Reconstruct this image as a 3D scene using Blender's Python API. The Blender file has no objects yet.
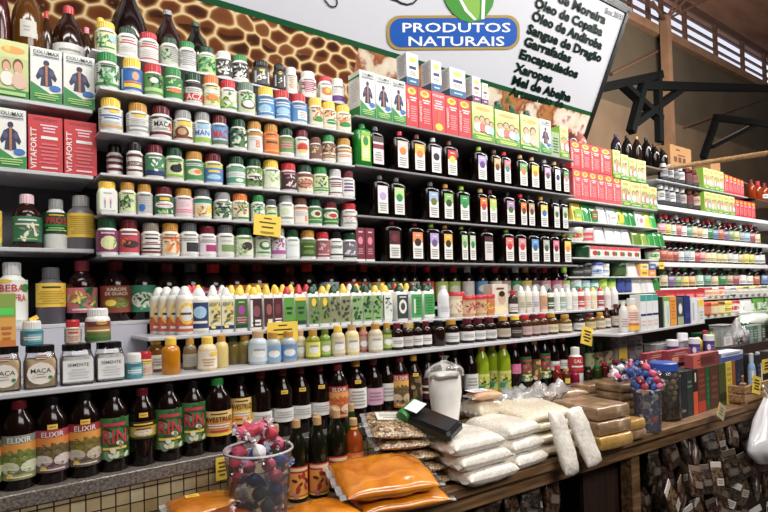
import bpy, math, random
from mathutils import Vector, Matrix, noise
sc = bpy.context.scene
COL = sc.collection
# ------------------------------------------------------------------ camera
FPX = 560.0; VPX, VPY = 1130.0, 275.0; ROLL = .025; PITCH = math.radians(1.5)
PSI = math.atan(FPX / (VPX - 384)); EYE = Vector((0, 0, 1.5))
CX = 384.0; CY = VPY + ROLL * (VPX - 384) - FPX * math.tan(PITCH)
Fv = Vector((math.sin(PSI) * math.cos(PITCH), math.cos(PSI) * math.cos(PITCH), math.sin(PITCH)))
R0 = Vector((math.cos(PSI), -math.sin(PSI), 0)); U0 = R0.cross(Fv)
Rv = math.cos(ROLL) * R0 - math.sin(ROLL) * U0
Uv = math.cos(ROLL) * U0 + math.sin(ROLL) * R0
cam_d = bpy.data.cameras.new('camera'); cam = bpy.data.objects.new('camera', cam_d); COL.objects.link(cam)
cam.matrix_world = Matrix(((Rv.x, Uv.x, -Fv.x, EYE.x), (Rv.y, Uv.y, -Fv.y, EYE.y), (Rv.z, Uv.z, -Fv.z, EYE.z), (0, 0, 0, 1)))
cam_d.sensor_width = 36; cam_d.lens = 36 * FPX / 768; cam_d.shift_y = (CY - 256) / 768
cam_d.clip_start = .05; cam_d.clip_end = 200
sc.camera = cam
# ------------------------------------------------------------------ light and exposure
w = bpy.data.worlds.new('hall_daylight'); sc.world = w; w.use_nodes = True
wb = w.node_tree.nodes['Background']; wb.inputs[0].default_value = (.80, .82, .95, 1); wb.inputs[1].default_value = 1.0
sc.view_settings.view_transform = 'Standard'; sc.view_settings.look = 'None'
sc.view_settings.exposure = 0.05; sc.view_settings.gamma = 1; sc.view_settings.use_curve_mapping = False
def area(name, loc, target, sx, sy, power, col=(1, .97, .92)):
    l = bpy.data.lights.new(name, 'AREA'); l.shape = 'RECTANGLE'; l.size = sx; l.size_y = sy; l.energy = power; l.color = col
    o = bpy.data.objects.new(name, l); COL.objects.link(o); o.location = loc
    o.rotation_euler = (Vector(target) - Vector(loc)).to_track_quat('-Z', 'Y').to_euler()
    return o
for _x, _p in ((-.3, 14), (1.1, 19), (2.5, 21), (3.9, 38), (5.4, 42)):
    area('stall_tube_light', (_x, .75, 3.15), (_x, 1.55, 1.4), 1.2, .14, _p)
area('hall_fill', (12, 3.5, 7.0), (14, 5.5, 3), 3, 1.0, 900, (1, .86, .72))  # unseen fill added to brighten the dark hall
area('ceiling_fill', (13, 3.5, 6.0), (13, 4.5, 12), 3, 1.0, 500, (1, .86, .76))  # unseen fill standing in for daylight bounced onto the ceiling
area('aisle_fill', (1.2, -1.7, 3.5), (1.6, 1.6, 1.35), 2.6, 1.0, 84, (1, .95, .90))  # unseen front fill, placed low to reach the tiles and shelved bottles
# ------------------------------------------------------------------ picture-to-place helpers
def ray(x, y): return Fv + Rv * ((x - CX) / FPX) + Uv * ((CY - y) / FPX)
def atY(x, y, Y): d = ray(x, y); return EYE + d * (Y / d.y)
def atZ(x, y, Z): d = ray(x, y); return EYE + d * ((Z - EYE.z) / d.z)
def proj(P):
    v = Vector(P) - EYE; z = v.dot(Fv); return CX + FPX * v.dot(Rv) / z, CY - FPX * v.dot(Uv) / z
def Xat(px, Y, Z):
    X = atY(px, 280, Y).x
    for _ in range(4):
        x, _y = proj((X, Y, Z)); x2, _y = proj((X + .01, Y, Z)); X += (px - x) / (x2 - x) * .01
    return X
# ------------------------------------------------------------------ materials
HEX = dict(wh='E6E6E1', cr='EDE2C2', gy='9C9C9C', lgy='C9C9CB', dg='55585A', bk='0E0D0D', rd='CC1F2C', dr='6A1422', pk='E6809C', mg='B0246E',
           pu='68388C', li='BBA4D6', bl='2570C4', nb='1D2C66', lb='9ECBEA', tl='1D8F84', gn='1C8C3C', dgn='0C4426', lg='A8D47A', lm='8DC026', ye='F7CB1A',
           oc='C68C1E', og='EE7B1C', br='6B3A20', tn='C79F6C', sk='D9A183', mr='7A2030', ol='6E7420', am='A85A14', dbr='2A1510', pg='D5E4BF', ppk='EDC6D0')
MATS = {}
def lin(h):
    r = [int(h[i:i + 2], 16) / 255 for i in (0, 2, 4)]
    return tuple((c / 12.92 if c <= .04045 else ((c + .055) / 1.055) ** 2.4) for c in r) + (1,)
KIND = dict(paper=(.55, .0), plastic=(.32, .0), gloss=(.12, .0), darkglass=(.14, .0), rough=(.85, .0), film=(.18, .0), metal=(.4, .0), foil=(.3, .3))
def mat(c, kind='paper', amt=.10, scale=25.):
    key = (c, kind, amt, scale)
    if key in MATS: return MATS[key]
    m = bpy.data.materials.new(f'{c}_{kind}'); m.use_nodes = True; nt = m.node_tree; b = nt.nodes['Principled BSDF']
    rough, met = KIND[kind]
    col = lin(HEX.get(c, c)); g_ = .3 * col[0] + .6 * col[1] + .1 * col[2]
    if kind in ('paper', 'film', 'plastic'): col = tuple(x * .88 + g_ * .12 for x in col[:3]) + (1,)
    tc = nt.nodes.new('ShaderNodeTexCoord'); n = nt.nodes.new('ShaderNodeTexNoise'); n.inputs['Scale'].default_value = scale
    r = nt.nodes.new('ShaderNodeMix'); r.data_type = 'RGBA'
    nt.links.new(tc.outputs['Object'], n.inputs['Vector']); nt.links.new(n.outputs['Fac'], r.inputs['Factor'])
    r.inputs['A'].default_value = tuple(max(0, x * (1 - amt)) for x in col[:3]) + (1,); r.inputs['B'].default_value = tuple(min(1, x * (1 + amt * .6)) for x in col[:3]) + (1,)
    nt.links.new(r.outputs['Result'], b.inputs['Base Color'])
    b.inputs['Roughness'].default_value = rough; b.inputs['Metallic'].default_value = met
    if kind == 'darkglass': b.inputs['Specular IOR Level'].default_value = .38
    if kind in ('film',):
        b.inputs['Coat Weight'].default_value = .6; b.inputs['Coat Roughness'].default_value = .06
    MATS[key] = m; return m
def node_mat(name, fn):
    if name in MATS: return MATS[name]
    m = bpy.data.materials.new(name); m.use_nodes = True; nt = m.node_tree
    fn(nt, nt.nodes['Principled BSDF'], nt.nodes.new('ShaderNodeTexCoord')); MATS[name] = m; return m
def ramp(nt, stops):
    r = nt.nodes.new('ShaderNodeValToRGB'); e = r.color_ramp.elements
    while len(e) < len(stops): e.new(.5)
    for k, (p, h) in enumerate(stops): e[k].position = p; e[k].color = lin(HEX.get(h, h))
    return r
def grain(name, stops, scale, rough=.5, coat=.5, bump=.4, stretch=(1, 1, 1), detail=4, voro=False):
    def fn(nt, b, tc):
        mp = nt.nodes.new('ShaderNodeMapping'); mp.inputs['Scale'].default_value = stretch
        nt.links.new(tc.outputs['Object'], mp.inputs[0])
        if voro:
            n = nt.nodes.new('ShaderNodeTexVoronoi'); n.inputs['Scale'].default_value = scale; out = n.outputs['Color']; h = n.outputs['Distance']
        else:
            n = nt.nodes.new('ShaderNodeTexNoise'); n.inputs['Scale'].default_value = scale; n.inputs['Detail'].default_value = detail; out = n.outputs['Fac']; h = out
        nt.links.new(mp.outputs[0], n.inputs['Vector'])
        r = ramp(nt, stops); nt.links.new(out, r.inputs[0]); nt.links.new(r.outputs[0], b.inputs['Base Color'])
        b.inputs['Roughness'].default_value = rough; b.inputs['Coat Weight'].default_value = coat; b.inputs['Coat Roughness'].default_value = .12
        if bump:
            bp = nt.nodes.new('ShaderNodeBump'); bp.inputs['Strength'].default_value = bump; bp.inputs['Distance'].default_value = .003
            nt.links.new(h, bp.inputs['Height']); nt.links.new(bp.outputs[0], b.inputs['Normal'])
    return node_mat(name, fn)
def clear(name, tint='FFFFFF', alpha=.16, rough=.08):
    def fn(nt, b, tc):
        out = nt.nodes['Material Output']
        t = nt.nodes.new('ShaderNodeBsdfTransparent'); t.inputs[0].default_value = lin(tint)
        g = nt.nodes.new('ShaderNodeBsdfGlossy'); g.inputs['Roughness'].default_value = rough
        b.inputs['Base Color'].default_value = lin(tint); b.inputs['Roughness'].default_value = .3
        fr = nt.nodes.new('ShaderNodeFresnel'); fr.inputs[0].default_value = 1.45
        m1 = nt.nodes.new('ShaderNodeMixShader'); m1.inputs[0].default_value = alpha
        m2 = nt.nodes.new('ShaderNodeMixShader')
        nt.links.new(t.outputs[0], m1.inputs[1]); nt.links.new(b.outputs[0], m1.inputs[2])
        nt.links.new(fr.outputs[0], m2.inputs[0]); nt.links.new(m1.outputs[0], m2.inputs[1]); nt.links.new(g.outputs[0], m2.inputs[2])
        nt.links.new(m2.outputs[0], out.inputs[0])
    return node_mat(name, fn)
CLEAR = clear('clear_plastic', 'FFFFFF', .035); MILKY = clear('milky_plastic', 'FFFFFF', .27, .2); BAGFILM = clear('bag_film', 'FFFFFF', .10, .15)
WOOD = grain('worn_wood', [(.3, '4A3420'), (.55, '7E5E3E'), (.75, 'A08058')], 6, .6, .0, .3, (1, 12, 12))
PALEWOOD = grain('pale_wood', [(.3, '7A5A3A'), (.7, 'B08A5E')], 6, .6, 0, .2, (1, 14, 14))
DARKWOOD = grain('dark_wood', [(.3, '1C100A'), (.7, '38241A')], 5, .6, 0, .2, (10, 10, 1))
STONE = grain('speckled_stone', [(.3, '3C3632'), (.5, '6A625C'), (.7, '8C847C')], 160, .35, .2, .1)
SHELFW = mat('BFBFC4', 'plastic', .06, 4)
# ------------------------------------------------------------------ mesh builder
class M:
    def __init__(s): s.v = []; s.f = []; s.mi = []; s.sm = []; s.mats = []
    def m(s, material):
        if material not in s.mats: s.mats.append(material)
        return s.mats.index(material)
    def add(s, vs, fs, material, smooth=False):
        o = len(s.v); k = s.m(material); s.v.extend(tuple(x) for x in vs)
        for f in fs: s.f.append(tuple(i + o for i in f)); s.mi.append(k); s.sm.append(smooth)
        return s
    def mesh(s, name):
        me = bpy.data.meshes.new(name); me.from_pydata(s.v, [], s.f)
        for x in s.mats: me.materials.append(x)
        me.polygons.foreach_set('material_index', s.mi); me.polygons.foreach_set('use_smooth', s.sm); me.update(); return me
    def build(s, name, parent=None, loc=None): return put(name, s.mesh(name), parent, loc)
    def box(s, c, d, material, rot=None):
        cx, cy, cz = c; a, b, e = d[0] / 2, d[1] / 2, d[2] / 2
        vs = [Vector((x * a, y * b, z * e)) for z in (-1, 1) for y in (-1, 1) for x in (-1, 1)]
        if rot: vs = [rot @ v for v in vs]
        vs = [v + Vector(c) for v in vs]
        return s.add(vs, [(0, 2, 3, 1), (4, 5, 7, 6), (0, 1, 5, 4), (2, 6, 7, 3), (0, 4, 6, 2), (1, 3, 7, 5)], material)
    def rbox(s, c, d, material, bev=.003, rot=None):
        # box with chamfered edges
        a, b, e = d[0] / 2, d[1] / 2, d[2] / 2; r = min(bev, a * .9, b * .9, e * .9); rings = []
        def ring(x, y, z, cc): return [(-x + cc, -y, z), (x - cc, -y, z), (x, -y + cc, z), (x, y - cc, z), (x - cc, y, z), (-x + cc, y, z), (-x, y - cc, z), (-x, -y + cc, z)]
        for z, k in ((-e, 1), (-e + r, 0), (e - r, 0), (e, 1)): rings += ring(a - r * k, b - r * k, z, r)
        vs = [Vector(v) for v in rings]
        if rot: vs = [rot @ v for v in vs]
        vs = [v + Vector(c) for v in vs]
        fs = [tuple(range(7, -1, -1)), tuple(range(24, 32))]
        for k in range(3):
            for i in range(8): j = (i + 1) % 8; fs.append((k * 8 + i, k * 8 + j, k * 8 + 8 + j, k * 8 + 8 + i))
        return s.add(vs, fs, material)
    def loft(s, prof, material, n=2., seg=24, rib=0., smooth=True, c=(0, 0, 0), caps=(True, True)):
        vs = []
        for z, rx, ry in prof:
            for i in range(seg):
                t = 2 * math.pi * i / seg; co, si = math.cos(t), math.sin(t); k = 1 - rib * (i % 2)
                vs.append((c[0] + rx * k * math.copysign(abs(co) ** (2 / n), co), c[1] + ry * k * math.copysign(abs(si) ** (2 / n), si), c[2] + z))
        fs = []
        for r in range(len(prof) - 1):
            for i in range(seg): j = (i + 1) % seg; fs.append((r * seg + i, r * seg + j, (r + 1) * seg + j, (r + 1) * seg + i))
        s.add(vs, fs, material, smooth and not rib)
        if caps[0]: s.add(vs[:seg], [tuple(range(seg - 1, -1, -1))], material)
        if caps[1]: s.add(vs[-seg:], [tuple(range(seg))], material)
        return s
    def tube(s, pts, r, material, seg=8):
        pts = [Vector(p) for p in pts]; vs = []
        for i, p in enumerate(pts):
            d = (pts[min(i + 1, len(pts) - 1)] - pts[max(i - 1, 0)]).normalized()
            a = d.cross(Vector((0, 0, 1)) if abs(d.z) < .9 else Vector((1, 0, 0))).normalized(); b = d.cross(a)
            for k in range(seg): t = 2 * math.pi * k / seg; vs.append(p + (a * math.cos(t) + b * math.sin(t)) * r)
        fs = [(i * seg + k, i * seg + (k + 1) % seg, (i + 1) * seg + (k + 1) % seg, (i + 1) * seg + k) for i in range(len(pts) - 1) for k in range(seg)]
        fs += [tuple(range(seg)), tuple(range(len(vs) - 1, len(vs) - seg - 1, -1))]
        return s.add(vs, fs, material, True)
    def beam(s, a, b, wd, hd, material):
        a, b = Vector(a), Vector(b); d = (b - a); L = d.length; q = d.to_track_quat('X', 'Z').to_matrix()
        return s.box((a + b) / 2, (L, wd, hd), material, q)
def put(name, me, parent=None, loc=None):
    o = bpy.data.objects.new(name, me); COL.objects.link(o)
    if parent: o.parent = parent
    if loc is not None: o.location = loc
    return o
MC = {}
def cached(key, fn):
    if key not in MC: MC[key] = fn()
    return MC[key]
# ------------------------------------------------------------------ naming
REG = []
def tag(o, label, cat, group=None):
    o['label'] = label; o['category'] = cat
    if group: o['group'] = group
    REG.append(o); return o
def same(o, label, cat, group):            # look-alikes nothing tells apart
    o['label'] = label; o['category'] = cat; o['group'] = group; return o
def root(name, loc, label, cat, group=None, rz=0.):
    o = bpy.data.objects.new(name, None); o.empty_display_size = .02; COL.objects.link(o); o.location = loc; o.rotation_euler = (0, 0, rz)
    return tag(o, label, cat, group)
def structure(o): o['kind'] = 'structure'; return o
# ------------------------------------------------------------------ lettering and label artwork
TXT = {}; BOLD = [.012]
def text_geo(t):
    if t not in TXT:
        cu = bpy.data.curves.new('lettering', 'FONT'); cu.body = t; cu.size = 1; cu.offset = BOLD[0]; cu.resolution_u = 2
        o = bpy.data.objects.new('lettering', cu); COL.objects.link(o); bpy.context.view_layer.update()
        me = bpy.data.meshes.new_from_object(o); vs = [(v.co.x, v.co.y) for v in me.vertices]; fs = [tuple(p.vertices) for p in me.polygons]
        bpy.data.objects.remove(o); bpy.data.curves.remove(cu); bpy.data.meshes.remove(me)
        x0 = min(v[0] for v in vs); x1 = max(v[0] for v in vs); cap = .70
        TXT[t] = ([((x - x0) / cap, y / cap) for x, y in vs], fs, (x1 - x0) / cap)
    return TXT[t]
def flat(W, H, y, z0, x0=0.):                  # faces local -Y
    return lambda u, v, h: (x0 + (u - .5) * W, y - h, z0 + v * H)
def side(W, H, x, z0):                         # faces local -X; u runs from back to front
    return lambda u, v, h: (x - h, (.5 - u) * W, z0 + v * H)
def topf(W, D, z):                             # faces local +Z
    return lambda u, v, h: ((u - .5) * W, (v - .5) * D, z + h)
def cyl(r, W, H, z0):
    return lambda u, v, h: ((r + h) * math.sin((u - .5) * W / r), -(r + h) * math.cos((u - .5) * W / r), z0 + v * H)
def art(mb, spec, mp, W, H, nx=1, kind='paper', eps=.00025, h0=0):
    layer = [h0]
    def rect(x0, y0, x1, y1, c):
        layer[0] += eps; n = max(1, math.ceil(nx * (x1 - x0)))
        vs = []
        for i in range(n + 1):
            u = x0 + (x1 - x0) * i / n; vs += [mp(u, y0, layer[0]), mp(u, y1, layer[0])]
        mb.add(vs, [(2 * i, 2 * i + 2, 2 * i + 3, 2 * i + 1) for i in range(n)], mat(c, kind), nx > 1)
    def ell(cx, cy, rx, ry, c, rot=0., up=True):
        if up: layer[0] += eps
        vs = [mp(cx, cy, layer[0])]; N = 12
        for q in (.55, 1.):
            for i in range(N):
                t = 2 * math.pi * i / N; a, b = rx * W * q * math.cos(t), ry * H * q * math.sin(t)
                vs.append(mp(cx + (a * math.cos(rot) - b * math.sin(rot)) / W, cy + (a * math.sin(rot) + b * math.cos(rot)) / H, layer[0]))
        fs = [(0, 1 + i, 1 + (i + 1) % N) for i in range(N)] + [(1 + i, 1 + N + i, 1 + N + (i + 1) % N, 1 + (i + 1) % N) for i in range(N)]
        mb.add(vs, fs, mat(c, kind))
    lift = .0006 if nx > 1 else 0.
    for tok in spec.split():
        k, a = tok.split(':', 1); a = a.split(',')
        if k == 'b': rect(0, 0, 1, 1, a[0])
        elif k == 's': rect(0, float(a[0]), 1, float(a[1]), a[2])
        elif k == 'c': rect(*map(float, a[:4]), a[4])
        elif k == 'o': ell(*map(float, a[:4]), a[4])
        elif k == 'l':
            cx, cy, R = map(float, a[:3]); rn = random.Random(int(a[5])); layer[0] += eps
            hx = HEX.get(a[3], a[3]); rgb = [int(hx[i:i + 2], 16) for i in (0, 2, 4)]
            tones = [a[3], ''.join('%02X' % int(v * .62) for v in rgb), ''.join('%02X' % int(v + (255 - v) * .38) for v in rgb), a[3]]
            for i in range(int(a[4]) * 2):
                t = rn.uniform(0, 6.28); q = R * 1.1 * math.sqrt(rn.random()); layer[0] += eps * .06
                ell(min(.92, max(.08, cx + q * math.cos(t))), min(.92, max(.08, cy + q * math.sin(t))), R * rn.uniform(.24, .40), R * rn.uniform(.10, .20), tones[i % 4], rn.uniform(0, 3.14), False)
        elif k == 'n':
            y0, y1 = float(a[0]), float(a[1]); n = int(a[2]); rn = random.Random(n * 7 + int(y0 * 100))
            cx = float(a[4]) if len(a) > 4 else .5; mw = float(a[5]) if len(a) > 5 else .8
            for i in range(n):
                hh = (y1 - y0) / n; wl = rn.uniform(.55, 1) * mw / 2
                rect(cx - wl, y0 + hh * (i + .25), cx + wl, y0 + hh * (i + .75), a[3])
                layer[0] -= eps * .9
            layer[0] += eps
        elif k in 'tv':
            vs, fs, tw = text_geo(a[0].replace('_', ' ')); cx, cy, h = map(float, a[1:4]); layer[0] += eps
            mw = float(a[5]) if len(a) > 5 else (.66 if nx > 1 else .92)
            if k == 't':
                sy = h * H; sx = min(sy, mw * W / tw); pts = [mp(cx + (x - tw / 2) * sx / W, cy + (y - .5) * sy / H, layer[0] + lift) for x, y in vs]
            else:
                sy = h * W; sx = min(sy * 1.1, mw * H / tw); pts = [mp(cx - (y - .5) * sy / W, cy + (x - tw / 2) * sx / H, layer[0] + lift) for x, y in vs]
            mb.add(pts, fs, mat(a[4], kind))
        elif k == 'p':
            layer[0] += eps; q = list(map(float, a[1:])); mb.add([mp(q[i], q[i + 1], layer[0]) for i in range(0, len(q), 2)], [tuple(range(len(q) // 2))], mat(a[0], kind))
    return mb
# ------------------------------------------------------------------ generic goods
CAPN = dict(ye='yellow', oc='ochre', gn='green', dgn='dark green', rd='red', dr='dark red', wh='white', gy='grey', dg='dark grey', bk='black', og='orange', br='brown', tl='teal',
            lm='lime', pk='pink', bl='blue', tn='gold', lgy='pale grey', mg='magenta')
def face_to(X, Y, k=.6): return -k * math.atan2(X, Y)
def jar(X, Y, Z, r, H, cap, spec, label, cat='jar', group=None, name='supplement_jar', body='wh', yaw=None, n=2., bodykind='plastic', capf=.24, lab=(.09, .60), ry=None):
    hb = H * (1 - capf); ry = ry or r
    o = root(name, (X, Y, Z), label, cat, group, face_to(X, Y) if yaw is None else yaw)
    def mkb():
        return M().loft([(0, r * .92, ry * .92), (.004, r, ry), (hb * .82, r, ry), (hb * .92, r * .93, ry * .93), (hb * .98, r * .8, ry * .8), (hb * 1.02, r * .76, ry * .76)], mat(body, bodykind), n).mesh('jar_body')
    put('jar_body', cached(('jb', round(r, 4), round(ry, 4), round(hb, 4), body, n, bodykind), mkb), o)
    def mkc():
        rc = r * .83; ryc = ry * .83; z0 = hb; z1 = H
        return M().loft([(z0, rc, ryc), (z1 - .004, rc, ryc)], mat(cap, 'plastic'), 2, 48, .05, caps=(True, False)).loft([(z1 - .004, rc * .98, ryc * .98), (z1, rc * .9, ryc * .9)], mat(cap, 'plastic'), 2, 24).mesh('cap')
    put('cap', cached(('jc', round(r, 4), round(ry, 4), round(H, 4), cap, capf), mkc), o)
    if spec:
        mb = M(); z0 = H * lab[0]; hl = H * lab[1]
        if n == 2:
            toks = spec.split(); W = 2.5 * r; bg = [t for t in toks if t[0] == 'b']; rr = r + .0004
            art(mb, bg[0], cyl(rr, 5.2 * r, hl, z0), 5.2 * r, hl, 22)
            bands = ' '.join(t for t in toks if t[0] == 's')
            if bands: art(mb, bands, cyl(rr, 5.2 * r, hl, z0), 5.2 * r, hl, 22, h0=.00025)
            art(mb, ' '.join(t for t in toks if t[0] not in 'bs'), cyl(rr, W, hl, z0), W, hl, 8, h0=.0007); art(mb, 'n:.08,.92,8,8A8A86,.06,.16 n:.08,.92,8,8A8A86,.96,.14 n:.88,.97,1,6A6A66,.5,.6', cyl(rr, W, hl, z0), W, hl, 8, h0=.0005)
        else:
            art(mb, spec, flat(r * 1.7, hl, -ry - .0003, z0), r * 1.7, hl)
        mb.build('label', o)
    return o
PROF = dict(
    syrup=([(0, .9), (.02, 1), (.56, 1), (.66, .93), (.74, .72), (.80, .45), (.84, .42)], (.83, 1., .50)),
    wine=([(0, .92), (.02, 1), (.64, 1), (.72, .90), (.80, .58), (.87, .40), (.93, .38)], (.90, 1., .42)),
    pet=([(0, .8), (.04, .97), (.30, 1), (.45, .97), (.62, .80), (.78, .50), (.90, .26), (.93, .25)], (.925, 1., .30)),
    round=([(0, .9), (.03, 1), (.62, 1), (.72, .88), (.78, .6), (.82, .5)], (.80, 1., .60)),
    flask=([(0, .9), (.02, 1), (.76, 1), (.83, .93), (.87, .64), (.89, .36), (.91, .34)], (.90, 1., .42)),
    sleeve=([(0, .92), (.02, 1), (.66, 1), (.75, .92), (.84, .64), (.90, .44), (.93, .40)], (.90, 1., .46)),
    drop=([(0, .92), (.02, 1), (.76, 1), (.80, .86), (.825, .62)], (.81, 1., .60)),
    bulb=([(0, .85), (.04, .98), (.30, 1), (.44, .95), (.58, .78), (.72, .50), (.84, .30), (.93, .22)], (.925, 1., .27)),
    demijohn=([(0, .9), (.03, 1), (.56, 1), (.68, .93), (.78, .72), (.86, .42), (.92, .30)], (.91, 1., .34)),
    jug=([(0, .94), (.02, 1), (.64, 1), (.74, .95), (.82, .70), (.86, .42)], (.85, 1., .48)),
)
def bottle(X, Y, Z, r, H, prof, body, kind, cap, spec, ly, label, cat='bottle', group=None, name='bottle', ry=None, n=2., yaw=None, tilt=0., lw=2.5, capkind='plastic', parent_label=None):
    ry = ry or r; p, (c0, c1, cr) = PROF[prof]
    o = root(name, (X, Y, Z), label, cat, group, (face_to(X, Y) if n == 2 else 0) if yaw is None else yaw)
    if tilt: o.rotation_euler[1] = tilt
    bm_ = body if not isinstance(body, str) else mat(body, kind)
    put('bottle_body', cached(('bb', prof, round(r, 4), round(ry, 4), round(H, 4), str(body), kind, n), lambda: M().loft([(z * H, q * r, q * ry) if q > .65 else (z * H, q * min(r, ry * 1.2), q * min(r, ry * 1.2)) for z, q in p], bm_, n, 24).mesh('bottle_body')), o)
    if cap:
        rc = cr * min(r, ry * 1.25)
        def mk():
            m_ = mat(cap, capkind)
            if prof == 'drop': return M().loft([(c0 * H, rc * 1.2, rc * 1.2), (c0 * H + .06 * H, rc * 1.15, rc * 1.15), (H * .91, rc * .92, rc * .92), (H * .97, rc * .70, rc * .70), (H, rc * .35, rc * .35)], m_, 2, 16).mesh('tip')
            return M().loft([(c0 * H, rc, rc), (c1 * H - .002, rc, rc)], m_, 2, 32, .05, caps=(True, False)).loft([(c1 * H - .002, rc * .97, rc * .97), (c1 * H, rc * .88, rc * .88)], m_, 2, 20).mesh('cap')
        nm = 'dropper_tip' if prof == 'drop' else 'cap'
        put(nm, cached(('bc', prof, round(r, 4), round(ry, 4), round(H, 4), cap, capkind), mk), o)
    if spec:
        z0, z1 = ly[0] * H, ly[1] * H; mb = M()
        if n == 2:
            W = lw * r; toks = spec.split(); rr = r + .0005
            if lw > 2.2:
                base = ' '.join(t for t in toks if t[0] in 'bs'); rest = ' '.join(t for t in toks if t[0] not in 'bs')
                art(mb, base, cyl(rr, 5 * r, z1 - z0, z0), 5 * r, z1 - z0, 20); art(mb, rest, cyl(rr, W, z1 - z0, z0), W, z1 - z0, 8, h0=.0008)
            else: art(mb, spec, cyl(rr, W, z1 - z0, z0), W, z1 - z0, 8)
        else: art(mb, spec, flat(r * lw, z1 - z0, -ry - .0004, z0), r * lw, z1 - z0)
        mb.build('label', o)
    return o
def carton(X, Y, Z, wd, dp, ht, side_c, front, label, cat='box', group=None, name='carton', sidespec=None, rz=0., topspec=None):
    mb = M().rbox((0, dp / 2, ht / 2), (wd, dp, ht), mat(side_c, 'paper'), .0012)
    art(mb, front, flat(wd * .985, ht * .985, -.0002, ht * .0075), wd, ht)
    if sidespec: art(mb, sidespec, lambda u, v, h: (-wd / 2 - h - .0002, dp * (1 - u), v * ht * .985 + ht * .0075), dp, ht)
    if topspec: art(mb, topspec, lambda u, v, h: ((u - .5) * wd, v * dp, ht + h + .0002), wd, dp)
    o = mb.build(name, None, (X, Y, Z)); o.rotation_euler = (0, 0, rz)
    return tag(o, label, cat, group)
# ------------------------------------------------------------------ the market hall
def slab(name, c, d, material): return structure(M().box(c, d, material).build(name))
FLOORM = grain('worn_floor', [(.3, '3A342E'), (.7, '5A524A')], 3, .6, 0, .1)
slab('floor', (12, 3, -.05), (44, 12, .1), FLOORM)
slab('wall_near_blocker', (12, -3.1, 4), (44, .2, 12), mat('5A4E42', 'rough', .1, 2)); slab('wall_left_blocker', (-4.1, 3, 5), (.2, 12.4, 14), mat('5A4E42', 'rough', .1, 2)); slab('wall_right_blocker', (31, 3, 5), (.2, 12.4, 14), mat('6A5A48', 'rough', .1, 2))  # unseen walls added to shut out ambient light from the open sides
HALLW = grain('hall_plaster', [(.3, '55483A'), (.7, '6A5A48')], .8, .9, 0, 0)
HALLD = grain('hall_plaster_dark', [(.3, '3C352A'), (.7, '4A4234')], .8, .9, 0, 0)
BEAMM = grain('ochre_concrete', [(.3, '6E543E'), (.7, '806450')], 2, .9, 0, 0)
RUST = mat('573C2E', 'rough', .15, 3); ROOFM = grain('roof_panels', [(.3, '7A5A4A'), (.7, '94705E')], .6, .8, 0, 0, (1, 6, 1))
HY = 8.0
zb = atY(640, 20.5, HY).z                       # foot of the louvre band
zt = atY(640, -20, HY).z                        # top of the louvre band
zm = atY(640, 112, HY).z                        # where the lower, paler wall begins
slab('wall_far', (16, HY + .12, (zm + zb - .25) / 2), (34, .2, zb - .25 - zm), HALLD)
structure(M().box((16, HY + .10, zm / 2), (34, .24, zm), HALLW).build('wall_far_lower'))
structure(M().box((16, HY, zb - .125), (34, .34, .25), BEAMM).build('trim_1'))
hb = root('louvre_band', (16, HY, zb), 'long band of daylit louvre slats below the hall roof', 'louvre')
mb = M()
for k in range(4): mb.box((0, .05, .06 + k * (zt - zb) / 4), (30, .20, .035), RUST, Matrix.Rotation(.5, 3, 'X'))
mb.build('slats', hb)
for px in (630, 648, 661, 684, 714, 740.6, 762, 775):
    M().box((atY(px, 30, HY).x - 16, -.02, (zt - zb) / 2), (.09, .12, zt - zb + .1), RUST).build('post', hb)
M().box((0, -.03, zt - zb + .05), (30, .14, .14), RUST).build('top_rail', hb)
# roof slopes up from the far wall towards the aisle
me = M(); y1, z1 = -3.2, zt + 2.9
me.add([(-4.2, HY + .4, zt + .1), (31, HY + .4, zt + .1), (31, y1, z1), (-4.2, y1, z1)], [(0, 1, 2, 3)], ROOFM)
me.add([(-4.2, HY + .4, zt + .2), (31, HY + .4, zt + .2), (31, y1, z1 + .1), (-4.2, y1, z1 + .1)], [(3, 2, 1, 0)], ROOFM)
structure(me.build('ceiling'))
X = atY(667.5, 80, HY - .3).x; ct = atY(667.5, 18, HY - .3).z
col = root('hall_column', (X, HY - .3, 0), 'tan concrete column rising to the louvre band', 'column')
M().box((0, 0, ct / 2), (.22, .22, ct), BEAMM).build('shaft', col)
tr = M(); A = Vector((0, 0, ct - .1))
for qx, qy in ((700, -14), (652, 2), (730, -12), (690, -22)):
    tr.beam(A, Vector(atY(qx, qy, HY - .8)) - Vector((X, HY - .3, 0)), .07, .07, RUST)
tr.build('roof_strut', col)
for lab, a, b in (('thin diagonal brace on the dark hall wall, left of the column', (612, 74), (664, 48)), ('thin diagonal brace low on the dark hall wall, right of the column', (684, 127), (764, 98))):
    pa, pb = atY(*a, HY - .05), atY(*b, HY - .05); tag(M().beam(pa, pb, .06, .06, RUST).build('wall_brace'), lab, 'brace')
STEEL = mat('1B1E1E', 'rough', .1, 10)
def bracket(label, Y, segs):
    b = root('steel_bracket', atY(*segs[0][1][0], Y), label, 'bracket'); o = Vector(b.location)
    for k, (nm, pts, th) in enumerate(segs):
        M().beam(Vector(atY(*pts[0], Y + .006 * k)) - o, Vector(atY(*pts[1], Y + .006 * k)) - o, .05 + .009 * k, th, STEEL).build(nm, b)
bracket('black steel awning frame with crossed braces above the red boxes', 2.75, [('arm', ((642, 85.5), (790, 89)), .085), ('leg', ((657.5, 73), (659.5, 142)), .075), ('leg', ((643, 85), (631, 132)), .075), ('tie', ((597, 89), (660, 75)), .075), ('brace', ((622, 84), (660, 119)), .05), ('brace', ((634, 124), (681, 89)), .06)])
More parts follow.
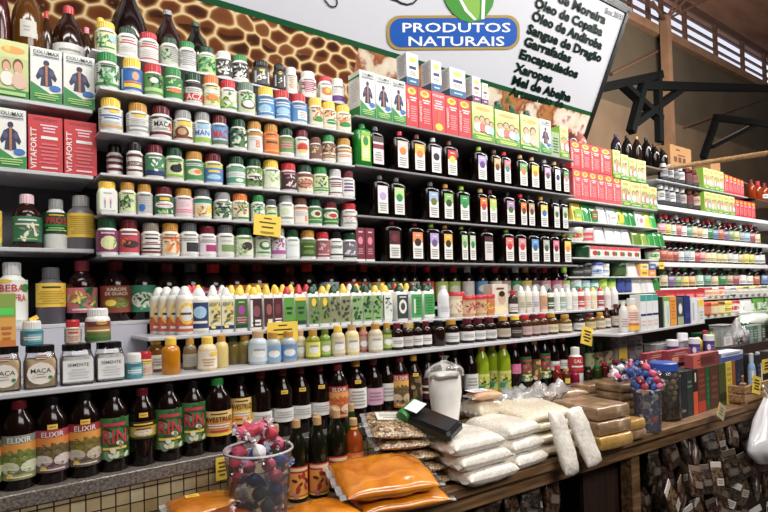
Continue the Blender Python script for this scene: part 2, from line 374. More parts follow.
bracket('smaller black steel awning frame at the right, lower than the other', 3.1, [('arm', ((715, 117.5), (790, 127)), .085), ('leg', ((717, 117), (703, 158)), .08), ('brace', ((711, 147), (757, 124)), .05)])
# ------------------------------------------------------------------ shelving
BACKL = mat('77777E', 'rough', .05, 3); BACKB = mat('4A4A50', 'rough', .05, 3); BACKD = mat('1A1512', 'rough', .1, 3)  # unit B's dark grey takes in the shade between its jars
def unit(name, label, X0, X1, Yf, depth, zs, back, zlo, zhi, boards=SHELFW, th=.011, sides=()):
    u = root(name, (X0, Yf, zlo), label, 'shelves'); wd = X1 - X0
    for z in zs: M().rbox((wd / 2, depth / 2, z - zlo - th / 2), (wd, depth, th), boards, .0015).build('shelf', u)
    if back: M().box((wd / 2, depth + .006, (zhi - zlo) / 2), (wd, .01, zhi - zlo), back).build('back_panel', u)
    for s in sides: M().box((s * wd, depth / 2, (zhi - zlo) / 2), (.012, depth, zhi - zlo), boards).build('side_panel', u)
    return u
ZA = [2.042, 1.854, 1.646]; YA = 1.75
YB0 = 1.76; ZB = [2.2235, 2.0895, 1.970, 1.851, 1.742, 1.6255]; YB = 1.68
ZC = [2.158, 1.975, 1.790, 1.621]; YC = 1.68
ZD = [1.978, 1.8635, 1.7525, 1.6665, 1.5645, 1.4705]; YD = 1.75
ZE = [2.043, 1.839, 1.6625, 1.49]; YE = 1.85
ZDS, YDS, ZWS, YWS, ZST, YST, ZTB = 1.400, 1.55, 1.306, 1.45, 1.098, 1.42, .96
unit('shelving_unit', 'white wall shelves of boxes and cleaner bottles at the far left', -.45, .295, YA, .22, ZA, BACKL, 1.45, 2.06)
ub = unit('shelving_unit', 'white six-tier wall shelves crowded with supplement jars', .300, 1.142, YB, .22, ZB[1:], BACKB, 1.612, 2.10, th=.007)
M().rbox((.44, YB0 - YB + .09, ZB[0] - 1.612 - .0035), (.89, .18, .007), SHELFW, .0015).build('shelf', ub)
unit('shelving_unit', 'white four-tier wall shelves of dark square tonic bottles', 1.147, 2.50, YC, .25, ZC, BACKD, 1.61, 2.17, mat('8E8E92', 'plastic', .06, 4), .008)
unit('shelving_unit', 'narrow-tiered shelves of green pouches and tubs beyond the dark bottles', 2.515, 3.45, YD, .25, ZD, BACKD, 1.38, 2.0, mat('C6CBC6', 'plastic', .05, 4), .008)
unit('shelving_unit', 'farthest white shelves of small bottles at the right', 3.52, 6.2, YE, .30, ZE, BACKD, 1.40, 2.05, mat('E6E6E8', 'plastic', .04, 4), .03)
def board(name, label, X0, X1, Y0, Y1, Z, th, material, cat='shelf'):
    o = M().rbox(((X1 - X0) / 2, (Y1 - Y0) / 2, -th / 2), (X1 - X0, Y1 - Y0, th), material, .002).build(name, None, (X0, Y0, Z)); return tag(o, label, cat)
board('long_shelf', 'long white shelf carrying the big syrup bottles behind the dropper bottles', -.45, 2.56, 1.75, 1.96, 1.440, .012, SHELFW)
board('long_shelf', 'long white shelf carrying the rows of dropper bottles', .385, 2.62, YDS, 1.735, ZDS, .010, SHELFW)
board('long_shelf', 'lowest long white shelf carrying jars above the wine bottles', -.45, 2.66, YWS, 1.735, ZWS, .012, SHELFW)
slab('wall_back', (1.2, 2.06, 1.30), (3.4, .1, 1.78), mat('8A8A92', 'rough', .05, 2))
DK = mat('16120F', 'rough', .1, 3)  # added dark sheets put the shade behind the lower bottles into colour
for nm_, a_, b_, z0_, z1_ in (('lining_and_shade_sheet', -.45, 2.7, ZST, ZWS - .013), ('lining_and_shade_sheet', .43, 2.7, ZWS, ZDS - .012), ('lining_and_shade_sheet', -.45, 2.7, 1.441, 1.62)):
    tag(M().box(((b_ - a_) / 2, 0, (z1_ - z0_) / 2), (b_ - a_, .008, z1_ - z0_), DK).build(nm_, None, (a_, 1.742 if z0_ < 1.42 else 1.955, z0_)), {0: 'added dark sheet standing for the shade behind the wine bottles', 1: 'added dark sheet standing for the shade behind the lowest shelf jars', 2: 'added dark sheet standing for the shade behind the big syrup bottles'}[0 if z0_ == ZST else 1 if z0_ == ZWS else 2], 'panel')
tag(M().box((.44, 0, .061), (.88, .008, .122), mat('B8B8C4', 'rough', .04, 3)).build('lining_and_shade_sheet', None, (-.45, 1.742, ZWS + .001)), 'pale grey backing sheet behind the glass jars at the left', 'panel')
(slab('wall_right_back', (4.9, 2.24, 1.0), (3.9, .05, 2.0), mat('3A3026', 'rough', .1, 2)))
board('stone_counter', 'speckled grey stone ledge holding the dark wine and tonic bottles', -.5, 2.75, YST, 1.80, ZST, .032, STONE, 'counter')
def tiles(nt, b, tc):
    mp = nt.nodes.new('ShaderNodeMapping'); mp.inputs['Rotation'].default_value = (math.pi / 2, 0, 0)
    br = nt.nodes.new('ShaderNodeTexBrick'); nt.links.new(tc.outputs['Object'], mp.inputs[0]); nt.links.new(mp.outputs[0], br.inputs['Vector'])
    br.offset = 0; br.inputs['Scale'].default_value = 1; br.inputs['Brick Width'].default_value = .031; br.inputs['Row Height'].default_value = .031
    br.inputs['Mortar Size'].default_value = .0016; br.inputs['Mortar'].default_value = lin('2E241C'); br.inputs['Bias'].default_value = 0
    br.inputs['Color1'].default_value = lin('D8C6A0'); br.inputs['Color2'].default_value = lin('AE9468')
    n = nt.nodes.new('ShaderNodeTexNoise'); n.inputs['Scale'].default_value = 22; mx = nt.nodes.new('ShaderNodeMix'); mx.data_type = 'RGBA'; mx.blend_type = 'MULTIPLY'
    nt.links.new(tc.outputs['Object'], n.inputs['Vector']); mx.inputs['Factor'].default_value = .6
    nt.links.new(br.outputs['Color'], mx.inputs['A']); nt.links.new(n.outputs['Fac'], mx.inputs['B']); nt.links.new(mx.outputs['Result'], b.inputs['Base Color']); b.inputs['Roughness'].default_value = .35
slab('wall_tiled', (1.1, 1.451, .5325), (3.3, .05, 1.065), node_mat('beige_mosaic', tiles))
# the wooden sales table in front
PA, PB = atZ(435, 496, ZTB), atZ(768, 399, ZTB); dv = (PB - PA); dv.z = 0; dl = dv.normalized()
P0 = PA - dl * .62; LT = dv.length + .62 + 1.2; tb_rz = math.atan2(dl.y, dl.x)
tb = root('sales_table', (P0.x, P0.y, 0), 'long worn wooden sales table holding the bagged goods and boxes', 'table', None, tb_rz)
M().rbox((LT / 2, .1325, ZTB - .014), (LT, .265, .028), WOOD, .003).build('tabletop', tb)
M().rbox((LT / 2, .028, ZTB - .052), (LT, .02, .046), WOOD, .002).build('apron', tb)
def on_table(px, Z=ZTB): return atZ(px, 300, Z)
for px in (636.5, 470):
    q = (Vector((Xat(px, 1.12, .7), 1.12, 0)) - P0); M().rbox((q.dot(dl), .055, (ZTB - .03) / 2), (.05, .05, ZTB - .03), WOOD, .003).build('leg', tb)
M().box((LT / 2, .25, .46), (LT, .015, .92), DARKWOOD).build('back_board', tb)
q = (Vector((Xat(612, 1.16, .7), 1.16, 0)) - P0); M().box((q.dot(dl), .10, .46), (.26, .015, .92), DARKWOOD).build('front_board', tb)
# ------------------------------------------------------------------ the banner
TV = Vector((0, -.254, .551)).normalized(); SO = Vector((0, 2.0, 2.596)); NV = Vector((1, 0, 0)).cross(TV); SX1 = 3.18; ST1 = .615
def sp(px, py, h=0.):
    d = ray(px, py); t = (SO - EYE).dot(NV) / d.dot(NV); return EYE + d * t + NV * h
SB = Vector((0, 2.0, 2.596))
def sl(p): return Vector(p) - SB
def sxt(x, t, h=0.): return Vector((x, 0, 0)) + TV * t + NV * h
bn = root('shop_banner', SB, 'large tilted white shop banner with blue oval and green product list', 'sign')
bn.location = SB
mb = M(); R_ = Matrix((Vector((1, 0, 0)), TV, NV)).transposed()
mb.box(sxt((SX1 - .6) / 2, (ST1 - .42) / 2, -.012), (SX1 + .6, ST1 + .42, .02), mat('C6C8D2', 'plastic', .02, 2), R_); mb.build('panel', bn)
fr = M(); FRM = mat('161816', 'plastic')
fr.box(sxt((SX1 - .6) / 2, ST1, -.008), (SX1 + .64, .035, .034), FRM, R_); fr.box(sxt(SX1, (ST1 - .42) / 2, -.008), (.03, ST1 + .42, .034), FRM, R_); fr.build('frame', bn)
def hexc(nt, b, tc):
    L = nt.links.new
    def vm(op, a, c=None):
        n = nt.nodes.new('ShaderNodeVectorMath'); n.operation = op
        for k, q in enumerate((a, c)):
            if q is None: continue
            if isinstance(q, tuple): n.inputs[k].default_value = q
            else: L(q, n.inputs[k])
        return n.outputs['Value'] if op in ('LENGTH', 'DOT_PRODUCT') else n.outputs[0]
    def mm(op, a, c):
        n = nt.nodes.new('ShaderNodeMath'); n.operation = op
        for k, q in enumerate((a, c)):
            if isinstance(q, (int, float)): n.inputs[k].default_value = q
            else: L(q, n.inputs[k])
        return n.outputs[0]
    wob = nt.nodes.new('ShaderNodeTexNoise'); wob.inputs['Scale'].default_value = 5.5; wob.inputs['Detail'].default_value = 2; L(tc.outputs['Object'], wob.inputs['Vector'])
    p0 = vm('MULTIPLY', tc.outputs['Object'], (12.2, 17.5, 0)); w1 = vm('SUBTRACT', wob.outputs['Color'], (.5, .5, .5)); p = vm('ADD', vm('ADD', p0, vm('MULTIPLY', w1, (1.5, 1.5, 0))), (40, 34.64, 0))
    S = (1, 1.7320508, 1); H = (.5, .8660254, 0)
    a = vm('SUBTRACT', vm('MODULO', p, S), H); c = vm('SUBTRACT', vm('MODULO', vm('SUBTRACT', p, H), S), H)
    sel = mm('LESS_THAN', vm('LENGTH', a), vm('LENGTH', c)); gx = nt.nodes.new('ShaderNodeMix'); gx.data_type = 'VECTOR'; L(sel, gx.inputs['Factor']); L(c, gx.inputs[4]); L(a, gx.inputs[5]); g = gx.outputs[1]
    ab = vm('ABSOLUTE', g); hd = mm('MAXIMUM', vm('DOT_PRODUCT', ab, (1, 0, 0)), vm('DOT_PRODUCT', ab, (.5, .8660254, 0)))
    rd_ = mm('ADD', mm('MULTIPLY', hd, .55), mm('MULTIPLY', vm('LENGTH', ab), .45))
    cell = nt.nodes.new('ShaderNodeTexWhiteNoise'); cell.noise_dimensions = '2D'; L(vm('SUBTRACT', p, g), cell.inputs['Vector'])
    col = ramp(nt, [(0., '1C0B06'), (.3, '3A180C'), (.55, '663216'), (.8, '7C4826'), (1., '8A5A34')]); L(cell.outputs['Value'], col.inputs[0])
    rim = ramp(nt, [(.0, '3C1A0A'), (.30, '6A3818'), (.40, '97683A'), (.445, 'C29C68'), (.50, 'E4D0A6')]); L(rd_, rim.inputs[0])
    mk = ramp(nt, [(.30, 'D8D8D8'), (.43, '000000')]); L(rd_, mk.inputs[0])
    m0 = nt.nodes.new('ShaderNodeMix'); m0.data_type = 'RGBA'; L(mk.outputs[0], m0.inputs['Factor']); L(rim.outputs[0], m0.inputs['A']); L(col.outputs[0], m0.inputs['B'])
    nz = nt.nodes.new('ShaderNodeTexNoise'); nz.inputs['Scale'].default_value = 1.6; nz.inputs['Detail'].default_value = 6; L(p, nz.inputs['Vector'])
    gl = ramp(nt, [(.64, '000000'), (.74, 'C8C8C8')]); L(nz.outputs['Fac'], gl.inputs[0])
    mx = nt.nodes.new('ShaderNodeMix'); mx.data_type = 'RGBA'; mx.inputs['B'].default_value = lin('DCC8A8'); L(gl.outputs[0], mx.inputs['Factor']); L(m0.outputs['Result'], mx.inputs['A'])
    L(mx.outputs['Result'], b.inputs['Base Color']); b.inputs['Roughness'].default_value = .35
hc = M(); t1 = -.005; t0 = -.40
XH = sl(sp(356, 60)).x
hc.add([(-.58, t0, 0), (XH, t0, 0), (XH, t1, 0), (-.58, t1, 0)], [(0, 1, 2, 3)], node_mat('honeycomb_print', hexc))
ho = hc.build('honeycomb_picture', bn); ho.matrix_local = Matrix.Translation(NV * .0015) @ R_.to_4x4()
pc = M().add([(XH, t0, 0), (SX1 - .02, t0, 0), (SX1 - .02, t1, 0), (XH, t1, 0)], [(0, 1, 2, 3)], grain('produce_print', [(.30, '3E5A34'), (.40, 'B07A4A'), (.48, '8A4A30'), (.54, 'D8C8B0'), (.66, 'E2DCD0'), (.74, 'A83A38')], 7, .35, 0, 0, detail=5))
po = pc.build('produce_picture', bn); po.matrix_local = Matrix.Translation(NV * .0015) @ R_.to_4x4()
st = M(); G = mat('07502A', 'plastic', .02)
st.add([sxt(-.58, -.011, .002), sxt(SX1 - .02, -.011, .002), sxt(SX1 - .02, .012, .002), sxt(-.58, .012, .002)], [(0, 1, 2, 3)], G); st.build('green_stripe', bn)
def px_poly(mb_, pts, h, material): mb_.add([sl(sp(x, y, h)) for x, y in pts], [tuple(range(len(pts) - 1, -1, -1))], material)
def px_text(mb_, t, p0, p1, h0, h1, off, material):
    # baseline from p0 to p1, capital height h0 at the start and h1 at the end, up at a right angle to the banner's lines
    vs, fs, tw = text_geo(t); A, B = sp(*p0), sp(*p1); d = B - A; d -= NV * d.dot(NV); L = d.length; d.normalize(); up = NV.cross(d)
    sx = L / tw; sy = h0
    mb_.add([sl(A + d * (x * sx) + up * (y * sy) + NV * off) for x, y in vs], fs, material)
BOLD[0] = .022; TM = mat('0A2E22', 'plastic', .02); CH = .044
for t, a, b in (('de Moreira', (557.5, 1.5), (604.2, 24)), ('Óleo de Copaíba', (534, 6.5), (601, 36)), ('Óleo de Andiroba', (531, 19.5), (600.6, 49.5)), ('Sangue de Dragão', (526.4, 32.5), (600, 62)), ('Garrafadas', (523.3, 45), (569.6, 62.5)),
                ('Encapsulados', (518.8, 57.6), (576.5, 78)), ('Xaropes', (513.6, 71), (551, 83)), ('Mel de Abelha', (511.5, 83.8), (569.5, 101.5)), ('Artesanato de', (508.6, 95), (562, 108))):
    tx = M()
    for ex, ey in ((0, 0), (.45, 0), (-.45, 0), (0, .4), (0, -.4)): px_text(tx, t, (a[0] + ex, a[1] + ey), (b[0] + ex, b[1] + ey), CH, CH, .002, TM)
    tx.build('product_line', bn)
BOLD[0] = .012
bx = M(); px_text(bx, 'Box 30/31', (604.6, 13), (621.5, 20.2), .03, .03, .002, mat('3A3C3C', 'plastic')); bx.build('stall_number', bn)
def rrect(x0, y0, x1, y1, r, dy=0.):
    P = []
    for cx, cy, a0 in ((x1 - r, y0 + r, -90), (x1 - r, y1 - r, 0), (x0 + r, y1 - r, 90), (x0 + r, y0 + r, 180)):
        for k in range(7): t = math.radians(a0 + 15 * k); P.append((cx + r * math.cos(t), cy + r * math.sin(t) + dy * (cx - x0) / (x1 - x0)))
    return P
lg = M(); px_poly(lg, rrect(386.5, 15.5, 519.5, 50, 13, -.5), .0022, mat('A48A3E', 'plastic')); px_poly(lg, rrect(389.5, 18.3, 516.8, 47.3, 11.5, -.5), .003, mat('0F55B4', 'plastic', .03))
def px_word(mb_, t, x0, x1, y, h, off, material):
    vs, fs, tw = text_geo(t); mb_.add([sl(sp(x0 + q * (x1 - x0) / tw, y - r_ * h, off)) for q, r_ in vs], fs, material)
px_word(lg, 'PRODUTOS', 402, 510, 32, 9.2, .004, mat('F2F4F8', 'plastic', .02)); px_word(lg, 'NATURAIS', 408, 504, 45.6, 9.2, .004, mat('F2F4F8', 'plastic', .02))
lg.build('blue_oval_logo', bn)
lf = M(); g1, g2, wv = mat('3C8F2E', 'plastic', .04), mat('7FB23A', 'plastic', .04), mat('EFF4E6', 'plastic', .02)
px_poly(lf, [(443, -3), (494, -3), (492, 6), (487, 14), (481, 20), (470, 22.5), (460, 20), (452, 13), (446, 5)], .005, g1)
px_poly(lf, [(461, -3), (479, -3), (479, 10), (478, 19), (474, 19), (466, 8)], .0056, g2)
px_poly(lf, [(457, -3), (460, -3), (467, 10), (476, 19.5), (473, 20), (464, 11)], .0062, wv); px_poly(lf, [(481, -3), (484.5, -3), (483.5, 19), (480.5, 19)], .0062, wv)
lf.build('leaf_emblem', bn)
sc_ = M(); K = mat('20242A', 'plastic'); pts = []
for k in range(15):
    t = math.radians(200 - 17 * k); pts.append((331 + 6.2 * math.cos(t) + 1.5 * math.sin(t), .5 + 6.5 * max(-1, math.sin(t + 3.3)) * -1))
def stroke(mb_, pts, wd):
    for (x0, y0), (x1, y1) in zip(pts, pts[1:]):
        dx, dy = x1 - x0, y1 - y0; L = math.hypot(dx, dy) or 1; nx, ny = -dy / L * wd / 2, dx / L * wd / 2; ex, ey = dx / L * .2, dy / L * .2
        px_poly(mb_, [(x0 - ex + nx, y0 - ey + ny), (x0 - ex - nx, y0 - ey - ny), (x1 + ex - nx, y1 + ey - ny), (x1 + ex + nx, y1 + ey + ny)], .003, K)
stroke(sc_, [(323, -4), (325.5, 1), (328.5, 5), (332, 7), (335.5, 6.3), (337, 3.5), (336.5, 0), (335, -4)], 1.3)
sc_.build('script_lettering', bn); sc_ = M()
stroke(sc_, [(391, -1), (397, .5), (401, 3), (407, 4.5), (413, 3), (417, -1)], 1.6)
sc_.build('script_lettering', bn)
# ------------------------------------------------------------------ unit A: boxes and cleaner bottles
COLM = 'b:wh p:gn,0,0,1,0,1,.22,.62,.17,.3,.27,0,.36 p:2A2C50,.30,.30,.70,.30,.66,.46,.78,.40,.84,.46,.72,.62,.58,.67,.42,.67,.28,.62,.16,.46,.22,.40,.34,.46 o:.5,.73,.10,.055,2A2C50 c:.44,.64,.56,.72,2A2C50 o:.33,.55,.08,.06,4A4C78 o:.67,.55,.08,.06,4A4C78 c:.46,.30,.54,.69,A8643A n:.31,.68,9,C88A5A,.5,.08 o:.78,.28,.19,.055,bl t:COLUMAX,.5,.92,.065,dgn,.84 c:.08,.845,.92,.86,nb n:.04,.16,3,lg'
COLS = 'b:wh s:0,.22,gn n:.35,.8,8,lgy s:.86,.9,gn'
VITA = 'b:rd v:VITAFORTT,.14,.40,.17,wh,.78 t:VITAFORTT,.5,.93,.05,dr n:.70,.86,3,ppk,.6,.6 c:.36,.58,.86,.635,wh n:.12,.52,6,E0606A,.6,.62 n:.03,.09,1,ppk,.6,.6'
VITB = 'b:rd o:.5,.87,.36,.09,ye o:.5,.88,.2,.05,og v:VITAFORTT,.16,.42,.15,wh,.7 n:.62,.74,2,wh,.6,.6 n:.12,.52,7,F08A90,.6,.6'
VITC = 'b:E0343A t:VITAFORTT,.5,.90,.06,wh n:.55,.80,4,ppk o:.5,.12,.3,.09,ye v:VITAFORTT,.5,.42,.2,og,.4'
FAM = 'b:C2CC82 s:0,.14,gn s:.70,1,D2D890 o:.5,.84,.40,.07,E8A03A o:.32,.86,.1,.05,F0C84A o:.28,.55,.15,.11,8A5A34 o:.28,.52,.12,.10,sk o:.66,.58,.17,.12,6A4024 o:.66,.53,.14,.12,sk c:.56,.43,.74,.45,wh o:.30,.32,.22,.13,E8E4DC o:.70,.30,.26,.15,D8B8A0 o:.28,.47,.05,.012,wh c:.06,.03,.9,.09,lg'
FAM2 = 'b:B8C66A s:.74,1,D8DC88 o:.5,.86,.36,.06,E8A03A o:.2,.55,.12,.085,4A2A1A o:.2,.53,.10,.075,sk o:.44,.60,.12,.085,3A2014 o:.44,.58,.10,.075,sk o:.68,.57,.12,.085,6A3A1E o:.68,.55,.10,.075,sk o:.86,.50,.11,.08,2A1810 o:.86,.48,.09,.07,sk o:.22,.34,.17,.12,wh o:.46,.36,.16,.13,D86A6A o:.70,.33,.16,.12,E4E0E8 o:.87,.3,.12,.11,lb s:0,.16,5A9A2A n:.03,.12,2,DDE46A'
gA = 'boxes on the left wall shelves'
def cartons(rows, Y, Z, dp, group, zb_=None):
    for x0, x1, ht, sc_c, fr_, lab, *rest in rows:
        X0, X1 = Xat(x0, Y, Z + ht / 2), Xat(x1, Y, Z + ht / 2)
        carton((X0 + X1) / 2, Y, Z, (X1 - X0) * .985, dp, ht, sc_c, fr_, lab, 'box', group, 'medicine_carton', rest[0] if rest else None)
cartons([(-3, 28.8, .152, 'lm', FAM, 'yellow-green box printed with two smiling faces, far left top shelf', None),
         (30, 62.3, .150, 'wh', COLM, 'white and green box with dark back figure, top left, beside the faces box', COLS),
         (63.3, 95.2, .150, 'wh', COLM, 'white and green box with dark back figure, right end of top left shelf', COLS)], YA + .004, ZA[0], .07, gA)
cartons([(-6, 26.6, .158, 'wh', COLM, 'white and green back figure box left of the red boxes, second shelf', COLS),
         (28, 63, .152, 'rd', VITA, 'red box with white vertical lettering beside the green box, second left shelf'),
         (64, 97, .152, 'rd', VITA, 'red box with white vertical lettering, right end of second left shelf')], YA + .004, ZA[1], .07, gA)
def px_bottle(px, Y, Z, wpx, H, *a, **k):
    X0, X1 = Xat(px - wpx / 2, Y, Z + H * .4), Xat(px + wpx / 2, Y, Z + H * .4)
    X = Xat(px, Y, Z + H * .4); r = (X1 - X0) / 2 * math.cos(math.atan2(X, Y)) ** .9 if k.get('n', 2.) == 2 else (X1 - X0) / 2
    return bottle(X, Y, Z, r, H, *a, **k)
gC = 'cleaner and tonic bottles on the left wall shelves'
px_bottle(-8, 1.80, ZA[2], 20, .14, 'round', 'lg', 'plastic', 'wh', 'b:ye n:.1,.8,5,gn', (.1, .7), 'yellow-green bottle cut off by the left edge of the photo', group=gC)
px_bottle(27, 1.80, ZA[2], 30, .148, 'syrup', 'dbr', 'darkglass', 'ppk', 'b:2E7A54 n:.78,.92,1,wh n:.62,.74,1,cr l:.5,.38,.28,cr,7,3 n:.06,.14,1,lg', (.12, .58), 'dark bottle with pink cap and green label, second-lowest left shelf', group=gC)
px_bottle(56, 1.81, ZA[2], 25, .142, 'round', 'wh', 'plastic', 'gy', 'b:0F4A22 t:PRÓS,.5,.62,.30,rd s:.36,.44,gn n:.12,.32,2,lg n:.82,.92,1,ye', (.30, .72), 'white bottle with dark green label and big red lettering', group=gC)
px_bottle(81, 1.80, ZA[2], 29, .155, 'round', '6E6A72', 'plastic', 'gy', 'b:ye n:.12,.9,9,C9A412', (.22, .66), 'grey bottle with plain yellow label on the third left shelf', group=gC)
# big bottles on the tops of the units
gT = 'big bottles standing on top of the shelves'
def top_shelf(X0, X1, Y0, Y1, Z, label): return board('top_board', label, X0, X1, Y0, Y1, Z, .012, mat('7A6A58', 'rough'))
top_shelf(-.45, .297, 1.86, 1.965, 2.13, 'narrow board behind the left boxes carrying big brown bottles')
for px, wpx, H, body, cap, spec, lab in ((1, 20, .30, '4A1A1A', 'dr', None, 'reddish brown bottle in the top left corner'),
    (28, 34, .31, '5A3510', 'br', 'b:C8C4BC n:.3,.7,2,gy,.4,.5', 'big amber bottle with small white tag behind the top left boxes'),
    (69, 34, .265, '2A140A', 'rd', 'b:wh n:.2,.8,3,gy', 'big dark bottle with red cap and wide white label, top left'),
    (47, 14, .235, '3A2418', 'rd', None, 'narrow brown bottle with red cap between two big top left bottles'),
    (87, 16, .215, '3A2418', 'pk', None, 'small brown bottle with pink cap behind the top left boxes'),
    (101, 22, .255, '54381C', 'ye', None, 'amber bottle with yellow cap left of the top jar row')):
    px_bottle(px, 1.91, 2.13, wpx, H, 'demijohn', body, 'gloss', cap, spec, (.42, .58) if px == 28 else (.26, .52), lab, group=gT, lw=1.0 if px == 28 else 2.6)
top_shelf(.33, 1.142, 1.87, 1.985, 2.262, 'narrow board behind the top jar row carrying big dark bottles')
for px, wpx, H, body, cap, lab in ((129, 40, .27, '1A0C0A', 'bk', 'largest dark teardrop bottle behind the top jar row'), (168, 35, .215, '2A1210', 'gy', 'dark bottle with grey cap behind the top jar row'), (196, 31, .20, '16130C', 'dgn', 'dark bottle with green cap behind the top jar row')):
    px_bottle(px, 1.93, 2.262, wpx, H, 'bulb', body, 'gloss', cap, None, (0, 0), lab, group=gT)
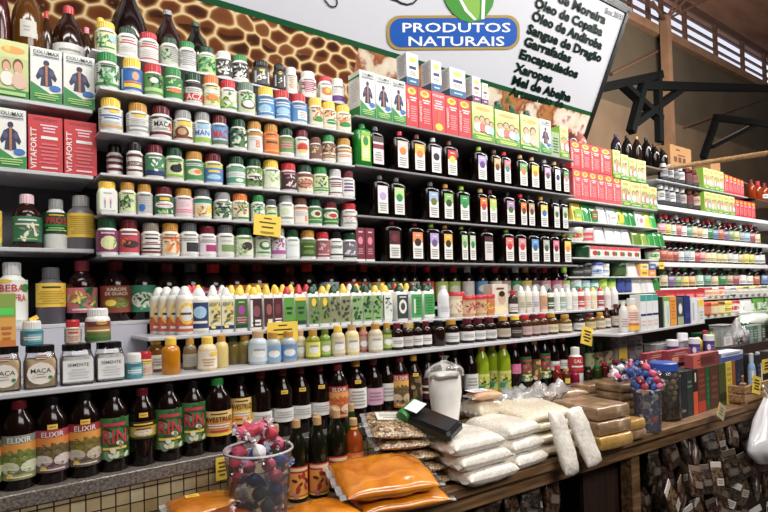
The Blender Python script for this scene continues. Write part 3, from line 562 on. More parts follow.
# ------------------------------------------------------------------ unit B: six rows of supplement jars
ROWS = [
 ('topmost jar shelf', [
  (106, 'ye', 'green leaf', 'b:E4E8B0 l:.35,.45,.28,gn,8,1 o:.75,.6,.16,.18,lb n:.05,.2,1,gn'), (127.5, 'dgn', 'plain white red-lettered', 'b:wh n:.55,.8,2,rd n:.1,.45,4,lgy'), (148.6, 'rd', 'white red-lined', 'b:wh n:.6,.85,2,rd n:.1,.5,4,lgy s:0,.06,rd'),
  (169, 'dgn', 'grey-green leaf', 'b:C9CDB8 l:.25,.5,.25,gn,7,2 n:.1,.9,7,gy,.7,.5'), (187, 'gn', 'pale grey', 'b:DDE0DE n:.1,.9,7,gy'), (206.6, 'dgn', 'bright leaf', 'b:lg l:.5,.4,.4,gn,12,4 n:.8,.95,1,wh'), (223.5, 'wh', 'black and white', 'b:3A3A38 l:.5,.5,.35,wh,9,5'),
  (240, 'gn', 'black patterned', 'b:2E302E l:.5,.5,.35,wh,10,6 s:0,.12,wh'), (261, 'bk', 'silver and yellow', 'b:4A4A48 o:.5,.85,.13,.1,ye l:.5,.4,.3,wh,6,7 c:.15,.1,.25,.8,lgy c:.75,.1,.85,.8,lgy'), (278.5, 'bk', 'silver striped', 'b:33332F o:.5,.9,.13,.1,ye c:.15,.1,.25,.8,lgy c:.72,.1,.85,.8,lgy l:.5,.4,.2,wh,4,7'),
  (290, 'wh', 'yellow-lettered', 'b:wh n:.1,.85,7,oc,.5,.35'), (308, 'wh', 'pink-lettered', 'b:wh n:.1,.4,3,mg n:.5,.9,3,pk c:.3,.15,.7,.85,ppk n:.2,.8,5,mr'), (324.7, 'rd', 'red and yellow ball', 'b:wh o:.55,.45,.3,.28,og o:.6,.5,.16,.15,ye l:.3,.7,.12,gn,3,2'), (337, 'wh', 'purple-footed', 'b:wh s:0,.35,pu n:.5,.9,3,lgy')]),
 ('second jar shelf', [
  (107.6, 'gn', 'green and white plant', 'b:D8E4D0 l:.5,.45,.36,gn,11,1 n:.75,.9,1,dgn s:0,.12,gn'), (132, 'ye', 'bright blue', 'b:bl o:.6,.65,.14,.2,sk c:.15,.12,.85,.3,ye n:.3,.42,1,og c:.02,.05,.12,.95,lb'), (153, 'rd', 'green plant-patterned', 'b:58A03A l:.5,.6,.3,dgn,9,3 c:.12,.12,.88,.3,lg o:.5,.65,.16,.14,wh'), (173, 'gn', 'green and orange', 'b:gn l:.5,.75,.25,lg,6,4 n:.3,.55,2,wh o:.55,.35,.28,.12,og'),
  (193, 'dgn', 'black and red banded', 'b:wh s:.72,1,dbr s:.05,.42,rd t:ACZ,.5,.24,.3,wh n:.46,.66,2,gy'), (211, 'og', 'yellow fruit', 'b:E9E2A0 l:.5,.45,.33,lm,7,2 o:.5,.35,.3,.16,og c:.15,.55,.85,.75,wh'), (228, 'rd', 'white and lime', 'b:wh l:.5,.35,.36,lm,9,8 o:.65,.5,.18,.2,pg s:0,.1,gn'), (246, '6E8A78', 'halved-coconut', 'b:C9DDB0 l:.4,.7,.25,gn,6,3 o:.55,.35,.32,.25,br o:.56,.37,.25,.19,wh'),
  (265.7, 'ye', 'blue white-lettered', 'b:3F8FD0 n:.6,.85,2,wh o:.4,.32,.3,.22,lb n:.1,.2,1,wh'), (282, 'rd', 'sky blue', 'b:3F8FD0 n:.6,.85,2,wh o:.5,.35,.33,.2,lb n:.1,.2,1,wh'), (298.5, 'rd', 'blue and white panel', 'b:5A9AD4 c:.4,.1,.9,.55,wh n:.15,.5,4,gy,.65,.4 n:.65,.85,2,wh'), (315, 'ye', 'orange root', 'b:cr l:.5,.6,.3,og,7,3 o:.6,.3,.3,.16,gn'), (328.5, 'ye', 'cream and green oval', 'b:cr l:.5,.65,.28,og,7,4 o:.6,.3,.3,.16,gn n:.26,.34,1,wh'), (343, 'ye', 'orange and green oval', 'b:cr l:.5,.65,.28,og,6,5 o:.55,.3,.3,.16,gn')]),
 ('third jar shelf', [
  (111, 'ye', 'blue-lettered', 'b:wh o:.6,.86,.2,.12,ye n:.45,.68,2,bl c:.05,.05,.95,.2,tn n:.24,.38,2,lgy'), (138, 'oc', 'grey graphic', 'b:wh o:.55,.85,.26,.1,ye s:.05,.38,gy n:.12,.3,1,wh n:.42,.7,3,lgy'), (161, 'dr', 'brown and white', 'b:wh s:.82,.95,dbr s:.05,.2,dr t:MACA,.55,.58,.26,dbr o:.9,.5,.12,.2,og n:.28,.4,2,gy o:.5,.78,.2,.1,lgy'), (183, 'gy', 'brown swirl', 'b:cr o:.4,.35,.3,.3,br o:.42,.37,.18,.18,tn c:.3,.68,.8,.92,ye c:.05,.05,.9,.16,mr'), (202, 'gy', 'blue and green', 'b:DCE8F0 s:0,.22,lm t:MAN,.45,.45,.26,bl o:.5,.75,.3,.12,lb'), (219, 'dr', 'red and blue', 'b:5C9ACD s:.0,.18,58734A t:MAC,.5,.52,.42,D02840 n:.2,.3,1,wh'),
  (238, 'dgn', 'dark leaf-covered', 'b:4E7A48 l:.5,.5,.45,pg,12,3 l:.5,.5,.4,dgn,8,4'), (254, 'oc', 'white orange-lettered', 'b:wh s:.72,.9,oc t:B,.62,.28,.34,og n:.45,.66,2,lgy'), (270.6, 'oc', 'bright orange', 'b:og n:.4,.6,1,br s:.0,.1,F49A4A n:.62,.74,1,F8C060'), (285.6, 'dgn', 'green and pink', 'b:6A9A4A n:.3,.75,3,pk s:0,.1,wh'), (301, 'dr', 'red and yellow sun', 'b:wh o:.5,.5,.32,.26,og o:.5,.5,.24,.2,rd c:.3,.22,.7,.36,ye'), (314.6, 'br', 'small brown', 'b:7A5240 l:.5,.5,.35,tn,6,4'), (327.7, 'gn', 'brown seed-patterned', 'b:cr s:.45,1,7A4A34 l:.5,.72,.3,tn,9,2 n:.1,.35,2,mr'), (343.6, 'oc', 'white and ochre band', 'b:wh s:.62,.92,oc n:.3,.5,2,og n:.7,.85,1,wh')]),
 ('fourth jar shelf', [
  (118, 'bk', 'maroon', 'b:wh s:.2,.35,dr s:.5,.65,dr s:.78,.9,dr'), (134, 'bk', 'white dark-red banded', 'b:wh s:.1,.2,dr s:.36,.58,dr s:.8,.92,dr t:DOLOMITA,.55,.47,.13,wh'), (154.4, 'dr', 'green and navy', 'b:2E8A50 s:.0,.25,nb l:.5,.55,.3,wh,5,2 n:.78,.92,1,wh'), (174, 'dgn', 'pale green cow', 'b:D5E0A8 o:.55,.45,.26,.2,bk o:.68,.6,.1,.12,bk n:.75,.92,2,gn c:.1,.06,.9,.16,lm'), (194, 'oc', 'green capsule', 'b:2E8F4C o:.5,.4,.3,.18,cr o:.62,.42,.16,.12,og n:.7,.88,2,wh'), (213, 'dr', 'blue yellow-lettered', 'b:4A86C8 s:.72,1,D8CE60 n:.42,.66,1,ye o:.5,.24,.3,.14,lb'),
  (236, 'dgn', 'white and pale green', 'b:EAF0E6 s:.66,.9,6AB088 s:.05,.36,4EA27A o:.6,.2,.18,.1,wh n:.42,.6,2,lgy'), (253.6, 'dgn', 'green with white oval', 'b:6E8E2E l:.5,.75,.3,lg,6,2 o:.5,.5,.38,.2,wh n:.44,.56,1,mr l:.5,.2,.3,dgn,5,3'), (271, 'ye', 'white and light green', 'b:E4EED0 l:.5,.65,.28,lg,6,2 p:gn,0,0,1,0,1,.2,.5,.34,0,.26'), (288.4, 'rd', 'dark flower', 'b:3E2428 l:.6,.45,.3,ppk,7,6 n:.8,.92,1,pk'), (304.5, '274A36', 'terracotta oval', 'b:cr s:.8,1,9A4A34 o:.5,.42,.42,.3,A8543A o:.5,.42,.3,.2,C98A6A n:.38,.46,1,br'), (320, 'gn', 'pale green palm', 'b:CFE0A0 l:.5,.6,.22,dgn,8,2 c:.15,.1,.85,.3,gn n:.15,.24,1,wh'), (334.6, 'lgy', 'maroon-lettered', 'b:wh n:.4,.75,3,mr s:.05,.12,mr s:.85,.93,pu'), (347, 'dr', 'narrow purple-lined', 'b:wh n:.2,.8,3,pu')]),
 ('fifth jar shelf', [
  (106.8, 'ye', 'twin plant', 'b:F0F2EA n:.82,.92,1,gy o:.34,.45,.07,.2,ppk o:.66,.45,.07,.2,ppk c:.32,.1,.36,.5,pu c:.64,.1,.68,.5,pu c:0,0,.08,1,lg', 'sq'), (127, 'oc', 'pale green leaf', 'b:D2E0A4 l:.4,.45,.34,3A6A2A,8,7 l:.3,.3,.2,dgn,4,2'), (143.7, 'oc', 'silver-grey', 'b:B8B4B4 o:.35,.25,.16,.2,bl n:.4,.85,4,lgy'), (163.7, 'dr', 'dark green white-oval', 'b:1E6A38 c:.3,.74,.7,.92,ye o:.5,.5,.42,.2,wh n:.46,.54,1,rd l:.5,.18,.3,lg,4,5'), (183.4, 'oc', 'faded pink', 'b:EBC9D2 n:.1,.35,2,pk n:.5,.8,3,F4DDE2'), (202, 'dg', 'yellow and green', 'b:E6E4B0 s:.72,.95,tl t:CHI,.5,.55,.24,wh o:.8,.4,.16,.2,ye l:.35,.25,.24,og,5,2'), (222.5, 'gy', 'dark leafy', 'b:E6ECE0 l:.5,.5,.42,3E6A3A,12,5 n:.52,.68,1,bk'),
  (239.8, 'og', 'brown and splash green', 'b:cr l:.5,.85,.32,6CCB3C,5,2 l:.4,.45,.3,A8744A,6,3 s:0,.1,gn'), (257, 'gn', 'splash green', 'b:E8F0E4 l:.5,.75,.33,2FA54A,7,5 n:.1,.4,3,gy'), (269.8, 'dg', 'pale olive oval', 'b:B8C88A o:.5,.5,.36,.3,D8E2B0 n:.4,.6,1,gn'), (285.5, 'gy', 'large pale', 'b:E8EEE4 o:.4,.55,.25,.2,pg n:.1,.3,1,gy', 'big'), (300, 'br', 'white and orange', 'b:F2E4DA t:B,.75,.25,.3,og s:.8,.95,D88A5A n:.4,.7,3,lgy'), (314, 'dgn', 'mid-green beige oval', 'b:3C8A4C o:.55,.6,.3,.24,cr o:.6,.6,.16,.14,br n:.15,.3,1,lg'), (330, 'dr', 'green red-fruit', 'b:2F7A3C o:.5,.6,.38,.24,cr o:.6,.58,.2,.14,rd n:.12,.28,1,lg'), (349, 'rd', 'white red-lined', 'b:E6E6E2 n:.55,.7,1,rd l:.4,.4,.2,ppk,5,2 n:.1,.25,1,gy')]),
 ('lowest jar shelf', [
  (107, 'dgn', 'magenta and green-fruit', 'b:8A2A66 o:.55,.42,.32,.32,D6DE9A l:.75,.4,.16,3A6A2A,4,3 n:.8,.92,1,ppk'), (128.7, 'dr', 'dark fruit', 'b:C8384E o:.55,.38,.34,.18,3A241E l:.3,.45,.18,og,4,2 n:.76,.92,1,wh'), (150.6, '8A8070', 'white black-lettered', 'b:E6E2DE n:.66,.8,1,bk n:.40,.56,2,mr s:0,.1,mr n:.15,.3,1,bk'), (170, 'oc', 'orange fruit', 'b:F0D9B0 l:.5,.4,.36,og,10,3 n:.7,.85,1,rd'), (189, 'dg', 'white with black square', 'b:ECECE8 c:.35,.1,.95,.55,2A2C2E n:.62,.8,2,gy'), (207, 'dr', 'white and magenta', 'b:F0E6EC c:.4,.15,.95,.5,mg n:.6,.8,2,gy'), (225, 'dg', 'pale green panel', 'b:E2E8D8 c:.3,.15,.95,.5,7C9A5C n:.6,.8,1,lgy'),
  (244, 'dgn', 'dark berry', 'b:DCE6C6 o:.6,.48,.24,.24,3E2A30 l:.3,.3,.24,8CB85A,6,2 s:.86,1,lg'), (262, 'dg', 'green swirl', 'b:D2DCC2 o:.6,.55,.3,.25,2F7A44 o:.62,.6,.2,.15,D2DCC2 n:.1,.25,1,gn'), (277.5, 'gy', 'white and violet', 'b:E4DCE2 l:.5,.6,.25,A03A8A,6,3 c:.1,.1,.9,.3,B050A0'), (291.5, 'dgn', 'white and teal', 'b:E6F0EE p:tl,0,.42,1,.42,1,.85,0,.85 p:lb,0,.42,1,.30,1,.42,0,.42 n:.58,.7,1,wh'), (307.4, 'oc', 'dark olive', 'b:3E5A22 s:.80,1,6A8A2A n:.5,.64,1,lm o:.5,.25,.3,.12,6A8A2A'), (322, 'rd', 'dusty red', 'b:A8525C l:.5,.5,.3,D8A0A0,6,4 n:.1,.2,1,wh'), (335, 'bk', 'white green-footed', 'b:E8ECE8 n:.5,.7,2,dgn s:.1,.2,dgn'), (349, 'dgn', 'purple-grey', 'b:77707C l:.5,.5,.34,DDD6DE,6,6 s:0,.1,dgn')]),
]
for (row, items), z in zip(ROWS, ZB):
    YR = YB0 if 'topmost' in row else YB
    xs = [Xat(i[0], YR + .035, z + .04) for i in items]
    for k, it in enumerate(items):
        gap = min([abs(xs[k] - xs[j]) for j in (k - 1, k + 1) if 0 <= j < len(xs)])
        r = min(.0305, gap * .492); Hh = .102; ex = it[4] if len(it) > 4 else ''
        if 'lowest' in row: Hh = .100
        if 'second' in row: Hh = .106
        if 'topmost' in row: Hh = .098
        if 'fifth' in row: Hh = .092
        if 'fourth' in row: Hh = .101
        if ex == 'big': Hh = .10
        rn = random.Random(int(it[0] * 7)); Hh *= rn.uniform(.95, 1.02)
        if it[2] == 'small brown' or 'olive oval' in it[2]: Hh *= .86; r *= .9
        Yj = YR + .006 + r + (.05 if it[2] == 'maroon' else 0)
        body = {'dark flower': 'DCD8D8', 'bright orange': 'og', 'silver and yellow': '22221E', 'silver striped': '22221E'}.get(it[2], 'wh')
        bl_ = f"{CAPN.get(it[1], 'grey')}-capped jar with {it[2]} label on the {row}"
        jar(xs[k], Yj, z, r, Hh, it[1], it[3], bl_, 'jar', f'supplement jars on the {row}', body=body, n=5. if ex == 'sq' else 2., capf=.20 if 'top' in row else .24)
# ------------------------------------------------------------------ unit C: boxes above, dark square bottles below
gB = 'boxes along the top of the dark bottle shelves'
cartons([(359.8, 375.2, .175, 'wh', COLM, 'white and green back figure box at left end above the dark bottles', COLS), (375.6, 391, .173, 'wh', COLM, 'middle one of three white and green back figure boxes above dark bottles', COLS), (391.4, 405.8, .172, 'wh', COLM, 'white and green back figure box touching the red boxes', COLS),
  (406, 418, .165, 'rd', VITB, 'red box with yellow top right beside the green figure boxes'), (418.4, 431.6, .165, 'rd', VITB, 'red box with yellow top, second of the red row'), (432, 445.2, .167, 'rd', VITC, 'brighter red box with orange vertical lettering'),
  (445.6, 458, .163, 'D8404C', VITB, 'paler red box with yellow top beside the brighter red one'), (458.4, 471, .163, 'D8404C', VITB, 'paler red box with yellow top beside the family box'),
  (472, 494, .166, 'lm', FAM2, 'wide yellow-green family photo box right of the red boxes'), (495, 519.5, .160, 'lm', FAM2, 'middle yellow-green family photo box'), (520.5, 539, .168, 'lm', FAM, 'yellow-green family box left of the small figure box'),
  (540, 551, .170, 'wh', COLM, 'small white and green figure box among the family boxes'), (551.6, 559.5, .12, 'pg', 'b:8FA678 n:.1,.8,6,dgn', 'dull green narrow box between figure box and yellow box'), (560, 568.5, .160, 'lm', FAM2, 'narrow yellow family box at right end beside stacked red boxes')], YC + .004, ZC[0], .075, gB)
WBL = 'b:wh s:0,.24,1E5C8C o:.5,.80,.3,.09,ye c:.2,.5,.8,.6,nb n:.3,.45,3,gy n:.06,.16,1,lb'
WPU = 'b:wh s:0,.24,6A2A6A o:.5,.80,.3,.09,ye c:.2,.5,.8,.6,mr n:.3,.45,3,gy n:.06,.16,1,ppk'
SBL = 'b:lgy s:0,.24,3A5668 n:.3,.95,12,gy'; SPU = 'b:lgy s:0,.24,54304E n:.3,.95,12,gy'
for x0, x1, ht, f_, s_, lab in ((406.6, 418.4, .128, WBL, SBL, 'tall white and blue box under the oval logo, leftmost standing on red boxes'), (431.2, 441.4, .128, WBL, SBL, 'middle white and blue box standing on the red boxes'), (449.8, 465.4, .122, WBL, SBL, 'rightmost white and blue box standing on the red boxes'), (472.4, 480.6, .112, WPU, SPU, 'white and purple box standing beside the blue ones'), (482, 488, .095, WPU, SPU, 'narrow white and purple box ending the upper row')):
    Z = ZC[0] + .168; X0, X1 = Xat(x0, YC + .006, Z + .06), Xat(x1, YC + .006, Z + .06)
    carton((X0 + X1) / 2, YC + .006, Z, X1 - X0, .062, ht, 'lgy', f_, lab, 'box', 'white boxes standing on the red boxes', 'medicine_carton', s_)
top_shelf(1.60, 2.62, 1.82, 1.99, 2.26, 'narrow board behind the family boxes carrying green bottles')
for px, wpx, H, body, cap, lab in ((498, 17, .115, '2F5A3C', 'dgn', 'leftmost dark green bottle behind the family boxes'), (512, 13, .115, '2F5A3C', 'dgn', 'middle dark green bottle behind the family boxes'), (527, 17, .11, '2F5A3C', 'dgn', 'rightmost dark green bottle behind the family boxes'),
    (541, 12, .10, 'A89A98', 'rd', 'pale bottle with red cap behind the small figure box'), (555, 12, .09, '6A4A48', 'dr', 'brownish bottle behind the dull green box'), (570, 13, .085, '5A3030', 'rd', 'dark red bottle behind the yellow box'), (580, 12, .09, 'A86A62', 'pk', 'pinkish bottle behind the red boxes')):
    px_bottle(px, 1.90, 2.26, wpx * 1.1, H * 1.75, 'demijohn', body, 'gloss', cap, None, (0, 0), lab, group=gT)
def flask(px, Z, col, desc, spec, row, cap='bk', Y=1.705, H=.160, rx=.034, lw=1.35, wob=0., name='tonic_bottle', ly=(.09, .74)):
    X = Xat(px, Y - .02, Z + .06)
    lab = f'dark square bottle with {desc} label on the {row}' if spec else f'unlabelled dark square bottle set back on the {row}'
    return bottle(X, Y + .002, Z, rx, H, 'flask', '120A08', 'darkglass', cap, spec, ly, lab, 'bottle', f'dark bottles on the {row}', name, ry=.022, n=5., yaw=wob, lw=lw)
def Lb(top, mid, extra=''): return f'b:F0EEE8 s:.62,1,{top} o:.5,.62,.34,.15,{mid} n:.06,.40,4,gy n:.84,.92,1,wh {extra}'
CROWS = [('upper dark bottle shelf', ZC[1], [(403, 'rd', 'white and orange', Lb('F2C8C0', 'og')), (420, 'dr', 'yellow fruit', Lb('E8B62A', 'og')), (436.5, 'lgy', 'black berry', Lb('D8CFE0', '2A2030')), (452.5, 'br', 'red and yellow', Lb('rd', 'ye')), (482.5, 'lm', 'purple and white', Lb('li', 'pu')), (497.6, 'br', 'brown fruit', Lb('D8B070', 'br')), (507.7, 'rd', 'pink and teal', Lb('E87A8A', 'tl')), (523.8, 'tn', 'orange and green', Lb('6CB060', 'og')), (535.5, 'tn', 'yellow', Lb('ye', 'oc')), (548, 'gy', 'pale purple', Lb('C8A8C8', '5A4440')), (558, 'tn', 'navy fruit', Lb('wh', 'nb')), (566.5, 'bk', 'green and pink', Lb('5EA05A', 'pk'))]),
 ('middle dark bottle shelf', ZC[2], [(383, 'dg', 'lilac and white', Lb('E2DCEC', 'li')), (399.6, 'dg', 'lime green', Lb('B8DC8A', 'gn')), (434, 'dg', 'blue and white', Lb('9FB8DC', 'ol')), (449, 'oc', 'lime and dark fruit', Lb('8CC060', '3A4A20')), (465, 'lm', 'bright green', Lb('2EA050', 'gn')), (484, 'tn', 'red fruit', Lb('og', 'rd')), (493.5, 'dr', 'yellow-green', Lb('C8D050', 'lg')), (511, 'bk', 'purple and green', Lb('B890C0', '4A6A2A')), (524, 'rd', 'orange', Lb('og', 'br')), (532, 'bk', 'brown half-hidden', Lb('C8A080', 'br')), (544.5, 'oc', 'yellow and blue', Lb('F0D040', 'bl')), (557, 'bk', 'grey and green', Lb('D0D4C8', '4A6A4A')), (565.5, 'bk', 'pale green', Lb('B8CCA8', '6E7420'))]),
 ('lowest dark bottle shelf', ZC[3], [(395, 'dr', 'maroon and white', 'b:E8E6E0 s:.5,1,4A1620 o:.5,.75,.3,.15,mr n:.06,.40,4,gy'), (418, 'dr', 'orange fruit', Lb('F08A4A', '3A241E')), (434.7, 'lm', 'lilac', Lb('B8A4DC', '6A5A8A')), (448.5, 'oc', 'yellow with dark fruit', Lb('F2B62A', '3A2A10')), (465, 'lm', 'pale green bright', Lb('A8D48A', '6A9A5A')), (473, 'bk', 'grey half-hidden', Lb('C0D0B8', 'gn')), (489, 'dr', 'maroon and pale', 'b:DAD2D4 s:.78,1,4A2030 n:.3,.7,4,gy'), (510, 'lm', 'red and pink', Lb('F07A70', 'rd')), (522.6, 'bk', 'slim red', Lb('D89090', 'rd')), (535.5, 'bk', 'sky blue', Lb('5AA0E0', '40608A')), (546.7, 'bk', 'slim grey-green', Lb('B0B8A8', '4A5A4A')), (556.5, 'dr', 'slim pink', Lb('E87A9A', 'mr')), (568, 'ye', 'yellow', Lb('F0CC3A', 'og'))])]
for row, z, items in CROWS:
    pxs = [i[0] for i in items]; Xs = [Xat(p, 1.69, z + .06) for p in pxs]
    for k, (px, cap, desc, spec) in enumerate(items):
        gap = min([abs(Xs[k] - Xs[j]) for j in (k - 1, k + 1) if 0 <= j < len(Xs)]); rx = min(.042, gap * .488)
        o = flask(px, z, None, desc, spec, row, cap, rx=rx, lw=1.2 if rx > .03 else 1.4, wob=0)
    Z2 = 0
    for k in range(1, len(Xs)):      # a second rank stands behind the gaps
        if Xs[k] - Xs[k - 1] > .078: 
            xm = (Xs[k] + Xs[k - 1]) / 2; bottle(xm, 1.775, z, .034, .158, 'flask', '120A08', 'darkglass', 'bk', None, (0, 0), f'unlabelled dark bottle set back on the {row}', 'bottle', f'dark bottles on the {row}', 'tonic_bottle', ry=.022, n=5., yaw=0)
bottle(Xat(362.5, 1.71, 2.03), 1.712, ZC[1], .036, .162, 'flask', '1E7A2C', 'gloss', 'gn', 'b:C8DC6A n:.1,.45,4,F0F4D8 o:.5,.68,.3,.16,gn s:.86,1,lm', (.12, .80), 'clear green bottle with lime label, left end of upper dark bottle shelf', 'bottle', 'dark bottles on the upper dark bottle shelf', 'tonic_bottle', ry=.024, n=5., yaw=0, lw=1.1)
flask(378.5, ZC[1], None, 'maroon and pale pink', 'b:E4D8DA s:.55,.72,8A2A40 s:.8,1,5A4A4A n:.1,.45,4,gy', 'upper dark bottle shelf', 'dg', rx=.030, lw=1.6)
for px in (360.5, 370):
    X = Xat(px, 1.70, ZC[3] + .07); carton(X, 1.70, ZC[3], .040, .05, .125, '7A2438', 'b:7A2438 o:.5,.62,.28,.12,pk n:.2,.4,3,C88A94 s:.0,.06,wh n:.84,.92,1,ppk', 'dark red narrow box at left end of lowest dark bottle shelf', 'box', 'dark red boxes at the left end of the lowest dark bottle shelf', 'medicine_carton')
# ------------------------------------------------------------------ the long syrup shelf
gS = 'syrup bottles on the long shelf behind the droppers'
ZS = 1.440
SY = [(12, 32, .168, 'round', 'DCE2DC', 'plastic', 'lgy', 'b:E4E8E0 o:.3,.97,.2,.05,ye t:BEBA,.5,.80,.17,rd,.7 t:CHOFRA,.5,.56,.17,rd,.7 o:.85,.8,.14,.1,gn s:0,.2,wh', (.08, .72), 'white bottle with red lettering cut off by the left edge, long shelf'),
 (51, 30, .155, 'round', '56525C', 'plastic', 'dg', 'b:ye n:.75,.9,1,3A3A10 n:.1,.7,6,C9A412', (.30, .72), 'dark grey bottle with plain yellow label on the long shelf'),
 (82, 31, 0.175, 'syrup', '1E0A0A', 'darkglass', 'mr', 'b:C86878 l:.5,.55,.38,gn,9,2 l:.5,.5,.3,ye,5,4 n:.06,.2,1,ppk', (.16, .56), 'dark syrup bottle with pink floral label on the long shelf'),
 (115.5, 31, 0.177, 'syrup', '1E0A0A', 'darkglass', 'dr', 'b:8A3A22 t:XAROPE,.5,.86,.13,cr t:DE_GUACO,.5,.70,.11,cr o:.5,.36,.36,.2,ol o:.35,.36,.14,.12,ye', (.14, .58), 'dark syrup bottle with brown label and pale lettering'),
 (142.6, 27, 0.172, 'syrup', '16100C', 'darkglass', 'bk', 'b:2E8A6A o:.5,.45,.38,.3,E6E8D8 l:.5,.4,.25,gn,5,3', (.14, .60), 'dark syrup bottle with green and white label on the long shelf'),
 (167, 27, 0.170, 'syrup', '16100C', 'darkglass', 'dr', 'b:D8C040 l:.5,.4,.3,gn,4,3', (.14, .52), 'dark syrup bottle with yellow label beside the green-labelled one'),
 (191, 27, 0.172, 'syrup', '16100C', 'darkglass', 'dg', 'b:D87A3A l:.5,.5,.3,gn,5,3 n:.75,.9,1,cr', (.14, .56), 'dark syrup bottle with orange label and grey cap'),
 (213.5, 26, 0.169, 'syrup', '16100C', 'darkglass', 'rd', 'b:C0387A n:.7,.9,1,wh l:.5,.4,.3,pk,5,3', (.14, .55), 'dark syrup bottle with magenta label on the long shelf'),
 (235, 24, 0.172, 'syrup', '1E0A0A', 'darkglass', 'dr', 'b:E07A2A n:.6,.85,2,mr', (.14, .58), 'dark syrup bottle with orange-red label above the yellow droppers'),
 (257.5, 22, 0.175, 'syrup', '1E0A0A', 'darkglass', 'dr', 'b:E8A83A n:.6,.85,2,mr', (.14, .60), 'dark syrup bottle with amber yellow label on the long shelf'),
 (290, 20, 0.165, 'syrup', '1E0A0A', 'darkglass', 'dr', 'b:6A9A4A', (.14, .55), 'dark syrup bottle with green label left of the red-capped one'),
 (307, 21, 0.177, 'syrup', '16100C', 'darkglass', 'rd', 'b:4A2A1A n:.6,.85,2,lg', (.14, .52), 'dark syrup bottle with bright red cap'),
 (329.6, 19, 0.179, 'syrup', '1E0A0A', 'darkglass', 'dr', 'b:B8D0D8 n:.5,.85,2,bl', (.14, .60), 'dark syrup bottle with pale blue label on the long shelf'),
 (352, 19, 0.179, 'syrup', '1E0A0A', 'darkglass', 'dr', 'b:B04030 n:.5,.85,2,cr', (.14, .60), 'dark syrup bottle with brick red label on the long shelf')]
for px, wpx, H, prof, body, kind, cap, spec, ly, lab in SY: px_bottle(px, 1.795, ZS, wpx, H, prof, body, kind, cap, spec, ly, lab, group=gS, name='syrup_bottle', lw=2.6)
SY2 = [(362, 'rd', 'B85A3A', 'rust'), (376, 'dr', 'E0B040', 'amber'), (391, 'dr', '5A8A4A', 'dull green'), (402, 'dr', '3A5A3A', 'deep green'), (412, 'dr', 'C8C8C0', 'pale grey'), (425.5, 'rd', 'D84040', 'red'), (439.5, 'dr', 'B8D85A', 'lime'), (452, 'rd', 'A8C84A', 'yellow-green'), (466, 'lgy', 'E4D4D0', 'cream'), (480, 'dr', '5AA0D8', 'sky blue'), (494, 'rd', 'E8E4C8', 'ivory'), (503, 'dr', 'B89A8A', 'tan'), (514, 'wh', '3A9A5A', 'white and green'), (524, 'tn', 'E8C83A', 'yellow'), (532.5, 'dr', '7A5A5A', 'dusky brown'), (543, 'rd', 'E8A0A0', 'pale pink'), (554, 'dr', 'E070A0', 'bright pink'), (562.5, 'lm', '9AC04A', 'spring green')]
xs = [Xat(i[0], 1.80, ZS + .07) for i in SY2]
for k, (px, cap, c, nm) in enumerate(SY2):
    gap = min([abs(xs[k] - xs[j]) for j in (k - 1, k + 1) if 0 <= j < len(xs)]); r = min(.030, gap * .48)
    bottle(xs[k], 1.79, ZS, r, .176, 'syrup', '1C0C0A', 'darkglass', cap, f'b:{c} o:.5,.6,.32,.2,wh n:.1,.3,2,wh', (.12, .60), f'dark syrup bottle with {nm} label behind the right-hand droppers', 'bottle', gS, 'syrup_bottle')
# ------------------------------------------------------------------ unit D: boxes, pouches, tubs
gD = 'stacked boxes on the narrow-tiered shelves'
x_ = [573, 581, 589, 597, 604.5, 613, 621]
cartons([(x_[k], x_[k + 1], .160, 'D4525C', VITB.replace('b:rd', 'b:D24450'), f'red box in the lower row of stacked red boxes') for k in range(6)], YD + .004, ZD[0], .08, gD)  # glare on this row is put into its paler red
x_ = [570.5, 580.5, 590.5, 600, 611.5]
cartons([(x_[k], x_[k + 1], .150, 'rd', VITB, f'red box standing on the lower red row') for k in range(4)], YD + .004, ZD[0] + .161, .08, gD)
cartons([(621.5, 630, .150, 'ppk', FAM2, 'pale family box in the lower row beside the red boxes'), (630.5, 640.5, .148, 'pg', FAM, 'pale family box in the lower row, middle'), (641, 649, .150, 'ppk', FAM2, 'pale family box in the lower row, second from its right end'), (649.4, 657, .140, 'lg', FAM2, 'pale green family box at right end of the lower row'),
  ], YD + .004, ZD[0], .08, gD)
cartons([(613, 620.5, .165, 'lm', FAM2, 'leftmost yellow family box on top of the stacked boxes'), (621, 628.5, .150, 'lm', FAM, 'second yellow family box on top of the stacked boxes'), (629, 636, .140, 'lm', FAM2, 'third yellow family box on top of the stacked boxes'), (636.5, 646, .140, 'lm', FAM, 'rightmost yellow family box on top of the stacked boxes')], YD + .004, ZD[0] + .1515, .08, gD)
top_shelf(2.75, 3.9, 1.88, 2.05, 2.30, 'high board behind the stacked boxes carrying dark bottles')
for px, cap, body, H, lab in ((616, 'nb', '2A2030', .16, 'dark bottle with blue cap standing high behind the yellow boxes'), (627, 'bk', '1A1412', .17, 'black bottle high up, left of the tan-capped one'), (637, 'tn', '2A1C14', .18, 'dark bottle with tan cap high up near the steel brace'),
    (646.5, 'bk', '120E0C', .19, 'tallest black bottle left of the cardboard carton'), (654.5, 'dr', '120E0C', .165, 'black bottle with dark red cap left of the carton'), (662.5, 'bk', '181210', .155, 'black bottle touching the cardboard carton')):
    px_bottle(px, 1.96, 2.30, 10, H * 1.18, 'demijohn', body, 'darkglass', cap, None, (0, 0), lab, group='dark bottles high behind the boxes')
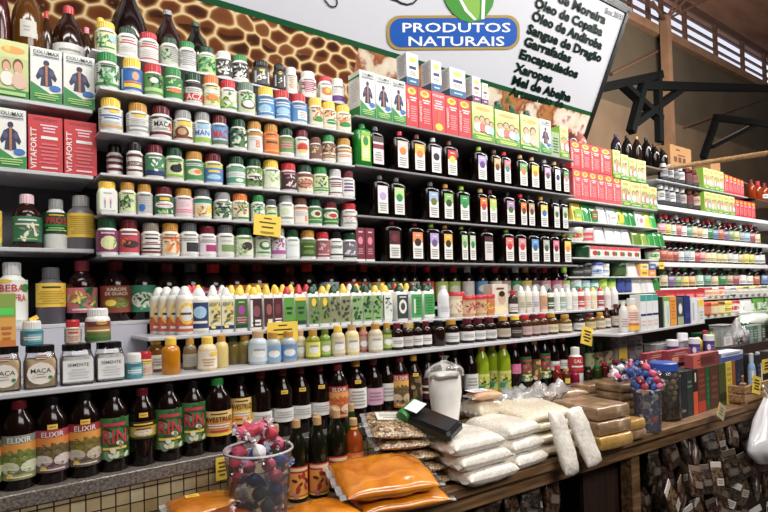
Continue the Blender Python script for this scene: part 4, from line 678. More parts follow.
def pouch(px, wpx, Z, H, c, label, group, name='pouch', Y=YD + .035, spec=None):
    X0, X1 = Xat(px - wpx / 2, Y, Z + H / 2), Xat(px + wpx / 2, Y, Z + H / 2); wd = (X1 - X0) * .96
    o = root(name, ((X0 + X1) / 2, Y, Z), label, 'pouch', group)
    mb = M(); prof = []
    for k in range(9):
        t = k / 8; prof.append((t * H * .9, wd / 2 * (1 - .06 * math.sin(math.pi * t)), .026 * (1 - t) ** .6 + .0015))
    mb.loft(prof, mat(c, 'film'), 4., 20); mb.build('pouch_body', o)
    M().rbox((0, 0, H * .95), (wd, .0035, H * .1), mat(c, 'film', .2), .001).build('sealed_top', o)
    if spec: M_ = art(M(), spec, flat(wd * .8, H * .55, -.024, H * .12), wd * .8, H * .55); M_.build('label', o)
    return o
def tub(px, wpx, Z, H, c, lidc, label, group, Y=YD + .05, spec=None, name='tub', cat='tub', lidf=.2, parent=None):
    X0, X1 = Xat(px - wpx / 2, Y, Z + H / 2), Xat(px + wpx / 2, Y, Z + H / 2); X = (X0 + X1) / 2; r = min((X1 - X0) / 2 * .97, .045)
    o = root(name, (X, Y, Z), label, cat, group, face_to(X, Y))
    M().loft([(0, r * .86, r * .86), (H * .04, r * .9, r * .9), (H * (1 - lidf), r * .97, r * .97)], mat(c, 'plastic'), 2, 24).build('tub_body', o)
    M().loft([(H * (1 - lidf), r, r), (H * .98, r, r), (H, r * .93, r * .93)], mat(lidc, 'plastic'), 2, 24).build('lid', o)
    if spec: art(M(), spec, cyl(r * .965, r * 2.4, H * .55, H * .14), r * 2.4, H * .55, 8).build('label', o)
    return o
gP = 'pouches on the top pouch shelf'
for px, wp, c, s, lab in ((574.5, 10, 'ye', 'b:lm n:.2,.5,3,wh', 'yellow pouch at the left end of the top pouch shelf'), (583, 7.5, '2BA048', None, 'bright green pouch beside the yellow one on the top pouch shelf'), (591, 8, 'gn', 'b:8A5A3A n:.3,.7,2,lg', 'green pouch with brown label on the top pouch shelf'), (599.5, 8.5, 'E6E8EA', None, 'white pouch on the top pouch shelf, left of the grey one'),
    (609.5, 10, 'C2CED0', 'b:wh n:.3,.6,2,gy', 'grey-white pouch on the top pouch shelf'), (617.5, 6, 'lm', 'b:ye', 'lime pouch with yellow label'), (624, 6, '1E9A40', None, 'narrow green pouch right of the lime one'), (630, 6, 'gn', None, 'darker narrow green pouch on the top pouch shelf'), (637.5, 8, 'E4E0DC', 'b:wh o:.5,.5,.3,.3,pk', 'white pouch with pink spot'), (645, 6, 'C6D43A', None, 'yellow-green narrow pouch near the right end'), (651, 6, '3AA84C', None, 'green pouch at the right end of the top pouch shelf')):
    pouch(px, wp, ZD[1], .098, c, lab, gP, spec=s)
gW = 'tubs and pouches on the second pouch shelf'
for px, wp, c, l, s, lab in ((574.5, 11, 'E8E4DC', 'wh', 'b:lg o:.5,.5,.3,.3,rd s:0,.2,wh', 'tub with green and red label, left end of second pouch shelf'), (585.5, 9, 'E8D8D8', 'ppk', 'b:D84A5A n:.3,.6,2,wh', 'tub with red label, second pouch shelf')): tub(px, wp, ZD[2], .078, c, l, lab, gW, spec=s)
for px, wp, c, lab in ((597.5, 10, 'DCDCE0', 'leftmost white pouch on the second pouch shelf'), (608, 9, 'E4E4E8', 'second white pouch on the second pouch shelf'), (616, 7, 'D8D8DC', 'third white pouch on the second pouch shelf'), (624, 8, 'E0E0E4', 'rightmost white pouch on the second pouch shelf'), (634, 9, '6A8A2A', 'olive green pouch right of the white pouches'), (642, 6.5, '8CAA3A', 'light olive narrow pouch'), (648.5, 6, '2C9A3A', 'green pouch third from the right on the second pouch shelf'), (654, 5.5, '249038', 'green pouch second from the right on the second pouch shelf'), (659.5, 5, '1E8632', 'green pouch at the right end of the second pouch shelf')): pouch(px, wp, ZD[2], .092, c, lab, gW)
gX = 'goods on the third pouch shelf'
tub(581, 12, ZD[3], .066, '1E4A2A', 'dgn', 'wide dark green tub on the third pouch shelf', gX)
x_ = [590, 602.5, 610.5, 618.5, 626, 633, 640.5]
for k, (c, nm) in enumerate((('E8D4CE', 'pink-white'), ('E6E0DA', 'white apple'), ('EAD8D0', 'pale rose'), ('E8E2DA', 'ivory red-fruit'), ('E2D2CC', 'dusty pink'), ('EAE2E0', 'white berry'))):
    cartons([(x_[k], x_[k + 1], .066, c, 'b:wh s:.72,1,D84A52 o:.4,.42,.22,.22,rd o:.68,.4,.16,.2,gn s:0,.14,lgy', f'{nm} tea box on the third pouch shelf')], YD + .006, ZD[3], .06, gX)
tub(652, 13, ZD[3], .066, 'DDE4D2', 'mr', 'white and green wide tub at right end of the third pouch shelf', gX, spec='b:pg o:.5,.5,.3,.3,gn')
gY = 'goods on the fourth pouch shelf'
for px, wp, H, c, l, s, lab in ((576, 9, .06, '22221E', 'bk', 'b:2A2A28 n:.3,.7,2,gy', 'black tub at left end of the fourth pouch shelf'), (584, 9, .072, '2E302A', 'bk', 'b:3A3A34 n:.3,.7,2,gy', 'black tub second from left on the fourth pouch shelf'), (594.5, 9.5, .078, 'E8E8EE', '2A50A8', 'b:E4E6F0 o:.5,.5,.3,.2,bl n:.1,.3,1,bl', 'white tub with blue lid'), (603, 7, .074, 'DCDEE8', 'E4E4E8', 'b:wh n:.3,.7,2,bl', 'white tub beside the blue-lidded tub'), (618, 14, .076, '2A4420', 'dgn', 'b:3E5A24', 'large dark green tub on the fourth pouch shelf')):
    tub(px, wp, ZD[4], H, c, l, lab, gY, spec=s)
pouch(630, 10, ZD[4], .084, 'DEDCDA', 'white pouch on the fourth pouch shelf', gY); pouch(637, 5, ZD[4], .084, 'B86A7A', 'pink pouch on the fourth pouch shelf', gY)
cartons([(640.5, 648.5, .040, 'ye', 'b:F0C040 n:.3,.7,2,br', 'yellow tea box, lower of two, on the fourth pouch shelf'), (649, 656, .04, 'E88A2A', 'b:E88A2A n:.3,.7,2,wh', 'orange tea box, lower of two, right end of fourth pouch shelf')], YD + .006, ZD[4], .06, gY)
cartons([(640.5, 648.5, .036, 'ye', 'b:F4DC8A n:.3,.7,2,br', 'pale yellow tea box lying on the yellow one'), (649, 656, .036, '3A6AA8', 'b:3A6AA8 n:.3,.7,2,wh', 'blue tea box lying on the orange one')], YD + .006, ZD[4] + .0405, .06, gY)
gZ = 'goods on the fifth pouch shelf'
for px, wp, H, c, l, s, lab in ((574, 9, .078, 'D8E8E0', 'wh', 'b:C2E0D8 o:.5,.5,.3,.25,tl', 'white and teal tub, left end of fifth pouch shelf'), (583, 8, .074, 'D0E4E0', 'lb', 'b:B8DCD8 o:.5,.5,.3,.25,gn', 'pale teal tub, second on the fifth pouch shelf'), (591.5, 8, .076, 'D8E6E4', 'tl', 'b:D8ECEC o:.5,.5,.3,.25,tl', 'white tub with teal lid on the fifth pouch shelf'), (600, 8, .084, 'A8C83A', 'lm', 'b:C8E04A n:.3,.6,2,gn', 'lime tub left of its darker twin, fifth pouch shelf'), (608.5, 8, .084, '98BC30', 'gn', 'b:B8D43A n:.3,.6,2,wh', 'darker lime tub on the fifth pouch shelf'), (617, 8, .086, '2A3A7A', 'nb', 'b:34489A', 'navy tub on the fifth pouch shelf'), (625, 7, .086, '32407E', '4A5AA0', 'b:44549A', 'blue-grey tub right of the navy one')): tub(px, wp, ZD[5], H, c, l, lab, gZ, spec=s)
for px, wp, c, lab in ((634, 10, 'DCDAD6', 'large white pouch on the fifth pouch shelf'), (642, 6.5, 'D0CECC', 'grey-white pouch in the middle of the fifth pouch shelf'), (648, 6.5, 'E4E2DE', 'bright white pouch near the right end of the fifth pouch shelf'), (654.5, 6, '2A8A3A', 'green pouch at the right end of the fifth pouch shelf')): pouch(px, wp, ZD[5], .092, c, lab, gZ)
px_bottle(590, 1.64, 0, 1, .1, 'flask', 'dbr', 'darkglass', 'ye', None, (0, 0), 'x') if False else None
# ------------------------------------------------------------------ unit E: the far shelves
gE = 'boxes and jars on the far top shelf'
def small(px, Z, H, r, cap, body, lc, label, group, Y=YE + .05, prof='syrup', ly=(.15, .6), kind='darkglass', nm='bottle', cat='bottle'):
    X = Xat(px, Y, Z + H / 2); return bottle(X, Y, Z, r, H, prof, body, kind, cap, (f'b:{lc} n:.62,.9,2,wh n:.1,.4,2,4A4A4A' if nm == 'syrup_bottle' else f'b:{lc} s:.0,.3,2E2E32 n:.5,.85,3,3A3A3E') if lc else None, ly, label, cat, group, nm, lw=1.9)
for k, (px, lc, ln) in enumerate(((660, 'C8C8CC', 'silver'), (665, '8A8A90', 'grey'), (670.5, 'DADADE', 'bright silver'), (676, '6A6A70', 'dark grey'), (681.5, 'B0A8A0', 'beige-grey'))):
    small(px, ZE[0], .15, .032, 'lgy', '2A2A2C', lc, f'dark jar with {ln} label in the lower rank of the far top shelf', gE, prof='round', ly=(.1, .7), nm='supplement_jar', cat='jar')
for px, lc, ln in ((688.5, '7A2A2A', 'red-brown'), (695, 'C8A888', 'tan'), (701, '9A3A3A', 'brick')):
    small(px, ZE[0], .155, .034, 'br', '3A1C18', lc, f'brown jar with {ln} label, lower rank of the far top shelf', gE, prof='round', ly=(.1, .7), nm='supplement_jar', cat='jar')
x_ = [704.5, 711, 717, 723, 729, 735]
cartons([(x_[k], x_[k + 1] - .3, .15, 'lm', FAM if k % 2 else FAM2, 'yellow-green family box in the lower rank of the far top shelf') for k in range(5)], YE + .006, ZE[0], .09, gE)
x_ = [735.3, 739.5, 743.5, 747.5, 751.5, 755.5]
cartons([(x_[k], x_[k + 1] - .2, .135, 'E04858', VITB, 'red box in the lower rank of the far top shelf') for k in range(5)], YE + .006, ZE[0], .09, gE)
o = board('riser_board', 'pale board riser between the two ranks on the far top shelf', Xat(657, YE, 2.2), Xat(757, YE, 2.2), YE + .004, YE + .22, ZE[0] + .172, .010, mat('B8C0C8', 'plastic'))
ZR = ZE[0] + .172
for k, (px, lc, ln) in enumerate(((663, '9A9A9E', 'grey'), (668.5, 'C0C0C4', 'silver'), (674, '8A8A90', 'slate grey'), (679.5, 'D0D0D2', 'bright silver'))):
    small(px, ZR, .13, .032, 'lgy', '2A2A2C', lc, f'dark jar with {ln} label in the upper rank of the far top shelf', gE, prof='round', ly=(.1, .7), nm='supplement_jar', cat='jar')
for px, lc, ln in ((687, '6A1E1E', 'dark red'), (693.5, '8A4A3A', 'rust'), (699.5, '5A1A1A', 'maroon')):
    small(px, ZR, .135, .034, 'dr', '3A1414', lc, f'dark red jar with {ln} label, upper rank of the far top shelf', gE, prof='round', ly=(.1, .7), nm='supplement_jar', cat='jar')
x_ = [703.5, 709, 714, 719, 724]
cartons([(x_[k], x_[k + 1] - .3, .155, 'lm', FAM if k % 2 else FAM2, 'yellow-green family box in the upper rank of the far top shelf') for k in range(4)], YE + .006, ZR, .09, gE)
x_ = [724.5, 729, 733, 737, 740.5, 744]
cartons([(x_[k], x_[k + 1] - .2, .145 - .004 * k, 'E04858', VITB, 'red box in the upper rank of the far top shelf') for k in range(5)], YE + .006, ZR, .09, gE)
COLS_ = [('E8E4DA', 'white'), ('2E8A4A', 'green'), ('D8C8A0', 'cream'), ('E8D060', 'yellow'), ('9AC8E0', 'pale blue'), ('D86A6A', 'coral'), ('C8E0C8', 'mint'), ('B89878', 'tan'), ('E0A0A8', 'pink'), ('8AA86A', 'sage'), ('C86838', 'rust'), ('A8A8B0', 'grey'), ('E8B070', 'apricot'), ('6A8AB8', 'slate blue'), ('D0D080', 'khaki'), ('F0E0E0', 'blush'), ('70A890', 'sea green'), ('B04A5A', 'raspberry'), ('E4CC9A', 'sand'), ('8A6AA0', 'mauve')]
def far_row(row, Z, pxs, H, caps, seed, body='1A1210', order=None):
    rn = random.Random(seed); cs = COLS_[:]; rn.shuffle(cs)
    for k, px in enumerate(pxs):
        lc, ln = cs[k % len(cs)] if order is None else order[k]
        small(px, Z, H * rn.uniform(.94, 1.04), .034, caps[k % len(caps)], body if k % 5 else '1E3A24', lc, f'small dark bottle with {ln} label on the {row}', f'small bottles on the {row}', ly=(.10, .56), nm='syrup_bottle')
far_row('second far shelf', ZE[1], [660 + 5.3 * k for k in range(19)], .155, ['dr', 'rd', 'dr', 'lgy'], 3)
far_row('third far shelf', ZE[2], [662 + 5.45 * k for k in range(19)], .150, ['bk', 'dr', 'dgn'], 5, order=[('C85A3A', 'rust red'), ('D86A4A', 'orange-red'), ('B84A3A', 'brick red'), ('D8DCE0', 'white'), ('A8C0C8', 'pale blue'), ('E0E0E0', 'grey-white'), ('D84050', 'bright red'), ('E4A0A0', 'pink'), ('E8D8A0', 'pale yellow'), ('F0E4B0', 'ivory'), ('E8D890', 'straw'), ('ECDCA0', 'buff'), ('D0D0C8', 'stone'), ('E8E8E0', 'bone white'), ('D8C890', 'sand'), ('F0E040', 'bright yellow'), ('E0D850', 'lemon'), ('D8D8D8', 'silver'), ('E4E4E8', 'cool white')])
far_row('lowest far shelf', ZE[3], [662, 669, 676, 683, 690, 698, 706, 713, 721, 728, 734, 741, 748, 755, 763], .150, ['bk', 'lgy', 'dr', 'gn'], 9)
for k, px in enumerate((751, 757.5, 764, 770)):
    small(px, ZR, .17, .036, 'rd' if k % 2 else 'dr', '8A3414', 'wh' if k == 2 else None, ('amber bottle at the right end of the far top shelf', 'second amber bottle from the left on the far top shelf', 'amber bottle with white label on the far top shelf', 'amber bottle cut off by the right edge, far top shelf')[k], 'amber bottles at the far right', kind='gloss', ly=(.1, .4))
o = board('riser_board', 'short board under the amber bottles at the far right', Xat(748.5, YE, 2.2), Xat(785, YE, 2.2), YE + .004, YE + .22, ZR, .010, mat('6A4A34', 'rough'))
o = top_shelf(4.0, 6.0, 2.16, 2.40, 2.47, 'high dark board behind the far boxes carrying cartons')
for q in (.05, 1.95): M().box((q, .215, -1.241), (.04, .04, 2.458), DARKWOOD).build('post', o)
def carton_plain(x0, x1, Y, Z, ht, dp, label, marks=True):
    X0, X1 = Xat(x0, Y, Z + ht / 2), Xat(x1, Y, Z + ht / 2)
    o = root('cardboard_carton', ((X0 + X1) / 2, Y + dp / 2, Z), label, 'carton', 'cardboard cartons on the high board'); wd = X1 - X0; CB = mat('B88A5C', 'rough', .12, 6)
    M().rbox((0, 0, ht / 2), (wd, dp, ht), CB, .004).build('carton_body', o)
    M().box((0, 0, ht + .0015), (wd * .98, .05, .003), mat('D8B888', 'plastic')).build('packing_tape', o)
    if marks: art(M(), 'n:.72,.86,1,br,.35,.3 c:.15,.2,.3,.45,br c:.36,.2,.5,.45,br c:.56,.2,.7,.45,br n:.5,.6,1,br,.5,.6', flat(wd, ht, -dp / 2 - .0004, 0), wd, ht).build('printed_marks', o)
carton_plain(670.5, 691.5, 2.165, 2.47, .17, .2, 'tan cardboard carton standing high beside the black bottles'); carton_plain(711, 720.5, 2.165, 2.47, .13, .15, 'smaller tan carton far right on the high board', False)
RA = Vector(atY(648, 171, 2.0)); RB = Vector(atZ(785, 150.5, RA.z)); rl = M().tube([RA - RA, (RB - RA) * .5, RB - RA], .016, PALEWOOD, 10).build('wooden_rail', None, RA); tag(rl, 'long round wooden rail above the far shelves at the right', 'rail')
# ------------------------------------------------------------------ dropper shelf
gDr = 'dropper bottles along the long middle shelf'
def dropper(px, Y, H, r, tip, spec, label, n=2., body='wh', lw=None, ly=(.07, .73), X=None):
    X = Xat(px, Y, ZDS + .06) if X is None else X
    return bottle(X, Y, ZDS, r, H, 'drop', body, 'plastic', tip, spec, ly, label, 'bottle', gDr, 'dropper_bottle', ry=r if n == 2 else r * .8, n=n, lw=lw or (2.5 if n == 2 else 1.9))
# white bottles in a column running back at the left end, one behind another
AF = 'b:F0E0C0 s:0,.45,D85A3A o:.55,.55,.38,.34,ye o:.55,.55,.28,.24,wh n:.48,.62,1,br n:.05,.2,1,wh'
for k, (px, Y) in enumerate(((185, 1.585), (176, 1.625), (167, 1.66), (159, 1.70))):
    dropper(px, Y, .135, .024, 'wh', AF, ('front white dropper bottle with orange and yellow round label', 'second white dropper bottle of the orange-labelled file', 'third white dropper bottle of the orange-labelled file', 'rearmost white dropper bottle of the orange-labelled file')[k])
dropper(199, 1.58, .130, .025, 'wh', 'b:2A3A6A o:.5,.6,.3,.2,lb n:.2,.36,1,wh s:0,.08,wh s:.92,1,wh', 'white dropper bottle with navy blue label beside the orange-labelled file')
for px, tip in ((189, 'rd'), (194, 'rd'), (198.5, 'ye')): dropper(px, 1.67, .140, .017, tip, None, f'dropper bottle with {CAPN[tip]} tip standing behind the navy-labelled one')
AR = 'b:E0D8B0 s:.0,.12,nb t:ARNICA,.5,.84,.15,dgn l:.5,.45,.36,ye,7,3 l:.5,.42,.3,ol,5,5 n:.14,.24,1,wh'
DR = [(212, 'wh', AR, 'large ARNICA in yellow and navy'), (225, 'wh', AR, 'second yellow and navy arnica'), (238.5, 'ye', 'b:3E6A2E s:0,.12,dgn o:.5,.62,.26,.16,B03AA0 n:.15,.4,3,pk n:.84,.94,1,lg', 'green label with magenta flower'), (253, 'ye', 'b:4A1E26 o:.55,.55,.3,.2,8A4A5A c:.4,.06,.9,.26,wh c:.02,.02,.22,.95,wh n:.1,.2,1,bk', 'dark plum and white'), (265.5, 'ye', 'b:4A1E26 o:.55,.6,.3,.2,A85A5A c:.4,.06,.9,.26,cr', 'dark plum and cream'), (275, 'ye', 'b:5A1E2A o:.5,.6,.3,.2,7A3A4A n:.1,.3,2,wh', 'plum red'),
  (286, 'rd', 'b:58A030 n:.35,.7,2,dgn s:0,.15,dgn n:.02,.12,1,ye', 'bright green'), (297.5, 'rd', 'b:4A8A2A n:.35,.7,2,dgn s:0,.15,dgn s:.88,1,ye', 'green yellow-topped'), (310.5, 'dgn', 'b:6A8A40 l:.5,.4,.36,2E4A1E,8,2 o:.5,.8,.22,.16,ye', 'olive leaf and yellow fruit'), (321.5, 'ye', 'b:7A8A48 l:.5,.4,.36,3A4A24,8,3 o:.5,.8,.22,.16,ye', 'dark leaf and yellow fruit'), (332, 'dgn', 'b:8A8A60 l:.5,.5,.42,4A5A34,10,4', 'dusty leaf pattern'), (342.5, 'ye', 'b:8A9060 l:.5,.5,.42,3E4A2A,10,5', 'brownish leaf pattern'),
  (354, 'dgn', 'b:8AB070 l:.5,.55,.42,2E5A2A,9,6 n:.04,.14,1,dgn', 'fresh leaf'), (364.5, 'dgn', 'b:7AA860 l:.5,.55,.42,2A5228,9,7 n:.04,.14,1,dgn', 'deep leaf'), (374, 'ye', 'b:8AB46A l:.5,.55,.42,36602C,9,8 n:.04,.14,1,dgn', 'mid leaf'), (384, 'ye', 'b:E0E4DA l:.6,.5,.3,gy,6,4 n:.8,.92,1,dgn c:0,0,.1,1,dgn', 'white grey-figured'), (399, 'dgn', 'b:33403A o:.5,.5,.36,.3,E8E8E0 o:.5,.5,.2,.16,4A4A44 n:.85,.95,1,wh', 'black with pale oval'), (413, 'dgn', 'b:3AA04A c:.22,.2,.38,.8,wh n:.1,.9,6,2A7A3A,.65,.5', 'plain green'), (425.5, 'dgn', 'b:3AA850 n:.1,.9,7,2A7A3A s:0,.1,wh', 'lighter plain green')]
xs = [Xat(d[0], 1.60, ZDS + .06) for d in DR]
for k, (px, tip, spec, nm) in enumerate(DR):
    gap = min([abs(xs[k] - xs[j]) for j in (k - 1, k + 1) if 0 <= j < len(xs)]); r = min(.0265, gap * .488)
    dropper(px, 1.578 + r * .8, .130, r, tip, spec, f'square white dropper bottle with {nm} label and {CAPN[tip]} tip', n=6., X=xs[k])
BK = ['wh', 'wh', 'ye', 'ye', 'ye', 'ye', 'ye', 'ye', 'ye', 'ye', 'rd', 'rd', 'dgn', 'dgn', 'ye', 'dgn', 'ye', 'wh', 'ye', 'dgn', 'dgn', 'dgn', 'ye', 'dgn', 'rd', 'ye', 'ye', 'rd', 'dgn', 'dgn', 'dgn']
x0 = Xat(208, 1.66, ZDS); x1 = Xat(432, 1.66, ZDS)
for k, tip in enumerate(BK):
    dropper(0, 1.655, .138, .017, tip, None, f'dropper bottle in the rear rank showing only its {CAPN[tip]} tip', X=x0 + (x1 - x0) * (k + .5) / len(BK))
# tubs, sprays and small bottles at the right half of that shelf
gR = 'small goods on the right half of the dropper shelf'
def ds(px, wpx, H, prof, body, kind, cap, spec, ly, lab, Y=1.60, **k): return px_bottle(px, Y, ZDS, wpx, H, prof, body, kind, cap, spec, ly, lab, group=gR, **k)
ds(443.5, 11, .125, 'sleeve', 'E6E6E8', 'plastic', 'wh', 'b:E0E4E8 n:.3,.7,4,lgy', (.05, .5), 'plain white spray bottle right of the green droppers')
tub(456.5, 13, ZDS, .100, 'E0C8A8', 'rd', 'tall tub with red lid and beige label behind the small red-lidded tubs', gR, Y=1.63, spec='b:cr l:.5,.5,.35,D87A5A,7,2', lidf=.16)
tub(468, 11, ZDS, .084, 'D8A878', 'rd', 'red-lidded tub with fruit label, left of the two front small tubs', gR, Y=1.595, spec='b:E0B890 l:.5,.5,.35,rd,7,3', lidf=.2)
tub(479, 11, ZDS, .086, 'D8A878', 'rd', 'red-lidded tub with fruit label, middle small tub beside the yellow-spotted one', gR, Y=1.60, spec='b:D8B080 l:.5,.5,.35,B84A2A,7,4', lidf=.2)
tub(488, 10, ZDS, .088, 'C8905A', 'rd', 'red-lidded orange tub right of the beige small tubs', gR, Y=1.605, spec='b:D8703A l:.5,.5,.35,ye,6,5', lidf=.2)
X0, X1 = Xat(493, 1.60, ZDS), Xat(508.5, 1.60, ZDS); carton((X0 + X1) / 2, 1.60, ZDS, (X1 - X0), .05, .128, 'D8CCB8', 'b:DCD0BC o:.6,.55,.26,.24,C8A888 o:.6,.68,.2,.1,dbr c:.1,.08,.9,.28,E8D8A0 n:.8,.92,1,br', 'beige box printed with a seated figure on the dropper shelf', 'box', gR, 'medicine_carton')
ds(513, 9, .100, 'round', '2A1A14', 'gloss', 'rd', 'b:E0D8D0 s:.6,1,3A2A24 n:.1,.4,2,gy', (.08, .66), 'dark bottle with red cap and white label right of the beige box')
for px, c, nm in ((521, 'D8D0B0', 'cream'), (528, 'E0D8C0', 'ivory'), (535, 'D8D4E0', 'lilac-white'), (543, 'E0A060', 'amber')): ds(px, 8, .118, 'drop', 'E4E0D8', 'plastic', 'wh', f'b:{c} n:.2,.6,3,gy', (.1, .62), f'white-tipped dropper with {nm} label, right part of the dropper shelf')
for px, tip, c, nm in ((550, 'dgn', '3A5A3A', 'dark green'), (556, 'wh', 'E0E0DC', 'white'), (562, 'wh', '9AB0A0', 'grey-green'), (568, 'wh', 'E8E4DC', 'pearl'), (574, 'wh', 'D0C8C0', 'stone'), (580.5, 'rd', 'C83A3A', 'red'), (587, 'wh', 'E8C0B0', 'peach'), (593, 'ye', 'E8D8A0', 'yellow-cream'), (600, 'rd', 'A83A4A', 'raspberry'), (607, 'wh', 'E0D0D0', 'blush'), (614, 'wh', 'E4E4E0', 'bone')):
    ds(px, 7.5, .105, 'drop', 'E4E0D8', 'plastic', tip, f'b:{c} n:.2,.6,2,wh', (.1, .62), f'small {CAPN[tip]}-tipped dropper with {nm} label near the shelf end')
# ------------------------------------------------------------------ price tags
def price_tag(px0, py0, px1, py1, Y, label, lines, tilt=0.):
    a, b = atY(px0, py0, Y), atY(px1, py1, Y); wd, ht = b.x - a.x, a.z - b.z; zb_ = b.z
    mb = M(); W_, H_ = wd, abs(atY(px0, py1, Y).z - a.z); R2 = Matrix.Rotation(tilt, 3, 'Y')
    mb.rbox((0, 0, 0), (W_, .002, H_), mat('F4CE14', 'paper', .03), .0005, None); art(mb, lines, flat(W_, H_, -.0012, -H_ / 2), W_, H_)
    o = mb.build('price_tag', None, ((a.x + b.x) / 2, Y, (a.z + b.z) / 2)); o.rotation_euler = (0, tilt, 0)
    return tag(o, label, 'tag', 'yellow shelf tags')
TL = 'n:.78,.90,1,3A3008,.5,.45 n:.58,.70,1,3A3008,.5,.8 n:.36,.48,1,3A3008,.5,.75 n:.10,.22,2,9A8210,.5,.55'
price_tag(253.5, 215, 281, 236, 1.674, 'yellow lettered tag hanging over the fifth jar shelf', TL, .06)
price_tag(267, 321.5, 298, 343, 1.542, 'yellow lettered tag hanging from the dropper shelf, larger one', TL, 0)
price_tag(403.5, 323.5, 419, 336, 1.543, 'small yellow tag on the dropper shelf edge, under the green droppers', 'n:.1,.4,1,bk')
price_tag(581, 327, 593, 345, 1.44, 'tilted yellow tag on the lowest long shelf above the red bottle', 'n:.15,.85,4,bk', .25)
price_tag(215.5, 457, 228.5, 480, 1.408, 'yellow card hanging from the stone ledge above the tiles', 'n:.15,.85,4,6A5208')
price_tag(659, 262, 664, 269, 1.835, 'small yellow tag at the left end of the third far shelf', 'n:.3,.6,1,br')
# ------------------------------------------------------------------ lowest long shelf
gW_ = 'jars and bottles on the lowest long shelf'
def glassjar(px, wpx, H, fill, word, label, Y=1.505):
    X0, X1 = Xat(px - wpx / 2, Y, ZWS + .04), Xat(px + wpx / 2, Y, ZWS + .04); X = (X0 + X1) / 2; r = (X1 - X0) / 2 * .97
    o = root('glass_jar', (X, Y, ZWS), label, 'jar', 'square glass jars on the lowest long shelf', -.05); hb_ = H * .86
    M().loft([(0, r * .92, r * .92), (.006, r, r), (hb_ * .72, r, r), (hb_ * .86, r * .9, r * .9), (hb_, r * .8, r * .8)], clear('jar_glass', 'FFFFFF', .03, .05), 5., 28).build('glass_body', o)
    M().loft([(.004, r * .90, r * .90), (.008, r * .95, r * .95), (hb_ * .70, r * .95, r * .95), (hb_ * .80, r * .85, r * .85)], fill, 5., 28).build('contents', o)
    M().loft([(hb_ * .97, r * .86, r * .86), (H * .985, r * .86, r * .86)], mat('bk', 'plastic'), 2, 48, .04, caps=(True, False)).loft([(H * .985, r * .85, r * .85), (H, r * .78, r * .78)], mat('bk', 'plastic'), 2, 24).build('lid', o)
    mb = M()
    if word == 'MACA': art(mb, 'o:.5,.5,.48,.5,E8E0D4 t:MACA,.5,.62,.2,3A3430 n:.42,.5,1,gy,.5,.5 n:.3,.38,1,gy,.5,.4 o:.82,.3,.08,.08,gn o:.26,.36,.05,.1,E8C8B8', flat(r * 1.7, hb_ * .60, -r - .0004, .010), r * 1.7, hb_ * .60); art(mb, 'c:.2,.05,.8,.95,E0D0C0 n:.2,.8,2,8A3A3A', flat(r, .012, -r * .93 - .002, hb_ * .80), r, .012)
    else: art(mb, 'b:E4E4E2 t:SEMENTE,.5,.78,.15,3A3A3A n:.1,.62,4,lgy c:0,0,1,.02,gy', flat(r * 1.75, hb_ * .62, -r - .0004, .008), r * 1.75, hb_ * .62)
    mb.build('label', o); return o
MACAP = grain('maca_powder', [(.3, 'CDAE80'), (.7, 'E8CCA0')], 30, .8, 0, .1); SEEDW = grain('pale_seed', [(.2, 'B0B0AC'), (.6, 'E4E4E0')], 200, .7, 0, .2)
glassjar(4, 35, .098, MACAP, 'MACA', 'square glass MACA jar of tan powder cut off by the left edge'); glassjar(40, 35, .096, MACAP, 'MACA', 'square glass MACA jar of tan powder left of the seed jars')
glassjar(76.5, 35, .094, SEEDW, 'S', 'square glass SEMENTE jar of pale seeds beside the maca jars'); glassjar(109, 30, .093, SEEDW, 'S', 'square glass SEMENTE jar of pale seeds, right one with pot on lid')
gL = 'small pots standing on the glass jar lids'
ZJ = ZWS + .098
X = Xat(6, 1.50, ZJ + .05); carton(X, 1.48, ZJ, .034, .03, .118, 'E89A2A', 'b:E8A83A s:.55,1,8AA83A c:.1,.60,.9,.72,3AE04A n:.1,.4,3,C86A1A s:.0,.12,D87A1A', 'narrow orange and green box standing on the leftmost jar lid', 'box', gL, 'medicine_carton')
o = jar(Xat(32, 1.505, ZJ), 1.505, ZWS + .0965, .022, .056, 'wh', 'b:3A8A9A c:.35,.2,.9,.75,7AB0B8 n:.3,.6,2,wh', 'teal pot with white cap standing on a maca jar lid', 'pot', gL, body='4A98A8', capf=.34, lab=(.05, .55))
M().box((.004, 0, .0605), (.018, .004, .010), mat('ye', 'paper'), Matrix.Rotation(-.5, 3, 'Y')).build('sticker_flag', o)
jar(Xat(73, 1.505, ZJ), 1.505, ZWS + .0945, .0175, .056, 'rd', 'b:E0C8B0 n:.1,.5,3,C89A8A n:.6,.8,1,rd', 'small pot with red and orange cap on the left seed jar lid', 'pot', gL, body='DCC4A8', capf=.30, lab=(.06, .6))
jar(Xat(98, 1.505, ZJ), 1.505, ZWS + .0942, .0275, .082, 'wh', 'b:5A7A2A s:.72,1,8A2A2A s:.4,.72,A87A2A s:0,.18,3A6A2A o:.6,.92,.2,.09,ye n:.45,.6,1,cr', 'white pot with red, gold and green label on the seed jar lids', 'pot', gL, capf=.22, lab=(.06, .56))
def ws(px, wpx, H, prof, body, kind, cap, spec, ly, lab, Y=1.50, **k): return px_bottle(px, Y, ZWS, wpx, H, prof, body, kind, cap, spec, ly, lab, group=gW_, **k)
jar(Xat(134, 1.495, ZWS), 1.495, ZWS, .0205, .062, 'wh', 'b:3A8A9A c:.35,.2,.9,.75,7AB0B8 n:.3,.6,2,wh', 'teal pot with white cap right of the glass jars', 'pot', gW_, body='4A98A8', capf=.36, lab=(.05, .55))
